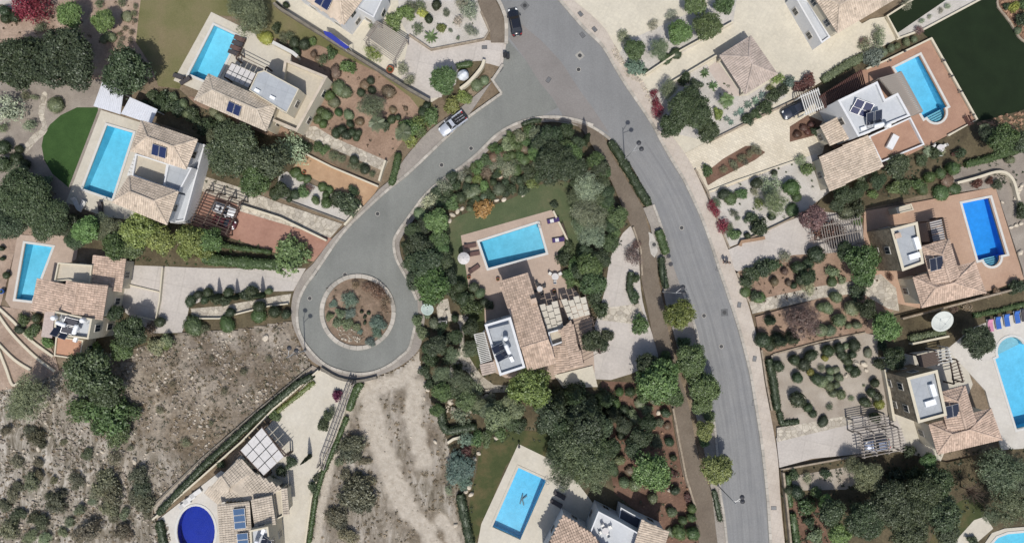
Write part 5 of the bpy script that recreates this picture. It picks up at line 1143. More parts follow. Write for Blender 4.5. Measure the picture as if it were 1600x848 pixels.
def hedge(pts, wpx, h, tint, label, smooth=0):
    if smooth: pts = cat_rom(pts, smooth)
    g = min(gz(*p) for p in pts); W = []
    for a, b in zip(pts[:-1], pts[1:]):
        n = max(1, int(math.dist(a, b)/4))
        for i in range(n): W.append(P(a[0]+(b[0]-a[0])*i/n, a[1]+(b[1]-a[1])*i/n, g))
    W.append(P(*pts[-1], g)); hw = wpx*S*.6; C = []; Nn = []; n = len(W); ev = []; ef = []; K = 9
    for i, p in enumerate(W):
        a = W[max(0, i-1)]; b = W[min(n-1, i+1)]; d = (b-a).normalized(); s = Vector((-d.y, d.x, 0)); wv = hw*(1+.28*noise.noise(p*1.1)+.14*noise.noise(p*3.1)); hv = h*(1+.2*noise.noise(p*1.3+Vector((5, 5, 5)))); 
        if i in (0, n-1): wv *= .75; hv *= .85
        for k in range(K):
            t = math.pi*k/(K-1); q = p+s*wv*.9*(abs(math.cos(t))**.5*(1 if math.cos(t) > 0 else -1))+Vector((0, 0, hv*.95*abs(math.sin(t))**.5)); ev.append(q[:])
    for i in range(n-1):
        for k in range(K-1): a = i*K+k; ef += [[a, a+1, a+K], [a+1, a+K+1, a+K]]
    for e in (0, (n-1)*K):
        for k in range(1, K-1): ef.append([e, e+k, e+k+1])
    ev = np.array(ev); area = n*.4*(2*h+2*hw); m = int(min(9000, area*26)); idx = NR.randint(0, len(ef), m); ff = np.array(ef)[idx]; u = NR.uniform(0, 1, (m, 2)); fl = u.sum(1) > 1; u[fl] = 1-u[fl]
    a, b, c = ev[ff[:, 0]], ev[ff[:, 1]], ev[ff[:, 2]]; cen = a+(b-a)*u[:, :1]+(c-a)*u[:, 1:]; nr = np.cross(b-a, c-a); nr /= np.linalg.norm(nr, axis=1)[:, None]+1e-9; mid = ev.mean(0); nr[nr[:, 2] < 0] *= -1; cen = cen+nr*NR.uniform(-.05, .17, m)[:, None]
    tone = np.array([.45+.3*noise.noise(Vector(q)*1.3) for q in cen[::8]]).repeat(8)[:m]; tone = np.resize(tone, m)+NR.normal(0, .19, m)
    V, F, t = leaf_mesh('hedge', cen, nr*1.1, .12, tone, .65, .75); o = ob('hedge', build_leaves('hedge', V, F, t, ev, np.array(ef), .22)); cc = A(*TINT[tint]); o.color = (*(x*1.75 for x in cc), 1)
    return T(o, label, 'hedge', at=pts[len(pts)//2])
def ground_cover(poly, per_m2, tint, size=.35, name='ground_cover', label='low mixed ground cover plants'):
    xs = [p[0] for p in poly]; ys = [p[1] for p in poly]; n = int((max(xs)-min(xs))*(max(ys)-min(ys))*.01*per_m2); C = []; tn = []; sz = []
    for _ in range(n):
        x, y = R.uniform(min(xs), max(xs)), R.uniform(min(ys), max(ys))
        if not inside(x, y, poly) or noise.noise(Vector((x*.05, y*.05, 7))) < R.uniform(-.45, .2) or (on_terr(x, y) and pale_mask(x, y) > R.random()*.7): continue
        g = gz(x, y); v = P(x, y, g); s = size*R.uniform(.4, 1.2); t = min(1, max(0, R.gauss(.4, .2)))
        for _ in range(14):
            a = R.uniform(0, 6.28); q = R.uniform(0, s); C.append((v.x+q*math.cos(a), v.y+q*math.sin(a), g+R.uniform(.02, s*.7))); tn.append(t+R.gauss(0, .1))
    if not C: return
    V, F, t = leaf_mesh(name, np.array(C), np.tile([0, 0, 1.0], (len(C), 1)), .1, np.array(tn), .55, .6); o = ob(name, build_leaves(name, V, F, t)); o.color = (*(x*1.25 for x in A(*TINT[tint])), 1); o['kind'] = 'stuff'; o['label'] = label; o['category'] = 'plants'
    return o
def stones(poly, n, rng, mat, name='loose_stones', label='pale stones scattered over the dry ground', mask=None):
    xs = [p[0] for p in poly]; ys = [p[1] for p in poly]; V = []; F = []; k = 0; tries = 0
    base = [(-1, -1, 0), (1, -1, 0), (1, 1, 0), (-1, 1, 0), (-.6, -.7, 1), (.7, -.6, 1), (.6, .7, 1), (-.7, .6, 1)]
    while k < n and tries < n*12:
        tries += 1; x, y = R.uniform(min(xs), max(xs)), R.uniform(min(ys), max(ys))
        if not inside(x, y, poly) or (mask and mask(x, y) < R.random()): continue
        g = gz(x, y); c = P(x, y, g); s = rng[0]+(rng[1]-rng[0])*R.random()**3; a = R.uniform(0, 6.28); ca, sa = math.cos(a), math.sin(a); e = R.uniform(.55, 1); kk = len(V)
        for bx, by, bz in base:
            px_, py_ = bx*s*R.uniform(.75, 1.1), by*s*e*R.uniform(.75, 1.1); V.append((c.x+px_*ca-py_*sa, c.y+px_*sa+py_*ca, g-.04+bz*s*R.uniform(.6, 1.0)))
        F += [[kk+i for i in f] for f in ((0, 1, 5, 4), (1, 2, 6, 5), (2, 3, 7, 6), (3, 0, 4, 7), (4, 5, 6, 7))]; k += 1
    o = ob(name, mesh(name, V, F, mat)); o['kind'] = 'stuff'; o['label'] = label; o['category'] = 'stones'; return o
ROCKM = tilemat('pale_rock', A(196, 186, 170), .3); ROCKG = tilemat('grey_rock', A(160, 150, 138), .3); ROCKR = tilemat('red_rock', A(168, 136, 112), .3)
def boulder(px, py, r, where, mat=None):
    bm = bmesh.new(); bmesh.ops.create_icosphere(bm, subdivisions=2, radius=1); sd_ = Vector((R.uniform(0, 99), R.uniform(0, 99), 0))
    for v in bm.verts: v.co *= 1+.35*noise.noise(v.co*1.1+sd_)+.12*noise.noise(v.co*3+sd_)
    me = bpy.data.meshes.new('boulder'); bm.to_mesh(me); bm.free(); me.materials.append(mat or ROCKM); g = gz(px, py); o = ob('boulder', me); s = r*S; o.location = P(px, py, g+s*.2); o.scale = (s, s*R.uniform(.6, .9), s*.6); o.rotation_euler = (0, 0, R.uniform(0, 6))
    return T(o, 'rough pale boulder '+where, 'boulder', 'boulders '+where, at=(px, py))
plants('at the top left corner', '''
big dk: 38,98,46 104,96,54
big gr: 20,112,24
tree dk: 196,112,40
loose red: 46,14,24 66,10,22 34,8,18
tree br: 110,24,21 161,34,19
mound ol: 87,164,14
loose wf: 14,170,26
loose gy: 46,195,12
ball dg: 8,18,8 24,27,9 9,30,8
loose sg: 64,42,9 155,7,8 190,2,9
mound ol: 172,58,9 162,62,6 198,26,8
loose scr: 212,10,5 210,22,5 211,33,4 195,45,5 206,51,5 190,62,5 203,63,5 187,53,4 187,70,4''')
plants('beside the half round lawn', '''
ball dk: 5,230,12 4,257,13 15,178,8
ball dg: 26,247,8 39,257,9 30,233,6
shrub sg: 70,285,12
loose ol: 5,200,9 40,150,8 55,152,6''')
plants('left of the long pool', '''
big dk: 40,302,40 72,338,38 14,342,34
tree dk: 100,350,22 60,318,26
olive sg: 30,272,18 72,300,14''')
plants('between the two left villas', '''
tree br: 135,358,24
tree yg: 221,358,32 252,374,26 300,374,26
olive sg: 172,362,22 158,345,14
tree gr: 180,385,24 330,376,22 206,386,20
big dk: 118,372,18
shrub br: 456,398,26
shrub yg: 290,392,16 320,395,16''')
plants('beside the shed roofs', '''
shrub dk: 238,150,10 256,160,16 279,168,12 300,176,10
ball ol: 271,152,8 287,162,7 294,178,8
mound dk: 226,166,10''')
plants('below the cream villa', '''
shrub dk: 318,196,16 334,203,18 350,205,16 300,180,12 372,212,14 390,218,12
ball ol: 334,175,7 345,184,8 357,189,6
big dk: 366,236,46
tree dk: 418,252,34
tree gr: 398,280,30
olive sg: 345,215,24
loose wf: 458,232,22
shrub dg: 474,228,12
tree dk: 438,297,14''')
plants('behind the cream villa', '''
olive ol: 392,26,32 372,6,20
mound ye: 416,60,12 408,56,8
shrub dk: 432,44,8
loose sg: 442,60,9 452,56,8 505,92,8
ball dk: 460,67,8 476,70,10 463,82,8
shrub br: 488,66,7
shrub gr: 518,84,10
ball brn: 490,85,6 497,93,5''')
plants('in the tan upper garden', '''
shrub br: 544,104,11
mound brn: 524,113,11 607,144,10 578,168,9
mound ol: 530,138,12 540,144,11 522,160,11 545,180,9
ball gr: 515,150,8 529,176,6 497,187,7 510,180,8 505,194,7 501,174,6
ball dk: 564,145,6 579,126,6 581,141,6 547,194,6 560,208,6 612,187,6 622,184,5
mound brn: 570,133,8 562,190,7 614,172,6 634,170,4
olive sg: 581,166,21
palm sg: 588,192,15 629,207,15
shrub dk: 601,195,9
ball dk: 525,208,8 534,203,7 541,211,8 549,208,7 557,215,6''')
plants('along the upper road', '''
shrub yg: 706,166,14 724,152,11 640,216,12
loose yg: 655,193,14
shrub gr: 672,184,14 640,200,18 655,206,12
mound ol: 745,133,10 757,126,8
ball dg: 667,165,6 660,175,7''')
plants('in the top gravel bed', '''
ball dg: 682,8,8 670,30,7
shrub yg: 690,44,7
agave br: 674,58,13
loose gy: 735,14,15 737,48,10 723,4,10
loose pk: 715,32,11
loose sg: 652,44,8 697,20,6 704,48,4 716,60,4
loose sg: 657,10,9 642,12,10
shrub ye: 660,20,8''')
plants('on the top terrace', '''
tree br: 694,126,24
shrub br: 616,32,14 636,20,12
loose yg: 583,85,12
loose gy: 631,108,12 640,124,10 582,40,6
ball dg: 641,126,6
ball dg: 447,8,5''')
hedge([(714, 105), (722, 103), (738, 101)], 8, .7, 'gr', 'short clipped hedge behind the white cover at the top driveway')
plants('along the topiary gravel bed', '''
mound gr: 462,270,8 470,277,8 480,280,7 504,292,9 514,297,8
ball dk: 449,302,7 461,304,7 452,312,5
ball gr: 493,313,7 509,305,6 510,317,8
shrub br: 474,300,9
loose pur: 482,295,8
mound dk: 430,303,10
shrub dk: 542,318,20 528,312,13 552,300,10
loose sg: 522,244,9 534,248,9 555,258,8 566,262,6 582,272,6
shrub gr: 497,230,10 507,234,8
ball dk: 553,250,8 570,265,7''')
hedge([(322, 404), (360, 408), (400, 412), (442, 414)], 15, 1.6, 'gr', 'long green hedge below the red driveway'); hedge([(335, 380), (378, 388), (425, 394)], 6, .9, 'gr', 'shorter green hedge at the edge of the red driveway')
hedge([(612, 290), (620, 262), (624, 240)], 9, 1.0, 'gr', 'clipped hedge at the road beside the orange driveway gate')
plants('along the pale left drive', '''
ball dk: 298,470,9 310,460,7 325,457,8 357,457,8 320,468,7
shrub dk: 395,457,12 384,460,9 337,467,10 352,470,9
ball ol: 420,455,6
cypress dk: 343,463,5 371,464,5 411,461,5
ball dk: 250,503,9
mound gr: 303,509,16 355,506,13 404,493,13
ball dg: 429,487,11 360,488,8 405,479,9
ball dk: 447,491,8
shrub sg: 318,512,9''')
plants('round the left edge villa', '''
tree dk: 206,518,28 180,488,16
shrub br: 148,544,11 75,534,10
tree dk: 142,582,42 168,610,30
shrub gr: 50,518,12 37,500,10
ball dk: 30,515,7 57,497,7
olive ol: 46,620,34 25,640,18
shrub ol: 245,540,14 262,533,12
loose yg: 260,540,7
loose brn: 235,512,9 110,548,8
ball dg: 2,388,5 10,430,6 4,404,4
tree gr: 190,545,20''')
plants('on the dry hillside', '''
scrub gr: 165,648,30 185,676,20 130,640,20 200,640,18 150,668,14
scrub sdk: 57,683,13 66,694,9 48,672,8 137,708,9 217,742,16 222,762,14 226,782,13 212,776,10 88,785,14 76,775,8 96,772,8 32,803,11 22,810,9 65,815,13 52,808,9 30,760,8
scrub scr: 50,752,15 60,742,9 119,751,12 165,752,20 176,768,16 155,768,13 170,792,16 178,805,10 137,830,18 122,838,10 190,828,15 200,838,10 15,826,13 8,790,11 20,772,10 25,722,9 10,672,9 100,690,6 60,722,8 85,750,6 230,800,8
scrub ol: 48,838,12 70,842,10 98,832,9 125,796,11 195,802,10 110,815,8 145,780,8
loose scr: 180,715,9 205,700,7 290,690,6 330,660,5 250,640,6 380,580,6 420,560,6 330,560,5 270,600,6 350,610,5''')
plants('beside the dirt track', '''
scrub sdk: 552,694,18 546,706,14 556,712,11 559,772,24 548,784,16 570,786,16 526,806,14 530,818,10
scrub scr: 543,838,12 540,740,10 572,752,11 570,720,8 530,722,8 560,742,9 548,756,10
loose gy: 700,765,9 704,740,8''')
plants('on the roundabout', '''
blue bl: 547,469,12 521,475,7 546,490,9 591,504,12 589,520,9 579,534,8 562,518,5
shrub ol: 532,490,9 527,504,8 542,506,9 557,511,7 515,494,7
loose brn: 590,456,14 575,448,9 556,445,8 602,470,10 600,482,6
ball dg: 565,487,3 570,495,3 576,489,3 570,504,3''')
plants('north of the island pool', '''
mound brn: 771,246,9 819,232,7
shrub ol: 792,227,11 838,210,14 812,214,10 850,222,12
loose gy: 831,236,10 795,265,14 784,258,9
mound gr: 820,250,9 806,266,10 800,243,8
shrub br: 750,257,8 757,292,9 705,318,13 745,268,7
shrub yg: 746,280,7 831,286,10 779,268,6
ball sg: 732,280,7 780,296,9 734,326,5 756,308,6
loose gy: 695,292,13 722,275,8 770,258,7
shrub dk: 707,277,9 767,307,8 690,314,12 791,303,7 817,297,9 744,312,7
ball dk: 771,285,7 720,309,9 812,282,7
shrub or: 754,326,13
loose wf: 672,314,13
mound ol: 656,334,12 664,330,6
shrub brn: 760,270,8 785,243,8
tree br: 682,344,22
tree gr: 686,372,17
tree dk: 862,214,20 885,205,14
cypress dk: 914,221,7
big dk: 870,256,37
tree gr: 893,240,20
loose sg: 822,212,8 836,258,8''')
hedge([(722, 306), (735, 303), (749, 295)], 13, .9, 'ol', 'long clipped mound hedge in the north bed of the island villa'); hedge([(815, 196), (832, 190), (845, 189)], 6, .7, 'dk', 'dark clipped hedge at the island tip by the road')
plants('east of the island villa', '''
olive gy: 917,296,26 920,334,27 926,368,24
tree dk: 938,262,16 903,225,13 948,300,14
tree gr: 965,338,18 952,380,16
shrub dk: 889,386,10 881,404,11 866,319,6 945,350,12
shrub gr: 898,412,12 908,398,8 890,430,12
shrub br: 892,440,9 905,443,9
tree gr: 922,414,22 928,442,22 946,325,14
shrub dk: 938,484,13 930,465,12 948,524,9 942,540,10
tree dk: 926,532,20
loose pur: 990,400,12 995,382,8
shrub dk: 992,436,8 990,462,10
shrub gr: 1000,508,14''')
plants('west of the island villa', '''
tree dk: 658,382,20 668,414,28 690,408,18
tree gr: 674,446,32
shrub gr: 735,479,16
ball sg: 740,449,8 750,458,8 735,465,7 678,505,9
ball dk: 718,448,12 724,466,12 711,497,7 757,472,8
shrub dk: 718,462,12 706,455,12 765,477,7
tree dk: 735,512,14 712,526,12 679,540,18
olive sg: 735,545,15 708,552,13 720,598,22 690,585,16
shrub sg: 652,500,9 660,520,9 668,490,7
shrub dk: 690,512,10 698,530,10 672,560,12
tree gr: 690,612,18 728,626,18 682,640,12
loose gy: 745,612,12 765,625,14 720,650,12
shrub wine: 727,706,9''')
plants('south of the island villa', '''
tree yg: 830,606,36
conifer dk: 872,622,22 896,616,24 918,634,26 890,645,24 944,622,18 955,645,18
tree dk: 862,652,28 912,668,34
olive sg: 900,708,46 880,740,24 928,740,28
tree ol: 778,650,22 806,640,16
shrub gr: 760,683,12 782,677,9 745,686,11
loose bl: 728,684,11
blue bl: 718,730,24 726,752,14
shrub dk: 812,665,10 845,670,9
tree dk: 800,660,14''')
hedge([(690, 635), (692, 662), (700, 672), (745, 664)], 11, 1.1, 'dk', 'dark clipped hedge corner left of the pool with the emblem'); hedge([(719, 770), (726, 805), (736, 850)], 12, 1.0, 'dk', 'dark hedge left of the pool with the emblem')
plants('beside the main road footpath', '''
tree yg: 1061,490,26 1102,671,16 1120,731,27
tree gr: 1080,560,27 1100,606,28
tree br: 1026,596,34
tree dk: 1012,570,20
shrub dk: 1045,606,12''')
hedge([(952, 222), (965, 240), (985, 275), (1000, 300), (1013, 321)], 11, 1.1, 'dk', 'long dark hedge strip on the road edge beside the lamp'); hedge([(1028, 360), (1034, 378), (1040, 397)], 11, .9, 'gr', 'short hedge strip on the road edge by the island villa drive'); hedge([(1032, 402), (1034, 425), (1040, 450)], 9, .9, 'dk', 'shaded hedge strip on the road edge above the yellow-green tree'); hedge([(1115, 765), (1120, 790), (1125, 812)], 7, .5, 'dk', 'thin low hedge at the foot of the roadside trees'); hedge([(986, 425), (983, 452), (994, 474)], 9, .8, 'dk', 'curved dark hedge between island villa drive and footpath', 3)
plants('in the red soil garden', '''
tree br: 1018,738,34
tree dg: 1000,682,18 1012,660,16
ball ol: 991,655,8 967,718,9 975,753,9 992,757,9 1020,778,8 967,655,8
ball dk: 1055,766,8 1047,797,6 970,680,7 975,640,8 1040,645,8 985,612,9
ball gr: 1067,812,8 1080,808,8 1081,794,8 1061,831,11 1083,833,10 968,612,7 962,630,8
mound ol: 1050,800,7 1048,830,8 1000,630,9 1022,625,8 1036,622,7
mound brn: 985,735,8 1043,665,7 1010,612,7
ball dk: 960,735,8 963,700,7 1046,690,7 1052,715,6 945,690,9
shrub wine: 1052,740,6 1075,776,6
blue sg: 1025,690,10''')
plants('below the top right yard', '''
tree gr: 992,77,18 1132,8,17
shrub bl: 992,104,14
olive ol: 1030,76,18
tree br: 1062,52,21
tree gr: 1104,42,25 1086,8,20
mound dk: 1056,84,10 1040,92,9
loose gy: 1020,40,9 975,58,9 1048,24,8
shrub dk: 1008,112,6
olive sg: 1044,140,15
big dk: 1078,172,37
tree dk: 1048,196,20 1105,205,20
loose red: 1021,147,8 1024,160,8 1027,173,9
shrub dk: 1070,124,11 1087,132,9
agave gr: 1101,115,9 1114,134,9
palm br: 1136,156,13
shrub yg: 1122,178,9''')
plants('above the cream paved drive', '''
agave bl: 1135,186,6 1149,179,6 1157,174,6 1168,164,7 1180,158,7 1190,149,7 1142,192,5
shrub dk: 1208,150,12 1196,168,11 1222,142,11 1168,186,9 1180,178,9
shrub wine: 1262,128,12 1248,136,9
loose yg: 1215,122,9 1203,138,6
shrub bl: 1232,130,10''')
plants('beside the white cube villa', '''
shrub bl: 1365,90,16
loose gy: 1374,62,13 1352,72,10
loose pur: 1436,48,8 1350,66,8
ball ol: 1392,76,6 1402,72,5 1416,66,6 1428,62,5 1380,82,6
mound wine: 1246,210,7 1256,200,7 1268,194,6 1262,206,6
shrub dk: 1275,205,8
shrub gr: 1105,267,9
loose scr: 1130,265,7 1145,257,7 1158,248,8 1172,240,8 1182,234,9 1150,262,6 1165,253,6
loose gy: 1415,8,7 1440,33,5 1452,26,4 1470,16,4 1480,10,5''')
hedge([(1282, 128), (1312, 108), (1346, 90)], 12, .9, 'ol', 'olive coloured hedge behind the maroon pergola')
plants('in the right edge rock bed', '''
shrub ye: 1584,11,9
shrub dk: 1597,30,11 1572,10,6
mound ol: 1590,48,7
shrub gr: 1598,8,8''')
plants('in the white gravel garden', '''
ball gr: 1141,310,10 1237,293,13 1245,308,7
ball dk: 1131,304,9 1206,339,6 1210,270,5 1182,286,9
shrub gr: 1159,303,9 1260,264,11
loose gy: 1206,290,14 1250,250,9 1200,302,8 1178,300,8
loose yg: 1185,319,9
olive ol: 1212,318,19
mound gr: 1238,328,10
shrub dk: 1185,355,14 1173,340,10
loose red: 1113,322,8 1118,331,7 1127,350,9 1131,358,7
loose sg: 1119,318,8 1136,358,7
shrub br: 1146,367,9
loose sg: 1146,332,6 1152,341,5 1140,353,6
ball dk: 1168,368,5 1155,363,4''')
plants('behind the azure pool', '''
tree dk: 1402,260,22 1372,282,14 1318,306,18
shrub br: 1397,293,11 1363,303,8
shrub gr: 1412,290,14 1434,288,11
ball gr: 1441,296,9 1452,277,10 1469,271,9 1489,263,11
mound gr: 1470,301,15 1491,295,10
mound brn: 1479,282,11
shrub wine: 1527,287,8 1546,283,6
shrub dk: 1558,289,8 1345,292,10 1338,325,13
tree gr: 1567,216,26
tree dk: 1596,222,18 1545,210,14
olive gy: 1540,205,12
shrub dk: 1597,330,13 1462,240,9 1440,250,10 1500,240,9
ball ol: 1578,250,7 1322,333,11
loose wf: 1470,235,7 1450,238,7
tree dk: 1308,322,12 1340,300,12
loose gy: 1346,276,9''')
hedge([(1505, 258), (1545, 248), (1590, 234)], 9, .8, 'gr', 'green hedge strip above the curved cream wall')
plants('by the vine covered car space', '''
loose wine: 1288,358,20 1302,366,16
tree pur: 1270,340,22
tree gr: 1348,408,28
tree dk: 1322,392,17
shrub gr: 1340,345,9''')
plants('in the right-hand soil garden', '''
shrub dk: 1166,440,12 1176,428,12 1190,420,13 1180,462,10 1205,414,12
mound gr: 1186,465,9 1165,456,8
ball brn: 1210,440,8 1226,424,6 1232,442,5
loose gy: 1225,402,10 1262,448,10
ball dk: 1248,418,11 1276,398,13 1252,436,9 1240,446,6 1263,412,8
tree dk: 1262,432,13
shrub ol: 1300,425,10 1315,437,8
mound gr: 1300,440,9
olive pur: 1255,500,28
conifer dk: 1215,530,15 1236,528,13 1202,500,10
ball dk: 1192,531,11 1203,540,8
ball ol: 1306,464,9 1292,481,9 1311,500,11 1331,482,11 1297,516,9 1283,516,9 1339,508,7 1326,509,5 1282,480,7
shrub dk: 1340,455,14
tree dg: 1355,482,17
tree br: 1385,510,26
tree gr: 1350,432,19
loose wine: 1390,432,7''')
plants('in the ball shrub gravel garden', '''
ball dk: 1216,572,9 1241,562,8 1256,569,10 1267,555,10 1246,590,8 1276,592,10 1246,624,12 1262,636,7 1270,646,7
ball ye: 1266,581,6 1289,559,5 1374,631,8
ball dk: 1294,548,9 1311,543,8 1335,539,9 1316,555,8 1332,554,6 1324,564,7 1327,575,6 1336,581,8
mound gy: 1356,551,8 1322,540,6 1306,578,7
ball ol: 1297,579,6 1311,589,7 1296,590,6 1284,596,9 1295,603,7 1307,601,6 1302,614,7 1314,616,8
ball dk: 1367,598,7 1361,613,7 1352,628,9 1370,619,8 1367,652,9
loose sg: 1330,622,4 1295,635,5 1350,602,3 1283,575,5
mound dk: 1286,658,9''')
hedge([(1200, 560), (1206, 590), (1213, 640)], 10, .9, 'dk', 'dark hedge along the pavement side of the ball shrub garden'); hedge([(1216, 642), (1220, 660), (1246, 657)], 8, .7, 'dk', 'clipped hedge corner below the ball shrub garden')
hedge([(1418, 528), (1446, 522), (1474, 517)], 8, .8, 'ol', 'olive hedge strip below the large satellite dish'); hedge([(1517, 493), (1560, 484), (1600, 474)], 7, .7, 'gr', 'green hedge above the blue sun loungers')
plants('near the large right edge pool', '''
big dk: 1528,532,28
tree dg: 1397,558,20
shrub dk: 1373,568,10 1378,540,8
shrub brn: 1541,461,6 1557,455,7 1510,478,9 1490,483,7
shrub dk: 1590,446,12 1582,452,8
shrub dk: 1420,705,9''')
plants('in the bottom right garden', '''
olive ol: 1355,741,27 1330,726,14
big dk: 1392,786,38 1442,776,36 1418,822,36 1350,812,32
tree dk: 1472,800,32 1300,800,24 1465,752,26 1480,832,20
tree br: 1312,834,20 1292,786,15
olive sg: 1568,738,40 1580,786,34 1550,804,17 1600,758,30 1545,722,20
bare gy: 1518,768,24
shrub dk: 1520,845,9 1430,740,14 1400,745,14
tree gr: 1450,720,14
ball dk: 1245,768,10 1232,765,8
shrub gr: 1260,791,16 1275,768,10
shrub dk: 1265,815,10 1240,742,8 1290,740,8
loose gy: 1262,745,9
shrub sg: 1275,838,12''')
hedge([(1229, 740), (1230, 770), (1234, 790)], 8, .8, 'gr', 'green hedge inside the stone wall at bottom right'); hedge([(1236, 800), (1240, 825), (1243, 852)], 9, .9, 'gr', 'hedge at the bottom edge right of the pavement')
plants('beside the oval pool villa', '''
shrub mag: 527,617,9
shrub dk: 505,664,9 512,650,9 497,745,8 490,760,9 418,760,10 440,735,10 455,722,9 345,725,8 424,752,9
loose sg: 518,642,7 492,772,6
cypress dk: 484,712,4
shrub gr: 428,648,9''')
hedge([(490, 586), (467, 598), (416, 640), (370, 682), (322, 725), (250, 800)], 9, 1.0, 'dk', 'long hedge between the gravel strip and the white wall'); hedge([(492, 596), (460, 622), (432, 644)], 6, .5, 'yg', 'thin green strip hedge inside the white wall'); hedge([(566, 597), (556, 610), (546, 640)], 10, .9, 'gr', 'green hedge right of the trellis steps top'); hedge([(543, 650), (528, 688), (505, 738), (494, 776), (484, 846)], 6, .7, 'gr', 'long thin hedge on the outside of the pale steps wall'); hedge([(251, 812), (254, 830), (258, 852)], 10, .8, 'dk', 'dark hedge left of the oval pool')
# what nobody could count
ground_cover([(640, 345), (720, 270), (812, 202), (900, 198), (960, 295), (985, 350), (950, 420), (905, 460), (910, 300), (840, 292), (705, 345), (700, 440), (655, 440), (625, 390)], 1.1, 'dk')
ground_cover([(655, 480), (720, 470), (755, 560), (800, 600), (940, 600), (945, 690), (900, 760), (860, 690), (750, 690), (735, 850), (700, 690), (670, 620)], 1.1, 'dk')
ground_cover([(942, 598), (1040, 602), (1056, 690), (1070, 745), (1085, 800), (1092, 850), (1030, 850), (960, 770)], .7, 'sg')
ground_cover([(455, 84), (590, 112), (660, 186), (605, 252), (520, 214)], .5, 'brn', .25); ground_cover([(1153, 424), (1350, 392), (1380, 440), (1190, 480)], .7, 'brn', .3); ground_cover([(1180, 495), (1345, 460), (1360, 520), (1205, 552)], .6, 'brn', .3)
ground_cover([(1218, 732), (1400, 704), (1605, 700), (1605, 806), (1500, 800), (1450, 848), (1229, 850)], 1.2, 'dk'); ground_cover([(1380, 262), (1600, 180), (1600, 290), (1500, 290), (1290, 335)], 1.0, 'dk'); ground_cover([(0, 0), (215, 0), (210, 65), (160, 100), (0, 150)], .5, 'brn', .3); ground_cover([(245, 140), (420, 212), (470, 260), (410, 300), (320, 290)], 1.0, 'dk')
ground_cover([(100, 330), (300, 352), (488, 410), (478, 418), (200, 412)], 1.4, 'gr'); ground_cover([(510, 450), (600, 445), (612, 490), (590, 535), (540, 535)], 1.0, 'brn', .25)
ground_cover([(1104, 302), (1240, 252), (1296, 300), (1165, 376)], .25, 'sg', .3); ground_cover([(1012, 148), (1104, 100), (1200, 130), (1110, 222)], .35, 'sg', .3); ground_cover([(640, 0), (748, 0), (765, 50), (674, 78)], .3, 'sg', .25)
ground_cover(TERR_POLY, 1.6, 'dry', .3, 'dry_grass_tufts', 'dry grass and low herbs over the hillside'); ground_cover(TERR_POLY, .7, 'scr', .45, 'hillside_herbs', 'dull green herbs over the hillside'); ground_cover(TERR2, 1.6, 'dry', .32, 'dry_grass_tufts', 'dry grass beside the dirt track')
stones(TERR_POLY, 4200, (.05, .3), ROCKG, mask=lambda x, y: max(.05, .35+1.2*noise.noise(Vector((x*.022, y*.022, 5))))); stones(TERR_POLY, 1500, (.06, .3), ROCKM, mask=lambda x, y: max(.0, .1+1.5*noise.noise(Vector((x*.03, y*.03, 1))))); stones(TERR2, 900, (.03, .15), ROCKM, label='pale stones beside the dirt track'); stones([(942, 598), (1056, 690), (1085, 800), (1092, 850), (1030, 850), (960, 770)], 160, (.08, .3), ROCKR, label='small stones in the red soil'); stones([(1558, -2), (1600, -2), (1600, 64), (1578, 36)], 220, (.12, .35), ROCKR, label='rust coloured rocks in the right edge bed'); stones([(1525, 192), (1600, 172), (1600, 200), (1540, 212)], 90, (.15, .4), ROCKR, label='rocks below the big dark lawn'); stones([(690, 600), (770, 605), (780, 640), (700, 655)], 170, (.1, .38), ROCKM, label='pale rocks below the curved path'); stones([(520, 505), (560, 515), (565, 535), (535, 532)], 120, (.06, .25), ROCKM, label='pale stones on the roundabout')
stones([(960, 70), (985, 112), (1005, 127), (1047, 207), (1040, 207), (998, 130), (978, 118), (955, 80)], 260, (.08, .22), ROCKM, label='rubble strip along the upper right pavement')
for w_, L_ in (('edging the island villa lawn', '707,336,5 715,330,5 722,326,4 736,319,3 765,317,3 776,313,4 787,312,4 801,300,4 818,304,4 703,345,4 781,276,4'), ('below the curved path', '712,600,6 745,617,6 752,623,5 760,618,4 703,628,5 709,640,6 735,612,4'), ('left of the pool with the emblem', '748,708,4 742,716,4 733,760,5 736,772,5 775,684,4 728,768,4'), ('in the ball shrub gravel garden', '1337,569,6 1350,568,6 1328,560,4 1353,578,4 1322,586,4'), ('behind the azure pool', '1587,310,4 1590,302,4 1593,296,4 1596,290,4 1580,355,4 1588,352,4 1595,349,4 1594,394,5 1566,316,3 1518,255,4 1528,253,3'), ('beside the dirt track', '668,609,4 663,622,3 680,690,4 712,820,4'), ('on the dry hillside', '415,528,6 300,590,3 245,608,3 60,700,5 210,720,5 160,705,4'), ('in the red soil garden', '985,660,3 977,668,3 1029,644,5 1046,766,4 1268,838,4 1276,834,4')):
    for it in L_.split(): v = [float(q) for q in it.split(',')]; boulder(v[0], v[1], v[2], w_)

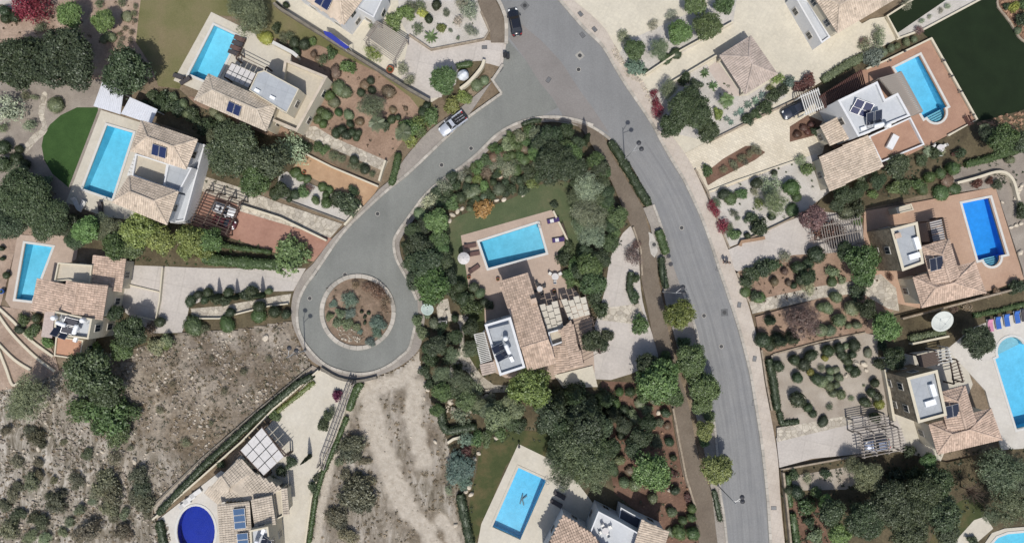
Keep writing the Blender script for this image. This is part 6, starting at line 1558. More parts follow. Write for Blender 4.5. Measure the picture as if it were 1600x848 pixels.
plants('in the island villa thicket', '''
tree dk: 646,362,15 640,385,16 645,410,18 652,436,18 664,352,14 700,432,16 845,225,16 852,245,16 900,262,20 905,285,16 940,285,14 948,318,14 955,352,14 938,405,18 905,425,13 915,392,12
tree gr: 838,240,14 882,232,18 930,250,15 944,270,12 934,440,14 960,365,11 660,398,16 690,388,14
olive sg: 905,310,20 935,312,18 908,350,17 936,350,17
shrub dk: 712,290,10 730,292,9 742,296,9 682,300,10 700,300,9 760,300,8 800,296,9 806,280,8 790,286,8 776,272,8 828,268,10 842,276,10 820,280,8 846,262,10 738,316,7
shrub gr: 760,250,9 778,236,9 798,216,10 826,204,9 770,230,8 740,262,8 808,228,9 822,222,9 812,244,8 790,246,9
loose sg: 760,262,8 782,248,8 803,256,8 815,262,7 792,276,8 730,268,7''')
plants('in the lower centre grove', '''
tree dk: 850,632,20 880,670,26 925,695,26 940,665,20 905,640,22 870,700,20 955,700,16 975,664,14 990,700,16
tree gr: 1046,582,20 1010,612,20 1052,620,18 1085,588,18 1096,632,18
olive sg: 930,715,24 890,725,22 865,715,16 950,730,16
tree ol: 795,632,16 760,640,14 745,628,13
shrub dk: 700,560,11 715,575,10 700,610,10 712,615,9 745,640,10 720,668,9 770,668,9 690,545,9 665,545,9 664,580,9 672,600,9
shrub gr: 1040,560,10 1068,535,10 1062,575,9 1108,650,9 1100,690,8
shrub ol: 985,645,9 1010,640,9 1030,660,8''')
# ---------------------------------------------------------------- vehicles, furniture, street things, people
RUBBER = plain('rubber', (.02, .02, .02), .8); CHROME = plain('chrome', (.6, .6, .6), .2, .9); LAMPG = plain('lamp_glass', (.7, .7, .68), .1); REDL = plain('tail_lamp', (.35, .02, .02), .2); PLATE = plain('number_plate', (.75, .75, .72), .4); BLACKP = plain('black_plastic', (.02, .02, .022), .5)
CARG = plain('car_glass', (.012, .015, .02), .05, 0, .7)
def loft(secs, cap=True):
    """secs: lists of points with the same count, closed rings"""
    V = []; F = []; n = len(secs[0])
    for s in secs: V += s
    for k in range(len(secs)-1):
        for i in range(n): j = (i+1) % n; F.append([k*n+i, k*n+j, (k+1)*n+j, (k+1)*n+i])
    if cap: F.append(list(range(n))[::-1]); F.append([(len(secs)-1)*n+i for i in range(n)])
    return V, F
def car(px, py, ang, ln, wd, paint, label, kind='car', cat='car', sunroof=False):
    """front towards +x of the car, ang = heading in the picture, degrees counter-clockwise from right"""
    g = gz(px, py); c = P(px, py, g+.5); c.z = g; rz = math.radians(ang); root = empty('parked_car' if cat == 'car' else 'pickup_truck', c); T(root, label, cat, 'parked cars', at=(px, py)); M = Matrix.Translation(c) @ Matrix.Rotation(rz, 4, 'Z')
    def add(name, V, F, m, pa=None, sm=False): return ob(name, fixn(mesh(name, [M @ Vector(v) for v in V], F, m, sm)), pa or root)
    h = ln/2; w_ = wd/2
    def ring(x, hw, z0, z1, crown=.06):
        return [(x, -hw*.96, z0), (x, -hw, z0+.22), (x, -hw*.98, z1-.12), (x, -hw*.86, z1), (x, 0, z1+crown), (x, hw*.86, z1), (x, hw*.98, z1-.12), (x, hw, z0+.22), (x, hw*.96, z0), (x, 0, z0-.02)]
    if kind == 'pickup':
        body = [ring(h, w_*.72, .42, .78, .02), ring(h-.12, w_*.88, .32, .92, .04), ring(h*.55, w_*.98, .3, 1.02), ring(h*.2, w_, .3, 1.06), ring(-h*.18, w_, .3, 1.06)]
        V, F = loft(body); add('body', V, F, paint, None, True)
        for s in (-1, 1): V, F = prism([(-h*.18, s*w_*.8), (-h, s*w_*.8), (-h, s*w_), (-h*.18, s*w_)], .4, 1.08); add('bed_side', V, F, paint)
        V, F = prism([(-h*.18, -w_*.82), (-h*.97, -w_*.82), (-h*.97, w_*.82), (-h*.18, w_*.82)], .4, .62); add('load_bed', V, F, BLACKP)
        V, F = prism([(-h*.97, -w_*.8), (-h, -w_*.8), (-h, w_*.8), (-h*.97, w_*.8)], .4, 1.05); add('tailgate', V, F, BLACKP)
        for x in (-h*.28, -h*.42, -h*.6): V, F = prism([(x-.04, -w_*.78), (x+.04, -w_*.78), (x+.04, w_*.78), (x-.04, w_*.78)], 1.08, 1.16); add('roll_bar', V, F, BLACKP)
        for y in (-.3, .1): V, F = prism([(-h*.25, y), (-h*.9, y+.1), (-h*.9, y+.22), (-h*.25, y+.12)], .9, 1.0); add('ladder_rail', V, F, ALU)
        cab = (h*.34, h*.14, -h*.06, -h*.18); zt = 1.72
    else:
        body = [ring(h, w_*.62, .4, .62, .01), ring(h-.1, w_*.8, .3, .72, .03), ring(h-.5, w_*.95, .26, .84), ring(h*.3, w_, .25, .93), ring(-h*.5, w_, .25, .98), ring(-h+.45, w_*.96, .28, .96), ring(-h+.1, w_*.84, .34, .86, .03), ring(-h, w_*.7, .42, .7, .01)]
        V, F = loft(body); add('body', V, F, paint, None, True); cab = (h*.38, h*.08, -h*.52, -h*.8); zt = 1.43 if cat == 'car' else 1.7
    a, b, d, e = cab; zb = .95 if kind != 'pickup' else 1.05
    def rect(x0, x1, y, z): return [(x0, -y, z), (x1, -y*.97, z), (x1, y*.97, z), (x0, y, z)]
    lo = [(a, -w_*.8, zb), (e, -w_*.78, zb), (e, w_*.78, zb), (a, w_*.8, zb)]; hi = [(b, -w_*.64, zt), (d, -w_*.62, zt), (d, w_*.62, zt), (b, w_*.64, zt)]
    add('windscreen', [lo[0], lo[3], hi[3], hi[0]], [[0, 1, 2, 3]], CARG); add('rear_window', [lo[1], lo[2], hi[2], hi[1]], [[0, 1, 2, 3]], CARG)
    for s, (i, j) in enumerate(((0, 1), (3, 2))): add('side_window', [lo[i], lo[j], hi[j], hi[i]], [[0, 1, 2, 3]], CARG)
    r_ = [(b+.03, -w_*.66, zt), (0.5*(b+d), -w_*.67, zt+.01), (d-.03, -w_*.64, zt), (d-.03, w_*.64, zt), (0.5*(b+d), w_*.67, zt+.01), (b+.03, w_*.66, zt)]; V, F = prism(r_, zt-.01, zt+.05); rf = add('roof', V, F, paint)
    if sunroof: V, F = prism(rect(b-.25, d+.55, w_*.42, 0), zt+.052, zt+.065); add('sunroof', V, F, CARG, rf)
    for s in (-1, 1):
        for p, q in ((lo[0] if s < 0 else lo[3], hi[0] if s < 0 else hi[3]), (lo[1] if s < 0 else lo[2], hi[1] if s < 0 else hi[2])):
            bar('pillar', M @ Vector(p), M @ Vector(q), .09, .07, paint, root)
        add('mirror', *prism([(a-.1, s*(w_+.02)), (a+.1, s*(w_+.02)), (a+.05, s*(w_+.2)), (a-.1, s*(w_+.2))], .95, 1.1), paint)
        add('headlight', *prism([(h-.32, s*w_*.5), (h-.06, s*w_*.5), (h-.16, s*w_*.78), (h-.42, s*w_*.86)], .6, .83 if kind != 'pickup' else .95), LAMPG); add('tail_light', *prism([(-h+.02, s*w_*.55), (-h+.22, s*w_*.55), (-h+.3, s*w_*.84), (-h+.1, s*w_*.78)], .6, .89 if kind != 'pickup' else 1.0), REDL)
        for x in (h*.62, -h*.6):
            V, F = lathe([(.0, -.11), (.26, -.11), (.33, -.08), (.33, .08), (.26, .11), (0, .11)], 14); wh = add('wheel', [(x+v[0], s*(w_-.09)+v[2], .33+v[1]) for v in V], F, RUBBER); V, F = lathe([(0, 0), (.2, 0), (.18, .03), (0, .03)], 10); add('rim', [(x+v[0], s*(w_+.015+v[2]), .33+v[1]) for v in V], F, CHROME, wh)
    add('number_plate', *prism([(-h-.005, -.26), (-h+.02, -.26), (-h+.02, .26), (-h-.005, .26)], .55, .68), PLATE); return root
PAINTB = plain('black_paint', (.012, .013, .018), .25, 0, .5, .6); PAINTS = plain('silver_paint', (.5, .52, .56), .3, .3, .5, .5); PAINTW = plain('white_paint', (.62, .62, .62), .3, 0, .5, .5); PAINTN = plain('dark_blue_paint', (.03, .035, .05), .3, .2, .5, .5); PAINTSB = plain('silver_blue_paint', (.3, .34, .45), .3, .3, .5, .5); PAINTR = plain('maroon_paint', (.08, .015, .018), .3, 0, .5, .5)
car(804.5, 35.5, 101, 4.3, 1.75, PAINTB, 'black car parked by the kerb on the main road')
car(707.5, 194.5, 217, 4.7, 1.75, PAINTS, 'silver pickup with open load bed half on the pavement', 'pickup', 'pickup truck')
car(351, 328, 340, 3.9, 1.65, PAINTW, 'white car with black roof hatch under the timber pergola', sunroof=True); car(352, 347, 340, 3.7, 1.6, PAINTR, 'dark maroon car in shade beside the white car')
car(1241, 172, 208, 4.2, 1.75, PAINTN, 'dark blue grey car on the cream paved drive'); car(1370, 694, 188, 3.9, 1.7, PAINTSB, 'silver blue car under the timber pergola at lower right')

# sun loungers
PURP = plain('purple_cushion', A(70, 52, 104), .9); BLUEC = plain('blue_cushion', A(56, 104, 184), .9); BROWNC = plain('brown_cushion', A(104, 80, 74), .9); WHITEC = plain('white_cushion', A(224, 222, 218), .9); DARKC = plain('charcoal_cushion', A(74, 70, 72), .9); STRIPE = plain('pink_cushion', A(204, 140, 168), .9)
def lounger(px, py, ang, m, label, frame=TIMBER, ln=1.9, wd=.68, grp='sun loungers', towel=None):
    g = gz(px, py); c = P(px, py, g); c.z = g; rz = math.radians(ang); root = empty('sun_lounger', c); T(root, label, 'sun lounger', grp, at=(px, py)); rot = Matrix.Rotation(rz, 3, 'Z')
    q = lambda x, y, z: c+rot @ Vector((x, y, z))
    boxo('frame', q(0, 0, .26), (ln, wd, .06), rz, frame, root)
    for x in (-ln*.42, ln*.42):
        for y in (-wd*.42, wd*.42): boxo('leg', q(x, y, .13), (.06, .06, .24), rz, frame, root)
    mt = boxo('mattress', q(-ln*.14, 0, .345), (ln*.68, wd*.94, .1), rz, m, root); boxo('backrest', q(ln*.34, 0, .5), (ln*.36, wd*.94, .09), rz, m, root, -.55)
    if towel: boxo('towel', q(-ln*.1, 0, .41), (ln*.3, wd*.8, .02), rz, towel, mt)
    return root
lounger(864, 345, 12, PURP, 'purple sun lounger with white towel near the corner of the island pool', towel=WHITEC); lounger(872, 375, 8, PURP, 'purple sun lounger with white towel on the right of the island pool', towel=WHITEC)
lounger(735, 384, 190, BROWNC, 'brown sun lounger in the parasol shadow, upper of two'); lounger(740, 396.5, 190, BROWNC, 'brown sun lounger beside the white parasol, lower of two'); lounger(741, 420, 215, BROWNC, 'brown sun lounger set askew below the white parasol')
for i, (x, y, m, lab) in enumerate(((1545, 508, STRIPE, 'pink striped sun lounger half behind the round tree'), (1557, 504, BLUEC, 'blue sun lounger above the pool steps, left of three'), (1570.5, 500, BLUEC, 'blue sun lounger above the pool steps, middle of three'), (1586.5, 495, BLUEC, 'blue sun lounger above the pool steps, right of three'), (1597, 492, DARKC, 'dark sun lounger cut by the right edge'))): lounger(x, y, 100, m, lab, TIMBERW, 2.0, .8)
for i in range(4): lounger(376+i*.0-i*3.1, 62+i*7.2, -22, DARKC if i % 2 else BROWNC, 'dark sun lounger along the right side of the top left pool')
lounger(121, 318, 115, WHITEC, 'white sun lounger below the long pool, left one', TIMBERW); lounger(130, 322, 60, WHITEC, 'white sun lounger below the long pool, turned aslant', TIMBERW); lounger(159, 325, 95, DARKC, 'grey sun lounger below the corner of the long pool')
lounger(874, 772, -28, DARKC, 'charcoal sun lounger beside the emblem pool, upper of two'); lounger(869, 785, -28, DARKC, 'charcoal sun lounger beside the emblem pool, lower of two')
lounger(298, 778, 215, WHITEC, 'white sun lounger left of the oval pool, upper one', TIMBERW); lounger(291, 786, 215, WHITEC, 'white sun lounger left of the oval pool, lower one', TIMBERW); lounger(308, 769, 215, WHITEC, 'white sun lounger above the oval pool', TIMBERW)
lounger(281, 121, -20, DARKC, 'grey sun lounger at the lower corner of the top left pool'); lounger(291, 127, 30, DARKC, 'grey sun lounger turned to the house by the top left pool')

def parasol(px, py, r, z, m, label):
    g = gz(px, py); c = P(px, py, z); base = Vector((c.x, c.y, g)); root = empty('parasol', base); T(root, label, 'parasol', at=(px, py)); n = 16; rm = r*S*(1-z/CAMH); V = [(c.x, c.y, z+.25)]; F = []
    for k, (rr, dz) in enumerate(((.5, .14), (1.0, -.08))):
        for i in range(n): a = 2*math.pi*i/n; V.append((c.x+rm*rr*math.cos(a), c.y+rm*rr*math.sin(a), z+dz-(.03 if i % 2 else 0)))
    for i in range(n): j = (i+1) % n; F += [[0, 1+i, 1+j], [1+i, 1+n+i, 1+n+j, 1+j]]
    me = mesh('canopy', V, F, m); ob('canopy', me, root); V, F = lathe([(.04, 0), (.04, z-g+.3)], 8, base); ob('pole', mesh('pole', V, F, ALU), root); V, F = lathe([(.35, 0), (.35, .06), (.1, .12)], 12, base); ob('base', mesh('base', V, F, BLACKP), root)
    for i in range(8): a = 2*math.pi*i/8; bar('rib', (c.x, c.y, z+.2), (c.x+rm*.97*math.cos(a), c.y+rm*.97*math.sin(a), z-.12), .025, .025, ALU, root)
parasol(724.5, 403.5, 9.6, 2.2, FABRIC, 'round white parasol at the left end of the island pool')
DISH = two('dish_white', A(206, 210, 204), .04, scale=1, obj=True, fine=6, famp=.06, bump=0, rough=.5); DISHG = two('dish_green_white', A(176, 190, 182), .04, scale=1, obj=True, fine=6, famp=.06, bump=0, rough=.5)
def dish(px, py, r, z, m, label, tilt=.5):
    c = P(px, py, z); g = gz(px, py); root = empty('satellite_dish', Vector((c.x, c.y, g))); T(root, label, 'satellite dish', 'large satellite dishes', at=(px, py)); rm = r*S*.98; rot = Matrix.Rotation(tilt, 3, 'X'); V = []; F = []; n = 28; K = 6
    for k in range(K+1):
        rr = k/K
        for i in range(n): a = 2*math.pi*i/n; V.append(c+rot @ Vector((rm*rr*math.cos(a), rm*rr*math.sin(a), .32*rm*rr*rr)))
    for k in range(K):
        for i in range(n): j = (i+1) % n; F.append([k*n+i, k*n+j, (k+1)*n+j, (k+1)*n+i])
    o = ob('reflector', mesh('reflector', V, F, m, True), root); sm = o.modifiers.new('thickness', 'SOLIDIFY'); sm.thickness = .04
    f = c+rot @ Vector((0, -.1, rm*.75)); V, F = lathe([(.03, -.09), (.07, -.06), (.07, .06), (.03, .09)], 10, f); fd = ob('feed_horn', mesh('feed_horn', V, F, ALU), root)
    for a in (0.6, 2.6, 4.7): bar('feed_strut', c+rot @ Vector((rm*.9*math.cos(a), rm*.9*math.sin(a), .26*rm)), f, .018, .018, ALU, root)
    V, F = lathe([(.14, 0), (.12, z-g+.05)], 10, Vector((c.x, c.y, g))); ob('mast', mesh('mast', V, F, ALU), root)
dish(1469, 500, 17, 2.4, DISH, 'big white satellite dish between the two right villas', .3); dish(668, 482, 10, 1.7, DISHG, 'pale green-white satellite dish by the turning circle, left of the island villa', .25)

# street lamps: post, two arms, two disc lanterns
LAMPM = plain('lamp_post_grey', (.32, .32, .32), .5, .3); LANT = plain('lantern_dark', (.05, .05, .055), .4)
def lamp(px, py, ang, label, h=8.2):
    g = gz(px, py); c = P(px, py, g); c.z = g; root = empty('street_lamp', c); T(root, label, 'street lamp', 'street lamps', at=(px, py)); a = math.radians(ang); d = Vector((math.cos(a), math.sin(a), 0)); s = Vector((-d.y, d.x, 0))
    V, F = lathe([(.2, 0), (.2, .3), (.09, .5), (.07, 4), (.055, h)], 10, c); ob('post', mesh('post', V, F, LAMPM, True), root)
    for k, zz in ((.45, h-.35), (-.45, h-1.0)):
        e = c+d*1.25+s*k+Vector((0, 0, zz)); bar('arm', c+Vector((0, 0, zz-.25)), e, .06, .06, LAMPM, root); V, F = lathe([(.04, .2), (.1, .12), (.34, .04), (.36, -.02), (.2, -.06)], 14, e); l = ob('lantern', mesh('lantern', V, F, LANT, True), root); V, F = lathe([(.2, -.08), (.16, -.14), (.02, -.16)], 12, e); ob('lamp_glass', mesh('lamp_glass', V, F, LAMPG), l)
lamp(975, 250, 35, 'tall street lamp in the dark hedge strip by the main road'); lamp(477, 547, 60, 'street lamp at the lower left of the roundabout'); lamp(1121, 757, 20, 'street lamp beside the lowest roadside tree'); lamp(1036, 455, 20, 'street lamp in the shade beside the footpath hedge')

# covers and grates in the road
IRON = plain('cast_iron', (.05, .05, .05), .6, .3); PATCH = two('concrete_patch', A(170, 166, 158), .06); PATCHG = two('tar_patch', A(112, 112, 112), .06)
def cover(px, py, kind, label, ang=0, rr=5):
    g = gz(px, py); c = P(px, py, g); c.z = g
    if kind == 'disc':
        root = empty('manhole_cover', c); V, F = lathe([(.36, 0), (.36, .012), (.3, .014), (.3, .01)], 20, c); ob('frame', mesh('frame', V, F, KERB), root); V, F = lathe([(.29, 0), (.29, .014), (.26, .018)], 20, c); ob('lid', mesh('lid', V, F, IRON), root)
    elif kind in ('patch', 'tar'):
        root = empty('manhole_cover', c); boxo('surround', c+Vector((0, 0, .004)), (1.1, 1.1, .012), math.radians(ang), PATCH if kind == 'patch' else PATCHG, root); V, F = lathe([(.3, 0), (.3, .02), (.26, .024)], 20, c); ob('lid', mesh('lid', V, F, IRON), root)
    else:
        root = empty('drain_grate', c); boxo('frame', c+Vector((0, 0, .004)), (.85, .6, .02), math.radians(ang), IRON, root)
        for i in range(5): boxo('grate_bar', c+Matrix.Rotation(math.radians(ang), 3, 'Z') @ Vector((-.3+.15*i, 0, .018)), (.06, .5, .02), math.radians(ang), LAMPM, root)
    T(root, label, 'manhole cover' if kind != 'grate' else 'drain grate', 'covers and grates in the road', at=(px, py))
for a in ((820, 9, 'tar', 'manhole in a dark diamond patch near the black car', 45), (906, 87, 'patch', 'manhole in a pale square patch on the main road', 40), (904, 109, 'disc', 'round manhole cover below the pale square patch'), (857, 125, 'grate', 'dark drain grate in the brown band of the junction', 55), (910, 55, 'grate', 'drain grate at the upper right kerb', -50), (907, 22, 'grate', 'drain grate on the upper right pavement near the top', -50), (929, 46, 'grate', 'drain grate on the upper right pavement, lower one', -50), (1065, 356, 'disc', 'round manhole cover in the middle of the main road bend'), (1100, 493, 'disc', 'round manhole cover right of the yellow-green tree'), (1132, 488, 'tar', 'square road patch with cover near the right kerb', 5), (1127, 541, 'disc', 'round manhole cover on the lower main road'), (1155, 476, 'grate', 'drain grate on the pavement by the crazy paving path', 80), (1179, 560, 'grate', 'drain grate on the pavement by the ball shrub garden', 80), (1178, 629, 'grate', 'black drain grate on the lower right kerb', 80), (690, 258, 'disc', 'round manhole cover on the side road, left of two'), (736, 232, 'disc', 'round manhole cover on the side road, right of two'), (484, 466, 'disc', 'round manhole cover left of the roundabout'), (539, 429, 'disc', 'round manhole cover at the top of the roundabout'), (590, 334, 'disc', 'round manhole cover on the road by the orange driveway'), (517, 447, 'grate', 'drain grate at the roundabout kerb', 45), (493, 425, 'grate', 'drain grate at the kerb left of the roundabout', 60), (1122, 419, 'grate', 'drain grate at the right kerb near the walking people', 70), (1020, 195, 'grate', 'drain grate at the kerb opposite the tall lamp', -60), (757, 74, 'grate', 'drain grate at the top driveway', 0), (782, 108, 'grate', 'drain grate at the top driveway corner', 55), (1022, 382, 'patch', 'pale square cover on the island footpath', 10), (1209, 793, 'grate', 'thin drain on the lower right pavement', 0)): cover(*a)

# bins, cover, pots, tables and small garden things
def wheelie(px, py, label):
    g = gz(px, py); c = P(px, py, g); c.z = g; root = empty('wheeled_bin', c); T(root, label, 'bin', 'wheeled bins by the top driveway', at=(px, py)); V, F = loft([[(c.x-.2, c.y-.22, g+.06), (c.x+.2, c.y-.22, g+.06), (c.x+.2, c.y+.22, g+.06), (c.x-.2, c.y+.22, g+.06)], [(c.x-.28, c.y-.3, g+1.0), (c.x+.28, c.y-.3, g+1.0), (c.x+.28, c.y+.3, g+1.0), (c.x-.28, c.y+.3, g+1.0)]]); ob('body', fixn(mesh('body', V, F, BLACKP)), root)
    boxo('lid', c+Vector((0, .02, 1.04)), (.6, .7, .06), 0, BLACKP, root); boxo('handle', c+Vector((0, .38, .98)), (.5, .06, .06), 0, BLACKP, root)
    for s in (-.22, .22): V, F = lathe([(0, -.03), (.1, -.03), (.1, .03), (0, .03)], 10); ob('wheel', mesh('wheel', [(c.x+s+v[2], c.y+.22+v[0], g+.1+v[1]) for v in V], F, RUBBER), root)
wheelie(789, 89, 'black wheeled bin on the kerb at the top driveway, left one'); wheelie(793.5, 91, 'black wheeled bin on the kerb at the top driveway, right one')
bm = bmesh.new(); bmesh.ops.create_icosphere(bm, subdivisions=3, radius=1)
for v in bm.verts:
    v.co *= 1+.16*noise.noise(v.co*1.6); v.co.z = max(-.45, v.co.z)
me = bpy.data.meshes.new('cover_sheet'); bm.to_mesh(me); bm.free(); me.materials.append(plain('white_sheeting', A(226, 230, 236), .5)); o = ob('tarpaulin_cover', me); g = gz(724, 118); o.location = P(724, 118, g+.55); o.scale = (.95, .75, 1.2); o.rotation_euler = (0, 0, .4); T(o, 'crumpled white tarpaulin cover behind the curved cream wall', 'cover', at=(724, 118))
POT = plain('terracotta_pot', A(168, 96, 66), .8)
def pot(px, py, r, label, tint='gr', m=POT):
    g = gz(px, py); c = P(px, py, g); c.z = g; root = empty('flower_pot', c); T(root, label, 'flower pot', 'flower pots', at=(px, py)); s = r*S; V, F = lathe([(s*.6, 0), (s*.95, s*1.2), (s, s*1.4), (s*.85, s*1.42), (s*.8, s*1.2)], 16, c); ob('pot', mesh('pot', V, F, m, True), root)
    o = ob('plant', PROTO['agave'][0], None); o.location = c+Vector((0, 0, s*1.3)); o.scale = (s*.9, s*.9, s*.9); o.color = (*A(*TINT[tint]), 1); par(o, root)
pot(611, 111, 6, 'large terracotta pot by the grey pergola'); pot(778, 436, 3, 'terracotta pot at the corner of the island villa roof'); pot(733, 433, 3, 'dark pot at the left edge of the island terrace', 'dk'); pot(866, 455, 3, 'pot on the island villa terrace near the canopies'); pot(72, 300, 6, 'pale round planter below the half round lawn', 'gr', COPW); pot(87, 317, 5, 'smaller pale planter beside the long pool corner', 'gr', COPW); pot(6, 455, 4, 'blue pot at the left edge terrace', 'gr', BLUEC); pot(476, 270, 3, 'pot by the topiary gravel bed')
def table(px, py, r, m, label, chairs=4, cm=TIMBERW, z0=None):
    g = gz(px, py) if z0 is None else z0; c = P(px, py, g); c.z = g; root = empty('garden_table', c); T(root, label, 'table', 'outdoor tables', at=(px, py)); V, F = lathe([(r, 0), (r, .04)], 18, c+Vector((0, 0, .7))); ob('table_top', mesh('table_top', V, F, m), root); V, F = lathe([(.3, 0), (.28, .04), (.05, .08), (.05, .7)], 10, c); ob('pedestal', mesh('pedestal', V, F, ALU), root)
    for i in range(chairs):
        a = 2*math.pi*i/chairs+.5; d = Vector((math.cos(a), math.sin(a), 0)); p = c+d*(r+.35); ch = empty('garden_chair', p); x_, y_ = PX(p); T(ch, 'chair at the '+' '.join(label.split()[:9]), 'chair', 'garden chairs', at=(x_, y_)); boxo('seat', p+Vector((0, 0, .43)), (.46, .46, .06), a, cm, ch); boxo('backrest', p+d*.23+Vector((0, 0, .68)), (.05, .44, .42), a, cm, ch)
        for sx in (-.19, .19):
            for sy in (-.19, .19): q = p+d*sx+Vector((-d.y, d.x, 0))*sy; boxo('leg', q+Vector((0, 0, .2)), (.04, .04, .42), a, cm, ch)
table(843, 451, .45, FABRIC, 'small white table on the shaded island terrace', 4, BLACKP); table(867, 432, .55, FABRIC, 'white table at the east edge of the island terrace', 3)
table(945, 826, .5, FABRIC, 'white table on the bottom roof terrace', 4, TIMBERW, zt7)
table(1465, 233, .6, FABRIC, 'white table under the trees at upper right', 3); table(690, 503, .4, BLACKP, 'dark table on the small paved spot west of the island villa', 2, BLACKP)
def bench(px, py, ang, label, m=TIMBER, ln=1.6):
    g = gz(px, py); c = P(px, py, g); c.z = g; rz = math.radians(ang); rot = Matrix.Rotation(rz, 3, 'Z'); root = empty('garden_bench', c); T(root, label, 'bench', 'garden benches', at=(px, py))
    for y in (-.16, 0, .16): boxo('seat_slat', c+rot @ Vector((0, y, .44)), (ln, .12, .04), rz, m, root)
    for z in (.62, .8): boxo('back_slat', c+rot @ Vector((0, .28, z)), (ln, .04, .12), rz, m, root)
    for x in (-ln*.42, ln*.42):
        for y in (-.18, .22): boxo('leg', c+rot @ Vector((x, y, .22)), (.07, .07, .44), rz, m, root)
bench(880, 361, -70, 'dark bench on the right edge of the island terrace', TIMBER, 2.4); bench(1509, 190, -62, 'dark bench at the corner of the terracotta terrace', TIMBERB); bench(691, 504, 8, 'white bench on the paved spot near the satellite dish', TIMBERW); bench(1492, 241, 12, 'reddish bench under the trees right of the white table', TIMBERB)
# shelf of lights along the terracotta terrace
for i, (x, y) in enumerate(((1471, 97), (1483, 121), (1497, 145), (1516, 181), (1410, 83), (1387, 97))):
    g = gz(x, y); c = P(x, y, g); c.z = g; root = empty('garden_light', c); T(root, 'dark garden light post on the terracotta terrace edge', 'garden light', 'garden lights on the terracotta terrace', at=(x, y)); V, F = lathe([(.1, 0), (.1, .04), (.04, .06), (.04, .6)], 8, c); ob('post', mesh('post', V, F, LANT), root); V, F = lathe([(.12, .6), (.16, .7), (.14, .85), (.04, .92)], 10, c); ob('lantern', mesh('lantern', V, F, LANT), root)
for x, y in ((811, 695), (870, 724)): boxo_ = empty('garden_light', P(x, y, gz(x, y))); T(boxo_, 'dark post light at the corner of the emblem pool deck', 'garden light', 'post lights of the emblem pool', at=(x, y)); c = boxo_.location.copy(); V, F = lathe([(.14, 0), (.14, .05), (.06, .08), (.06, .9), (.2, .95), (.2, 1.15), (.05, 1.25)], 10, c); ob('post', mesh('post', V, F, LANT), boxo_)
def ladder(px, py, ang, label):
    g = gz(px, py); c = P(px, py, g); c.z = g; rot = Matrix.Rotation(math.radians(ang), 3, 'Z'); root = empty('pool_ladder', c); T(root, label, 'pool ladder', 'pool ladders', at=(px, py))
    for s in (-.25, .25):
        pts = [(0, s, 0), (0, s, .75), (.25, s, .95), (.5, s, .75), (.5, s, -.9)]
        for a, b in zip(pts[:-1], pts[1:]): bar('rail', c+rot @ Vector(a), c+rot @ Vector(b), .05, .05, CHROME, root)
    for z in (-.2, -.5, -.8): bar('rung', c+rot @ Vector((.5, -.25, z)), c+rot @ Vector((.5, .25, z)), .06, .04, CHROME, root)
ladder(857, 750, 200, 'chrome ladder at the corner of the emblem pool'); ladder(845, 354, 165, 'chrome ladder on the right side of the island pool'); ladder(171, 314, 110, 'chrome ladder at the foot of the long pool')

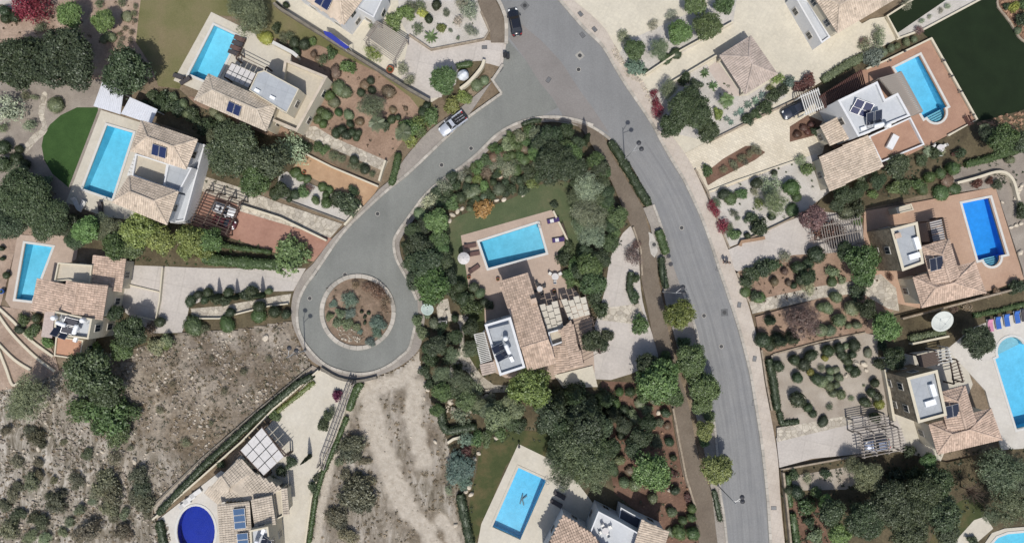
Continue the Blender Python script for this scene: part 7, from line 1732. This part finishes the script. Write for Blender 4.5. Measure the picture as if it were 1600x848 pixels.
# two people walking on the pavement
SKIN = plain('skin', (.45, .28, .2), .6); HAIR = plain('dark_hair', (.03, .02, .015), .8); SHIRT = [plain('navy_shirt', (.03, .035, .06), .9), plain('grey_shirt', (.1, .09, .1), .9)]; TROU = plain('dark_trousers', (.03, .03, .035), .9)
def skin_obj(name, verts, edges, rad, m, root, lv=2):
    me = bpy.data.meshes.new(name); me.from_pydata(verts, edges, []); me.materials.append(m); o = ob(name, me, None); md = o.modifiers.new('skin', 'SKIN'); md.use_smooth_shade = True
    for i, r in enumerate(rad): me.skin_vertices[0].data[i].radius = (r, r) if not isinstance(r, tuple) else r
    me.skin_vertices[0].data[0].use_root = True; s = o.modifiers.new('sub', 'SUBSURF'); s.levels = lv; s.render_levels = lv; par(o, root); return o
def person(px, py, ang, h, shirt, label, ph=1):
    g = gz(px, py); c = P(px, py, g); c.z = g; root = empty('person', c); T(root, label, 'person', 'people walking on the pavement', at=(px, py)); rot = Matrix.Rotation(math.radians(ang), 3, 'Z'); k = h/1.75
    w_ = lambda x, y, z: tuple(c+rot @ (Vector((x, y, z))*k))
    V = [(0, 0, .95), (0, 0, 1.15), (.01, 0, 1.38), (.02, 0, 1.5), (.04, 0, 1.6), (.05, 0, 1.7)]; rd = [(.15, .11), (.13, .1), (.16, .1), .055, .095, .08]; E = [(0, 1), (1, 2), (2, 3), (3, 4), (4, 5)]
    for s in (-1, 1):
        st = .2*s*ph; n = len(V); V += [(0, .1*s, .9), (.1*max(0, st*3)+st*.4, .1*s, .5), (st, .1*s, .09), (st+.16, .11*s, .04)]; rd += [.095, .065, .045, .035]; E += [(0, n), (n, n+1), (n+1, n+2), (n+2, n+3)]
        n = len(V); sw = -st*.9; V += [(0, .2*s, 1.4), (sw*.4, .26*s, 1.15), (sw+.08, .27*s, .92), (sw+.12, .27*s, .84)]; rd += [.06, .045, .032, (.035, .018)]; E += [(2, n), (n, n+1), (n+1, n+2), (n+2, n+3)]
        for f, (dx, dy, dz) in enumerate(((.03, .03, -.06), (.035, .012, -.09), (.03, -.002, -.1), (.02, -.016, -.09), (.05, -.03, -.03))):
            m = len(V); V += [(sw+.12+dx*.5, .27*s+dy*.8, .84+dz*.5), (sw+.12+dx, .27*s+dy, .84+dz)]; rd += [.011, .009]; E += [(n+3, m), (m, m+1)]
    skin_obj('body', [w_(*v) for v in V], E, [tuple(q*k for q in r) if isinstance(r, tuple) else r*k for r in rd], SKIN, root)
    SV = [(0, 0, .95), (0, 0, 1.15), (.01, 0, 1.38), (.01, 0, 1.46)]; SR = [(.17, .13), (.155, .12), (.18, .12), .085]; SE = [(0, 1), (1, 2), (2, 3)]
    for s in (-1, 1): n = len(SV); sw = -.2*s*ph*.9; SV += [(0, .2*s, 1.4), (sw*.4, .26*s, 1.15)]; SR += [.075, .06]; SE += [(2, n), (n, n+1)]
    skin_obj('shirt', [w_(*v) for v in SV], SE, [tuple(q*k for q in r) if isinstance(r, tuple) else r*k for r in SR], shirt, root)
    TVv = [(0, 0, .97)]; TR = [(.17, .13)]; TE = []
    for s in (-1, 1): n = len(TVv); st = .2*s*ph; TVv += [(0, .1*s, .88), (.1*max(0, st*3)+st*.4, .1*s, .5), (st, .1*s, .12)]; TR += [.11, .08, .065]; TE += [(0, n), (n, n+1), (n+1, n+2)]
    skin_obj('trousers', [w_(*v) for v in TVv], TE, [tuple(q*k for q in r) if isinstance(r, tuple) else r*k for r in TR], TROU, root)
    V, F = lathe([(.02, -.1), (.1, -.06), (.115, .0), (.1, .07), (.05, .11), (0, .115)], 14); ob('hair', mesh('hair', [w_(.03+v[0], v[1], 1.68+v[2]) for v in V], F, HAIR, True), root); V, F = lathe([(0, -.02), (.016, -.01), (.016, .01), (0, .02)], 6); ob('nose', mesh('nose', [w_(.145+v[0], v[1], 1.63+v[2]) for v in V], F, SKIN), root)
    for s in (-1, 1): ob('eye', mesh('eye', [w_(.132+v[0]*.5, .035*s+v[1]*.6, 1.655+v[2]*.4) for v in V], F, HAIR), root); ob('ear', mesh('ear', [w_(.04+v[0], .1*s+v[1], 1.64+v[2]) for v in V], F, SKIN), root)
    return root
person(1130, 408.5, 250, 1.76, SHIRT[0], 'person in dark clothes walking on the beige pavement, left of two'); person(1135.5, 410, 252, 1.68, SHIRT[1], 'person in grey top walking on the beige pavement, right of two', -1)
# ---------------------------------------------------------------- labels that single out one thing each
ORD = ['first', 'second', 'third', 'fourth', 'fifth', 'sixth', 'seventh', 'eighth', 'ninth', 'tenth', 'eleventh', 'twelfth']
def ordn(i):
    if i < 12: return ORD[i]
    n = i+1; return '%d%s' % (n, {1: 'st', 2: 'nd', 3: 'rd'}.get(n % 10 if n % 100 not in (11, 12, 13) else 0, 'th'))
byl = {}
for o, l, at in REG: byl.setdefault(l, []).append((o, at))
for l, it in byl.items():
    if len(it) < 2: continue
    xs = [a[0] for _, a in it]; ys = [a[1] for _, a in it]; ax = 0 if max(xs)-min(xs) >= max(ys)-min(ys) else 1
    it.sort(key=lambda q: q[1][ax]); n = len(it); side = ('left', 'top')[ax]
    for i, (o, _) in enumerate(it):
        w_ = (('leftmost', 'topmost')[ax] if i == 0 else ('rightmost', 'lowest')[ax] if i == n-1 else '%s from the %s' % (ordn(i), side))
        if n == 2: w_ = (('the left one', 'the upper one'), ('the right one', 'the lower one'))[i][ax]
        o['label'] = l+', '+w_
        if 'group' not in o: o['group'] = l
